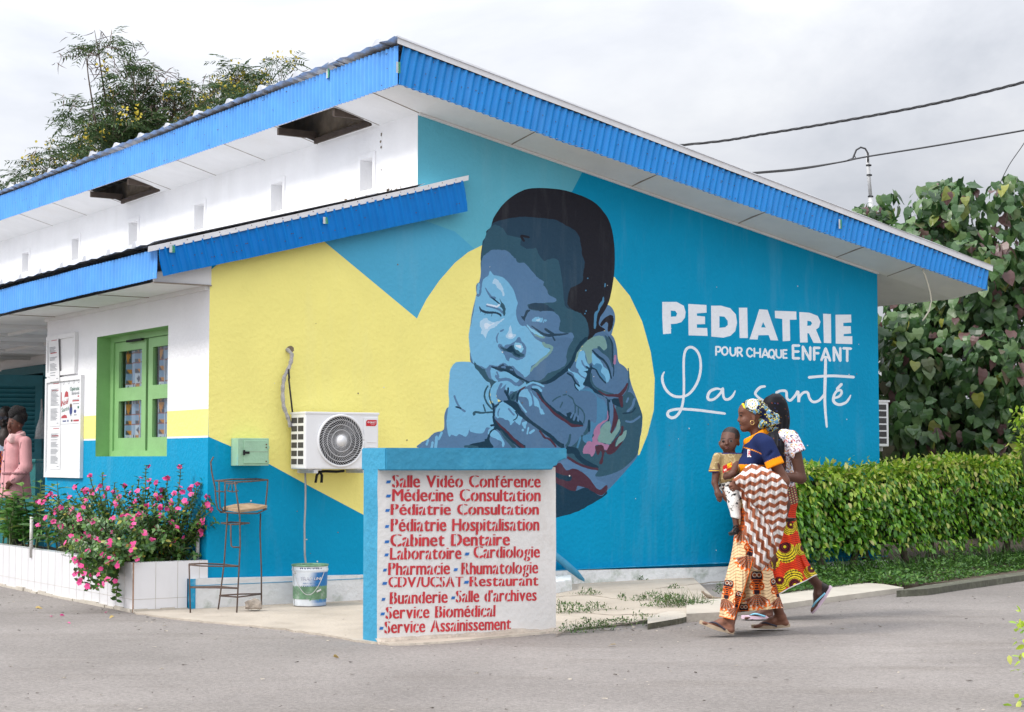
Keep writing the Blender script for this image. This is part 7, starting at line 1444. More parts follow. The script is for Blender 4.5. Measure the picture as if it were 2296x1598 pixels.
px, py = project(V); mesh('skirt', V, F, M_CLOTH, ppl, True, vcol=skirtcol([(1697, 1332, 1.0, 0, ), (1747, 1338, .85, -.25), (1655, 1350, .9, .1), (1722, 1245, 1., .1), (1668, 1395, .8, 0)])(px, py, V))
# overlapping front panel with the orange border
nx, ny = 120, 330; V, F, UVc = [], [], []; yl_ = [1140, 1168, 1205, 1226, 1257, 1292, 1332, 1381]; xl_ = [1652, 1655, 1645.5, 1643, 1637, 1627.5, 1618.5, 1612.5]; ye_ = [1140, 1200, 1272, 1330, 1391]; xe_ = [1712, 1702, 1684, 1667, 1646.5]
for j in range(ny + 1):
    t = j / ny
    for i in range(nx + 1):
        q = i / nx; yb = 1381 + 10 * q; py = 1140 + (yb - 1140) * t; L_ = np.interp(py, yl_, xl_); E_2 = np.interp(py, ye_, xe_)
        if q < .22: a = (q / .22); px = L_ + 7 * (1 - a) ** 2; dy = .16 - .22 * math.sin(a * 1.35) ** .9 - .0 * t
        else: a = (q - .22) / .78; px = L_ + (E_2 - L_) * a; dy = -.055 - (.19 + .07 * t) * math.sin(min(a * 1.9, 1.57)) ** .7
        dy += .014 * t * math.sin(px * .33 + t * 3) + .006 * math.sin(px * .8); V.append(P1(px, py, dy)); UVc.append((q, t))
for j in range(ny):
    for i in range(nx): a = j * (nx + 1) + i; F.append((a, a + nx + 1, a + nx + 2, a + 1))
V = np.array(V); px, py = project(V); C_ = skirtcol([(1680, 1246, 1.0, .30), (1628, 1342, .82, .18), (1652, 1362, .72, .25), (1664, 1190, .8, .2)])(px, py, V); U = np.array(UVc); C_[U[:, 0] > .972] = ORB; C_[U[:, 1] > .992] = ORB; C_[(py < 1192)] = np.where(((np.sin(px * .9 + py * .3) + np.sin(py * .8)) > .2)[py < 1192][:, None], ORB * .75, np.array(srgb(120, 62, 40)))
mesh('skirt_panel', V, F, M_CLOTH, ppl, True, vcol=C_)
M_TANS = mat('tan_rubber', (.42, .32, .22), .8, 14, .2, damt=.3, dscale=20, dcol=(.25, .19, .13)); M_DKSTRAP = mat('dark_strap', (.035, .03, .05), .6, 9, .2)
def strap(P, a, b, c, m, parent, r=.007): mb = MB(); Q = spline([tuple(A3(P(*q))) for q in (a, b, c)], 6, False); mb.tube(Q, r, 7); return mb.build('sandal_strap', m, parent, True)
sole('sandal', P1, (1645, 1424, -.23), (1567, 1399.5, -.23), .10, .024, M_TANS, ppl); sole('sandal', P1, (1772, 1407.5, .24), (1684.5, 1410, .24), .10, .024, M_TANS, ppl)
for dy in (-.27, -.185): strap(P1, (1590, 1398, -.228), (1604, 1397, dy), (1626, 1413, dy), M_DKSTRAP, ppl)
for dy in (.20, .285): strap(P1, (1704, 1401, .24), (1716, 1397, dy), (1742, 1405, dy), M_DKSTRAP, ppl)
# ================================================================= striped blanket over her arm
rowsB = [(1041, 1684, 1690, -.27, .02), (1046, 1673, 1708, -.26, .06), (1055, 1667, 1727, -.26, .09), (1064, 1656, 1744, -.27, .11), (1075, 1643, 1756, -.28, .11), (1085, 1644, 1763, -.28, .11), (1098, 1655, 1766, -.28, .11), (1115, 1661, 1766.5, -.28, .11), (1140, 1668, 1765, -.28, .10), (1165, 1671, 1763, -.28, .10), (1187, 1667, 1760, -.28, .10), (1205, 1670, 1754, -.29, .09), (1225, 1683, 1748, -.29, .085), (1245, 1688, 1737, -.29, .08), (1262, 1689, 1723, -.29, .07), (1272, 1686, 1716, -.29, .05), (1279, 1697, 1711, -.29, .02)]
edx = lambda py: np.interp(py, [1042, 1079, 1102, 1130, 1151, 1168, 1190, 1225, 1280], [1600, 1643, 1668, 1687, 1709, 1720, 1731, 1741, 1745])
def foldB(a, t, px, py):
    f = (.034 * abs(math.sin((px - (py - 1100) * .34) * .15)) * min(1, max(.2, (py - 1060) / 60))) + .010 * math.sin((px + (py - 1100) * .12) * .55 + 1) + .012 * noise.noise(Vector((px * .05, py * .03, 3))); e = px - float(edx(py)); f += -.016 / (1 + math.exp(-e * .9)) + .012 * math.exp(-(e + 4) ** 2 / 14)
    return (1.2 * math.sin(py * .22) * abs(math.cos(a)) ** 4, f if math.sin(a) < .3 else 0)
V, F = loft(P1, rowsB, 300, 220, fold=foldB, cap=True); px, py = project(V); BW, BB = np.array(srgb(236, 230, 226)), np.array(srgb(164, 98, 70)); e = px - edx(py)
zig = lambda q, p, a: a * np.abs(((q / p) % 1) * 2 - 1)
s1 = ((py + zig(px + (py - 1100) * .1, 24., 7.) + (px - 1700) * .18) / 18.5) % 1; c, q = math.cos(1.05), math.sin(1.05); xr, yr = (px - 1680) * c + (py - 1150) * q, -(px - 1680) * q + (py - 1150) * c; s2 = ((yr + zig(xr, 24., 7.)) / 18.) % 1
st_ = np.where(e > 0, s1, s2); C_ = np.where((st_ < .5)[:, None], BW, BB); C_[np.abs(e + 1) < 1.1] = BB
bl = mesh('blanket', V, F, clothmat('fleece', .98, .6, 220), None, True, vcol=C_); setp(bl, 'brown-and-white zigzag blanket draped over the arm of the woman in navy', 'blanket')
# ================================================================= the toddler she carries
kid = thing('person', 'toddler in a gold T-shirt carried at the side of the woman in navy', 'person', A3(P1(1640, 1100)))
SKc = np.array(srgb(92, 60, 48)); s = SDF((1.40, 12.52, .64), (2.16, 13.24, 1.52), .005); K = lambda x, y, d=0.: P1(x, y, d - .02)
s.ell(K(1638.5, 979, .025), (.068, .078, .070)); s.ell(K(1633.5, 994, -.005), (.060, .066, .064), .03); s.ell(K(1631, 1008, -.025), (.030, .035, .022), .03)
for q in (-1, 1): s.ell(K(1631.5 + q * 10, 1000, -.045 + (q > 0) * .008), (.026, .024, .024), .02)
s.ell(K(1629.6, 996.2, -.080), (.0115, .014, .0085), .008); s.cap(K(1630.5, 986, -.066), K(1629.8, 995, -.077), .007, .008, .008)
for x in (1621.3, 1638.6): s.ell(K(x, 989.6, -.078), (.014, .016, .0075), .008, 'd'); s.ell(K(x + .3, 989.8, -.060), (.013, .011, .0085), .004)
s.ell(K(1629.8, 1003.5, -.073), (.017, .010, .0045), .004); s.ell(K(1629.8, 1006.6, -.072), (.015, .010, .005), .004)
for x, d in ((1655.5, .01), (1614.5, .03)): s.ell(K(x, 995, d), (.011, .013, .020), .006)
s.cap(K(1636, 1008, .01), K(1636, 1030, .01), .035, .04, .02); s.cap(K(1636, 1035), K(1640, 1085), .07, .07, .03)
s.chain([K(1609, 1028, -.02), K(1603, 1083, -.05), K(1610, 1107, -.085)], [.034, .024, .017], .01)
hand(s, K(1610, 1107, -.085), K(1612, 1113, -.09), [(K(1608.5, 1117, -.095), K(1608.6, 1121, -.10), K(1611, 1124.5, -.095)), (K(1611, 1118, -.098), K(1611.6, 1123, -.10), K(1614, 1126, -.095)), (K(1613.6, 1118, -.097), K(1614.8, 1122.5, -.10), K(1617, 1124.5, -.095)), (K(1616, 1116.5, -.095), K(1618, 1120, -.098), K(1619.5, 1121.5, -.095))], (K(1615.5, 1109, -.10), K(1618.5, 1113, -.105)), .0065, (.021, .012, .020))
s.chain([K(1652, 1040, -.05), K(1643, 1062, -.12), K(1634, 1068, -.125)], [.03, .024, .018], .01)
hand(s, K(1634, 1068, -.125), K(1629.5, 1068.5, -.128), [(K(1626, 1065, -.13), K(1623.5, 1064.5, -.13), K(1622, 1067, -.125)), (K(1625.4, 1068, -.132), K(1622.5, 1068.5, -.13), K(1621.6, 1071, -.125)), (K(1626, 1071, -.13), K(1623.5, 1072.5, -.13), K(1623, 1074.5, -.125)), (K(1627.5, 1073.5, -.128), K(1626, 1075.5, -.128), K(1626, 1077, -.125))], (K(1629, 1063.5, -.135), K(1626, 1061, -.138)), .0065, (.021, .012, .020))
s.chain([K(1638, 1092, -.04), K(1646, 1130, -.11), K(1651, 1182, -.14)], [.045, .032, .019], .02); s.chain([K(1648, 1092, .06), K(1690, 1118, .30), K(1745, 1152, .26), K(1766, 1166, .22)], [.045, .034, .024, .018], .02)
s.cap(K(1652, 1184, -.14), K(1643, 1196, -.165), .019, .015, .01, (1, 1.3, 1)); s.cap(K(1763, 1165, .2), K(1781, 1166, .17), .016, .013, .01, (1, 1.3, 1))
for i in range(4): s.cap(K(1644 + i * .8, 1194 + i * .3, -.185 + i * .013), K(1640.6 + i * 1.0, 1197.6 + i * .3, -.19 + i * .013), .0065, .0055, .003)
def kidcol(px, py, V):
    C_ = np.tile(SKc, (len(V), 1)); hl = np.where(px < 1648, 969 + .012 * (px - 1630) ** 2, 985.5); hr = (py < hl) | ((px > 1648) & (py < 986) & (py < 1010)); C_[hr & (py < 1012)] = srgb(40, 31, 28)
    for x in (1621.3, 1638.6):
        r = np.hypot((px - x) / 4.0, (py - 989.8) / 1.9); C_[(r < 1) & (V[:, 1] < 12.72)] = srgb(104, 92, 86); C_[(np.hypot(px - x, py - 989.7) < 2.3) & (V[:, 1] < 12.72)] = srgb(22, 16, 15); C_[(np.hypot((px - x) / 5.4, (py - 984.2 + .05 * np.abs(px - x)) / 1.0) < 1)] = srgb(42, 28, 24)
    C_[np.hypot((px - 1629.8) / 5.4, (py - 1005) / 3) < 1] = srgb(98, 58, 52); C_[(np.hypot((px - 1629.8) / 5.2, (py - 1005) / .55) < 1)] = srgb(48, 28, 26)
    return C_
put('body', s, M_SKIN, kid, kidcol, 1)
s = SDF((1.40, 12.5, 1.02), (1.75, 12.95, 1.36), .0045); s.ell(K(1634, 1046, 0), (.082, .076, .13)); s.cap(K(1612, 1025), K(1656, 1024), .038, .04, .03); s.cap(K(1609, 1027, -.02), K(1601.5, 1057, -.035), .036, .041, .015); s.cap(K(1654, 1026, -.01), K(1650, 1050, -.06), .036, .04, .015); s.ell(K(1634, 1076, 0), (.080, .078, .06), .03); s.cap(K(1636, 1010, .0), K(1636, 1020, .0), .05, .055, .01)
zt_, zn_ = A3(K(1634, 1086))[2], A3(K(1634, 1016))[2]; s.cut(lambda X, Y, Z: np.maximum(zt_ - Z, Z - zn_)); xs_ = A3(K(1611.5, 1060))[0]; zs_ = A3(K(1601, 1060))[2]; s.cut(lambda X, Y, Z: np.where(X < xs_, zs_ - Z, -1))
for a, b in (((1628, 1022, -.08), (1618, 1046, -.09)), ((1640, 1024, -.08), (1640, 1040, -.10)), ((1620, 1062, -.08), (1636, 1076, -.09)), ((1606, 1030, -.07), (1614, 1050, -.06))): s.cap(K(*a), K(*b), .006, .004, .018, op='d')
def tee(px, py, V):
    g = np.array([noise.noise(Vector(tuple(p * 26))) for p in V]); C_ = np.array(srgb(150, 128, 88)) * (1 + .45 * g[:, None]); C_[(np.abs(g) < .05)] = np.array(srgb(186, 168, 126))
    cuff = (px < 1612) & (py > 1052.5); C_[cuff] = srgb(70, 44, 92); C_[cuff & (py > 1054.6) & (py < 1056.6)] = srgb(214, 178, 70); C_[(py < 1018.8) & (px > 1618)] = srgb(52, 48, 98)
    X, Y = px - 1631, py - 1049 + (px - 1631) * .45; C_[(np.abs(Y) < 8) & (np.abs(X) < 10.5)] = srgb(196, 36, 40); C_[(np.abs(Y + 3) < 5) & (X > -1) & (X < 9) & (np.abs(Y + X * .4) > 1.2)] = srgb(238, 196, 40); C_[(np.abs(Y - 3) < 2) & (X > -8) & (X < -2)] = srgb(236, 226, 214); return np.clip(C_, 0, 1)
put('t_shirt', s, clothmat('velour', .6, .2, 120), kid, tee, 1)
s = SDF((1.40, 12.45, .78), (2.12, 13.24, 1.16), .0055); s.chain([K(1639, 1090, -.03), K(1646, 1130, -.11), K(1650.5, 1160, -.13)], [.058, .043, .036], .02); s.chain([K(1646, 1090, .05), K(1690, 1118, .30), K(1742, 1151, .26)], [.055, .043, .034], .02); s.cap(K(1630, 1088), K(1650, 1088), .06, .06, .03)
nc = A3(K(1650, 1163)); s.cut(lambda X, Y, Z: np.where(X < A3(K(1662, 1160))[0], nc[2] - Z + (X - nc[0]) * -.25, Z - A3(K(1640, 1081))[2]))
def pants(px, py, V):
    C_ = np.tile(np.array(srgb(228, 226, 222)), (len(V), 1)); g = np.array([noise.noise(Vector((a * .16, b * .16, 2))) + .5 * noise.noise(Vector((a * .5, b * .5, 3))) for a, b in zip(px, py)]); C_[(g > .30) & (py < 1146)] = srgb(30, 30, 34); C_[(py < 1092)] = np.where((g > -.05)[(py < 1092)][:, None], np.array(srgb(40, 40, 44)), np.array(srgb(200, 196, 190))); return C_
put('trousers', s, M_CLOTH, kid, pants, 1)
sole('sandal', K, (1659, 1191, -.155), (1637.5, 1203, -.185), .062, .022, M_BLACKM, kid); sole('sandal', K, (1757, 1170, .21), (1785, 1169, .17), .055, .02, M_BLACKM, kid)
for a, b, c in (((1655, 1186, -.185), (1648, 1186, -.195), (1643, 1196, -.195)), ((1655, 1180, -.17), (1648, 1180, -.175), (1644, 1184, -.165)), ((1645, 1190, -.19), (1650, 1195, -.2), (1653, 1198, -.185))): strap(K, a, b, c, M_BLACKM, kid, .006)
# ================================================================= the woman behind: black veil, white printed top, red wrapper
P2_ = planeP(13.85); wm2 = thing('person', 'woman in a black veil and red shell-print skirt walking behind the woman in navy', 'person', (2.05, 13.85, 0)); SK2 = np.array(srgb(84, 55, 44))
s = SDF((1.70, 13.25, -.01), (2.75, 14.55, 1.80), .0075)
s.ell(P2_(1738, 922), (.09, .075, .10)); s.ell(P2_(1727, 938), (.062, .055, .08), .02); s.cap(P2_(1716, 930), P2_(1713, 940), .01, .012, .012); s.ell(P2_(1717, 948), (.012, .02, .008), .008); s.cap(P2_(1718, 957), P2_(1718, 958), .022, .02, .02)
for q in (-1, 1): s.ell(P2_(1714.5, 930, q * .034), (.018, .016, .011), .01, 'd'); s.ell(P2_(1719, 930, q * .032), (.012, .012, .011), .004)
s.cap(P2_(1743, 950), P2_(1750, 980), .05, .055, .03); s.cap(P2_(1750, 985), P2_(1754, 1110), .10, .10, .05)
s.chain([P2_(1776, 980, -.17), P2_(1796, 1073, -.18)], [.05, .042], .02); s.chain([P2_(1796, 1073, -.18), P2_(1740, 1067, -.25)], [.042, .028], .015)
hand(s, P2_(1740, 1067, -.25), P2_(1729, 1066, -.26), [(P2_(1720, 1060, -.27), P2_(1714, 1061, -.27), P2_(1711, 1064, -.26)), (P2_(1719, 1064, -.27), P2_(1712, 1066, -.27), P2_(1709, 1069, -.26)), (P2_(1719, 1068, -.27), P2_(1713, 1071, -.27), P2_(1711, 1074, -.26)), (P2_(1721, 1072, -.27), P2_(1716, 1075, -.27), P2_(1715, 1078, -.26))], (P2_(1726, 1058, -.28), P2_(1719, 1055, -.285)))
s.chain([P2_(1742, 985, .16), P2_(1722, 1065, .22), P2_(1700, 1060, .05)], [.05, .042, .028], .02)
hand(s, P2_(1700, 1060, .05), P2_(1692, 1058, .02), [(P2_(1684, 1052, .0), P2_(1678, 1053, .0), P2_(1676, 1056, .01)), (P2_(1683, 1056, .0), P2_(1676, 1058, .0), P2_(1674, 1061, .01)), (P2_(1683, 1060, .0), P2_(1677, 1063, .0), P2_(1675, 1066, .01)), (P2_(1685, 1064, .0), P2_(1680, 1067, .0), P2_(1679, 1070, .01))], (P2_(1690, 1050, .0), P2_(1684, 1047, .0)))
s.chain([P2_(1750, 1130, -.08), P2_(1733, 1250, -.08), P2_(1724, 1366, -.06)], [.085, .055, .036], .03); s.chain([P2_(1756, 1130, .08), P2_(1768, 1236, .08), P2_(1834, 1312, .28)], [.09, .055, .036], .03)
foot(s, P2_, (1722, 1366, -.06), (1726, 1380, -.06), (1686, 1384, -.06), (1670, 1386, -.06)); foot(s, P2_, (1835, 1312, .28), (1850, 1318, .28), (1829, 1356, .28), (1818, 1369, .27))
def skin2(px, py, V): C_ = np.tile(SK2, (len(V), 1)); C_[(px > 1843) & (py > 1300)] = srgb(46, 36, 34); C_[(py > 1360)] = SK2 * 1.25; return C_
put('body', s, M_SKIN, wm2, skin2)
rowsV = [(883, 1737, 1746, .0, .02), (886, 1726, 1752, .0, .06), (891, 1716, 1758, .0, .085), (903, 1709, 1765, .0, .10), (925, 1706, 1770, .0, .105), (945, 1708, 1771.5, .0, .105), (962, 1711, 1769, .0, .11), (976, 1714, 1767, -.03, .15), (1000, 1717, 1764, -.06, .17), (1030, 1722, 1763, -.08, .16), (1056, 1734, 1762, -.10, .14)]
def foldV(a, t, px, py): g = min(1, max(0, (t - .25) / .4)); return (1.1 * g * math.sin(a * 17 + t * 2), g * (.010 * math.sin(a * 19 + t) + .008 * math.sin(px * .8 + t * 3)))
V, F = loft(P2_, rowsV, 160, 110, fold=foldV); px, py = project(V); C_ = np.tile(np.array(srgb(22, 21, 26)), (len(V), 1)); rgv = np.random.default_rng(3)
for k in range(46): x, y = rgv.uniform(1708, 1770), rgv.uniform(890, 1050); C_[np.hypot(px - x, py - y) < rgv.uniform(.5, 1.0)] = (srgb(150, 110, 60), srgb(140, 60, 40), srgb(60, 80, 150))[k % 3]
C_[(np.abs(px - 1764 + (py - 1000) * .12) < 1.7) & (py > 985) & (np.sin(py * 1.9) > -.2)] = srgb(120, 66, 44); C_[(np.hypot(px - 1759, (py - 980) / 2.6) < 2.6)] = srgb(52, 66, 130)
mesh('veil', V, F, clothmat('veil_cloth', .55, .1), wm2, True, vcol=C_)
s = SDF((1.95, 13.3, .85), (2.55, 14.3, 1.62), .007); s.ell(P2_(1752, 1010), (.118, .165, .16)); s.ell(P2_(1742, 1040), (.11, .15, .09), .05); s.ell(P2_(1752, 1075), (.11, .15, .12), .05); s.cap(P2_(1758, 978, -.14), P2_(1756, 978, .14), .055, .055, .04); s.cap(P2_(1774, 982, -.165), P2_(1789, 1015, -.185), .060, .066, .02); s.cap(P2_(1746, 985, .165), P2_(1736, 1020, .185), .060, .066, .02)
for a, b in (((1770, 1020, -.15), (1764, 1052, -.16)), ((1778, 990, -.235), (1770, 1010, -.22))): s.cap(P2_(*a), P2_(*b), .007, .004, .02, op='d')
zz = A3(P2_(1752, 1098))[2]; s.cut(lambda X, Y, Z: zz - Z); a2, b2 = A3(P2_(1774, 982, -.165)), A3(P2_(1789, 1016, -.185)); d2 = (b2 - a2) / np.linalg.norm(b2 - a2)
s.cut(lambda X, Y, Z: np.where((Y < 13.85 - .13) & (X > A3(P2_(1772, 1000))[0]), (X - b2[0]) * d2[0] + (Y - b2[1]) * d2[1] + (Z - b2[2]) * d2[2], -1))
def top2(px, py, V):
    C_ = np.tile(np.array(srgb(232, 230, 238)), (len(V), 1)); cols = [srgb(206, 60, 52), srgb(222, 150, 52), srgb(42, 40, 96), srgb(196, 150, 60), srgb(120, 40, 60)]; g = np.random.default_rng(8)
    for i in range(9):
        for j in range(15):
            x, y = 1728 + i * 9.5 + (j % 2) * 4.5 + g.uniform(-1, 1), 960 + j * 10 + g.uniform(-1, 1); th = g.uniform(0, 6.28); r = np.hypot(px - x, py - y); an = (np.arctan2(py - y, px - x) - th) % 6.283; C_[(np.abs(r - 3.0) < .95) & (an < 4.2)] = cols[g.integers(5)]; C_[(np.hypot(px - x - 4 * math.cos(th), py - y - 4 * math.sin(th)) < 1.2)] = cols[g.integers(5)]
    return C_
put('printed_top', s, M_CLOTH, wm2, top2)
REDW, YEL, BLK2 = [np.array(srgb(*c)) for c in ((206, 62, 34), (226, 204, 48), (44, 26, 34))]
def shell(px, py, cx, cy, r, ang, C_):
    c, q = math.cos(ang), math.sin(ang); X, Y = (px - cx) * c + (py - cy) * q, -(px - cx) * q + (py - cy) * c; d = np.hypot(X, Y); ins = d < r * (1 + .03 * np.sin(np.arctan2(Y, X) * 18)); dd = np.hypot(X, Y + r * .60); f = dd / (r * 1.6); C_[ins] = BLK2
    band = (f * 6.5) % 1; ye = ins & (((f > .40) & (band < .60)) | (f < .09)); C_[ye] = YEL; C_[ins & (f < .40) & (f > .12) & (band < .35)] = np.array(srgb(120, 34, 36)); rad = np.sin(np.arctan2(X, Y + r * .60) * 34); C_[ye & (rad > .9) & (f > .40)] = BLK2; C_[ins & (f > .40) & (f < .43)] = YEL
def skirt2(px, py, V):
    C_ = np.tile(REDW, (len(V), 1)); w = py + 1.6 * np.sin(px * .24) + 1.2 * np.sin(px * .11 + py * .1); C_[np.abs((w / 4.1) % 1 - .5) < .10] = np.array(srgb(96, 24, 24))
    for a in ((1763, 1240, 23, -.25), (1779, 1299, 22, 2.9), (1747, 1311, 17, .1), (1817, 1284, 15, .3), (1769, 1185, 15, .5), (1795, 1232, 14, 1.2), (1735, 1262, 14, .2), (1790, 1180, 12, 2), (1728, 1200, 16, 1)): shell(px, py, *a, C_)
    u = py < 1134 - (px - 1770) * .3; k = np.sin(px * .8 + py * .4) * np.sin(py * .62 - px * .2); C_[u] = np.where((k > .25)[u][:, None], np.array(srgb(190, 160, 110)), np.where((k < -.55)[u][:, None], np.array(srgb(170, 60, 44)), np.array(srgb(46, 42, 62)))); return C_
rows2 = [(1080, 1714, 1783), (1100, 1712, 1786), (1121, 1710, 1790), (1138, 1709, 1785), (1150, 1708, 1784), (1188, 1706, 1790), (1213, 1705, 1796.5), (1246, 1705, 1808), (1266, 1706, 1818), (1290, 1708, 1832)]
V, F = loft(P2_, rows2, 260, 260, .03, .18, lambda a, t, px, py: (t * 1.6 * math.sin(a * 6 + 1), t * (.020 * math.sin(a * 8 + px * .06) + .01 * math.sin(a * 15))), hem=lambda px: 1336 - max(0, px - 1740) * .50)
px, py = project(V); C_ = skirt2(px, py, V); C_[-260 * 3:] = srgb(214, 210, 212); mesh('wrapper_skirt', V, F, M_CLOTH, wm2, True, vcol=C_)
M_PKS = mat('pale_pink_rubber', (.70, .52, .62), .6, 9, .08); M_BLS = mat('sky_blue_strap', (.22, .55, .72), .45, 9, .08)
sole('sandal', P2_, (1735, 1386, -.06), (1662, 1388.5, -.06), .10, .022, M_PKS, wm2)
a, b_2 = P2_(1863, 1312, .29), P2_(1818, 1375, .29); sole('sandal', P2_, (1862, 1313, .29), (1817.5, 1374, .29), .10, -.022, M_PKS, wm2)
for dy in (-.105, -.02): strap(P2_, (1682, 1381, -.06), (1694, 1377, dy), (1716, 1383, dy), M_BLS, wm2)
for dy in (.235, .315): strap(P2_, (1822, 1362, .245), (1829, 1351, dy - .02), (1850, 1331, dy), M_BLS, wm2, .008)
# ================================================================= people in the porch
P3 = planeP(19.0); w3 = thing('person', 'woman in a pink belted jacket standing in the porch with one hand in her pocket', 'person', (-5.4, 19, 0)); SK3 = np.array(srgb(96, 60, 48))
s = SDF((-5.95, 18.45, -.02), (-4.95, 19.5, 1.78), .010)
s.ell(P3(38, 943), (.088, .085, .10)); s.ell(P3(31, 957, -.02), (.070, .068, .085), .02); s.cap(P3(28, 973, -.05), P3(29, 973, -.05), .026, .026, .02, (1.2, 1, 1)); s.cap(P3(21, 948, -.082), P3(20, 957, -.098), .011, .015, .012); s.ell(P3(20, 957.5, -.10), (.018, .014, .010), .008); s.ell(P3(21.5, 966, -.088), (.021, .012, .007), .006); s.ell(P3(22, 970, -.086), (.019, .012, .008), .006)
for x in (15.5, 27): s.ell(P3(x, 949, -.10), (.016, .02, .009), .01, 'd')
for x in (16, 27.5): s.ell(P3(x, 949.2, -.072), (.013, .012, .010), .004)
s.ell(P3(44, 957, -.065), (.010, .012, .02), .008); s.cap(P3(40, 968), P3(42, 985), .05, .055, .02); s.cap(P3(40, 1000), P3(38, 1110), .08, .10, .05)
s.chain([P3(57, 996, -.165), P3(57, 1048, -.205), P3(28, 1080, -.235)], [.036, .036, .026], .02); hand(s, P3(28, 1080, -.22), P3(21, 1085, -.215), [(P3(17, 1086, -.21), P3(14, 1090, -.205), P3(12, 1094, -.20)), (P3(18, 1088, -.215), P3(15, 1093, -.21), P3(13, 1097, -.2)), (P3(20, 1090, -.215), P3(17, 1095, -.21), P3(15, 1099, -.2)), (P3(22, 1091, -.21), P3(20, 1096, -.205), P3(18, 1099, -.2))], (P3(18, 1081, -.23), P3(13, 1085, -.23)))
s.chain([P3(20, 994, .17), P3(14, 1050, .2), P3(8, 1090, .12)], [.045, .04, .028], .02); hand(s, P3(8, 1090, .12), P3(5, 1098, .1), [(P3(2, 1103, .09), P3(1, 1108, .09), P3(2, 1112, .09)), (P3(4, 1104, .08), P3(3, 1110, .08), P3(4, 1114, .08)), (P3(6, 1104, .08), P3(6, 1110, .08), P3(7, 1114, .08)), (P3(8, 1103, .09), P3(9, 1108, .09), P3(9, 1111, .09))], (P3(9, 1098, .08), P3(11, 1103, .07)))
for q in (-1, 1): s.chain([P3(36, 1110, q * .09), P3(36, 1190, q * .09), P3(37, 1268, q * .09)], [.09, .06, .04], .03); s.cap(P3(37, 1276, q * .09), P3(20, 1282, q * .09 - .05), .032, .026, .01, (1, 1.4, 1))
def skin3(px, py, V):
    C_ = np.tile(SK3, (len(V), 1)); C_[(py < 938.5 + np.maximum(px - 25, 0) * .55) & (py < 962)] = srgb(24, 20, 20); f = V[:, 1] < 19
    for x in (16, 27.5): C_[f & (np.hypot((px - x) / 3.2, (py - 949.6) / 1.1) < 1)] = srgb(34, 24, 22); C_[f & (np.hypot((px - x) / 4.4, (py - 943.5) / .9) < 1)] = srgb(40, 26, 24)
    C_[f & (np.hypot((px - 21.5) / 5, (py - 968) / 3) < 1)] = srgb(96, 56, 52); C_[(py > 1112)] = srgb(24, 22, 26); return C_
put('body', s, M_SKIN, w3, skin3, 1)
s = SDF((-5.7, 18.75, 1.45), (-5.15, 19.25, 1.9), .011)
for x, y, d, r in ((38, 924, .0, .075), (30, 927, -.02, .055), (46, 930, .01, .06), (50, 940, .02, .055), (48, 920, .0, .05), (28, 933, -.05, .04), (53, 933, .0, .045), (36, 918, .0, .05)): s.ell(P3(x, y, d), (r, r, r * .85), .02)
put('hair', s, mat('dark_hair', (.012, .010, .010), .9, 60, .4, bump=1, bscale=70), w3, flat((.01, .01, .01)), 1)
s = SDF((-5.95, 18.45, .82), (-4.95, 19.5, 1.62), .009); s.ell(P3(39, 1010), (.13, .17, .15)); s.ell(P3(36, 1035), (.135, .17, .14), .05); s.cap(P3(36, 1050), P3(35, 1108), .135, .165, .05, (1, 1.2, 1)); s.cap(P3(42, 986, -.14), P3(38, 986, .14), .055, .055, .04); s.cap(P3(41, 975), P3(41, 985), .062, .07, .02)
s.chain([P3(57, 992, -.165), P3(58, 1048, -.205), P3(33, 1075, -.235)], [.064, .066, .056], .02); s.chain([P3(22, 992, .165), P3(15, 1048, .2), P3(10, 1082, .13)], [.058, .054, .048], .02)
for i in range(9): s.cap(P3(6 + i * 6.6, 1058, -.19), P3(5 + i * 7, 1066, -.20), .004, .003, .012, op='d')
zc = A3(P3(35, 1117))[2]; s.cut(lambda X, Y, Z: zc - Z)
PINK = np.array(srgb(206, 152, 154))
jk = put('jacket', s, clothmat('pink_linen', .95, .2, 60), w3, flat(PINK), 1); bj = bvh_of(jk)
def onj(px, py, l): return onbody(bj, px, py, l)
mb = MB(); mb.tube([onj(x, 1062 + .4 * math.sin(x), .004) for x in np.linspace(6, 60, 24)], .014, 6); mb.build('belt', mat('pink_cord', (.30, .14, .15), .9, 20, .1), w3)
mb = MB(); mb.tube([onj(13 - (y - 985) * .05, y, .003) for y in np.linspace(986, 1108, 24)], .005, 5); mb.build('placket', mat('pink_seam', (.36, .19, .20), .9, 20, .1), w3)
mb = MB(); mb.tube([onj(14 + i * 1.3, 1086 + i * 1.6, .003) for i in range(8)], .006, 5); mb.tube([onj(40 + i * 1.6, 1060 - i * .2 , .004) for i in range(6)], .007, 5); mb.tube([onj(x, y, .003) for x, y in ((47, 992), (45, 1005), (43, 1020), (42, 1038), (41, 1052))], .005, 5); mb.tube([onj(24 + i * 2.2, 1080 - i * 1.6 - .6 * (i % 3), .004) for i in range(5)], .006, 5); mb.tube([onj(x, 1111 + .6 * math.sin(x * .5), .003) for x in np.linspace(4, 66, 22)], .005, 5); mb.build('seam_and_shade', mat('pink_shade', (.34, .18, .19), .9, 20, .1), w3)  # pocket, cuff and hem seams; the sleeve line paints the arm gap's shade
for x, y in ((10, 1010), (9, 1035), (6, 1062), (6, 1085), (44, 1040)): mb = MB(); mb.disc(onj(x, y, .002), (0, -1, 0), .011, .006, 10); mb.build('button', mat('dark_button', (.06, .05, .05), .4, 9, .1), w3)
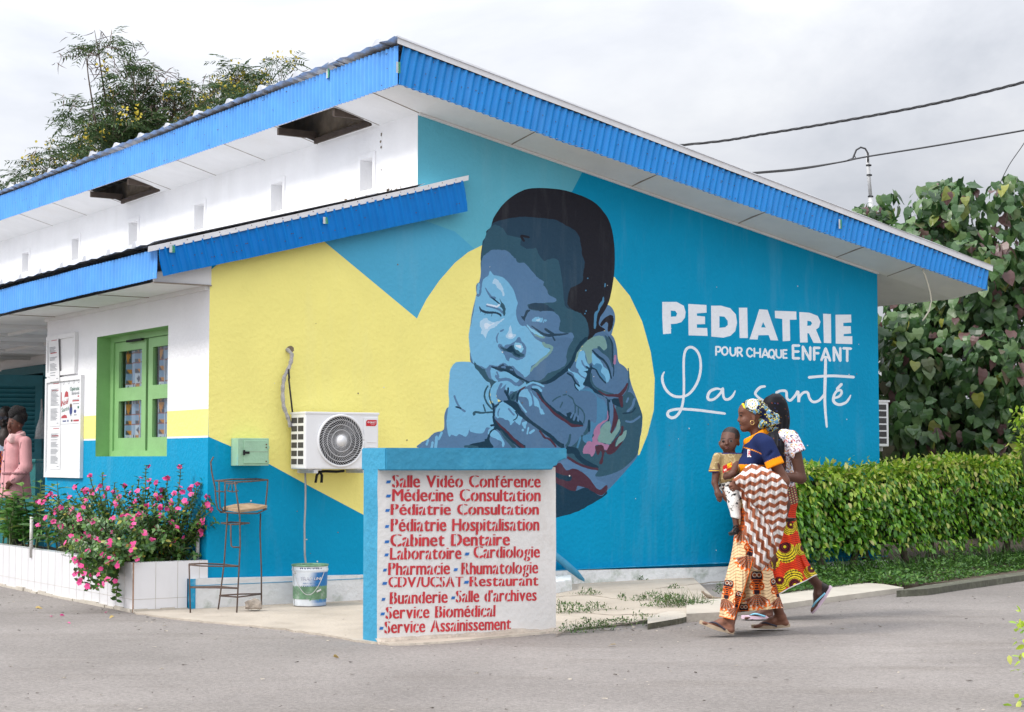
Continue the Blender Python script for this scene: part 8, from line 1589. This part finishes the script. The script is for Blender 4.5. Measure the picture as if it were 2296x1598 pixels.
s = SDF((-5.75, 18.6, 1.28), (-5.1, 19.2, 1.62), .009); s.chain([P3(18, 986, -.13), P3(26, 984, -.17), P3(42, 985, -.14), P3(53, 976, -.04)], [.016, .030, .032, .024], .012, (1, 1, 1.7)); s.chain([P3(18, 984, -.12), P3(24, 976, -.03), P3(40, 970, .09), P3(53, 975, .0)], [.012, .016, .018, .02], .012, (1, 1, 1.4)); put('collar', s, clothmat('pink_collar', .9, .3, 90), w3, flat(np.array(srgb(226, 184, 182))), 1)
P4 = planeP(21.0); m4 = thing('person', 'man in sunglasses and a pale shirt behind the teal desk', 'person', (-6.1, 21, 0)); SK4 = np.array(srgb(40, 27, 23))
s = SDF((-6.6, 20.72, .05), (-5.75, 21.5, 1.95), .012); s.ell(P4(13, 930), (.085, .10, .105)); s.ell(P4(10, 944, -.02), (.072, .08, .09), .02); s.ell(P4(7, 945, -.10), (.016, .018, .014), .01); s.ell(P4(7, 954, -.09), (.024, .014, .009), .008); s.ell(P4(24, 941, 0), (.01, .015, .026), .008); s.cap(P4(14, 955), P4(14, 975), .055, .06, .02); s.cap(P4(14, 985), P4(14, 1100), .12, .12, .05)
s.chain([P4(34, 990, 0), P4(36, 1050, -.02), P4(14, 1058, -.12)], [.045, .04, .03], .02); s.chain([P4(-6, 990, 0), P4(-9, 1050, -.02), P4(2, 1060, -.12)], [.045, .04, .03], .02); hand(s, P4(14, 1058, -.12), P4(8, 1059, -.14), [(P4(3, 1057 + i * 2, -.15), P4(0, 1058 + i * 2, -.15), P4(-2, 1060 + i * 2, -.14)) for i in range(4)], (P4(8, 1053, -.15), P4(3, 1051, -.15)))
for q in (-1, 1): s.chain([P4(14 + q * 9, 1090), P4(14 + q * 9, 1170, -.02), P4(14 + q * 9, 1250)], [.09, .065, .045], .03)
put('body', s, M_SKIN, m4, lambda px, py, V: where(where(np.tile(SK4, (len(V), 1)), (py < 926 + np.maximum(px - 14, 0) * .8), np.array(srgb(16, 14, 14))), py > 1085, np.array(srgb(30, 32, 40))), 1)
s = SDF((-6.6, 20.72, .85), (-5.75, 21.5, 1.62), .012); s.ell(P4(14, 1015), (.19, .125, .24)); s.cap(P4(-2, 985), P4(30, 985), .06, .06, .04); s.cap(P4(33, 988), P4(36, 1035), .062, .066, .02); s.cap(P4(-5, 988), P4(-8, 1035), .062, .066, .02); s.cap(P4(14, 965), P4(14, 980), .064, .075, .02); s.ell(P4(14, 1065), (.18, .13, .16), .04)
zc4 = A3(P4(14, 1085))[2]; s.cut(lambda X, Y, Z: zc4 - Z); put('shirt', s, M_CLOTH, m4, lambda px, py, V: where(np.tile(np.array(srgb(168, 176, 192)), (len(V), 1)), (np.abs((px / 3) % 1 - .5) < .08), np.array(srgb(130, 140, 164))), 1)
mb = MB()
for x in (2, 12): mb.disc(P4(x, 938, -.098), (0, -1, 0), .021, .006, 16)
mb.tube([P4(14, 937, -.1), P4(20, 937, -.06), P4(25, 938, -.005)], .004, 6); mb.tube([P4(2, 936, -.105), P4(12, 936, -.105)], .004, 6); mb.build('sunglasses', mat('dark_lens', (.01, .014, .03), .12, 5, .1), m4)
nx, ny = 20, 40; V, F, C_ = [], [], []
for j in range(ny + 1):
    for i in range(nx + 1): x = -16 + 22 * i / nx; y = 1012 + 56 * j / ny; V.append(ony(x, y, 20.24 + .015 * math.sin(i * .9))); C_.append(srgb(214, 120, 36) if (math.sin(x * 1.1) * math.sin(y * .5) > -.1) else srgb(92, 58, 130))
for j in range(ny):
    for i in range(nx): a = j * (nx + 1) + i; F.append((a, a + nx + 1, a + nx + 2, a + 1))
setp(mesh('cloth', V, F, M_CLOTH, None, True, vcol=C_), 'orange and purple printed cloth hanging on the teal desk', 'cloth')
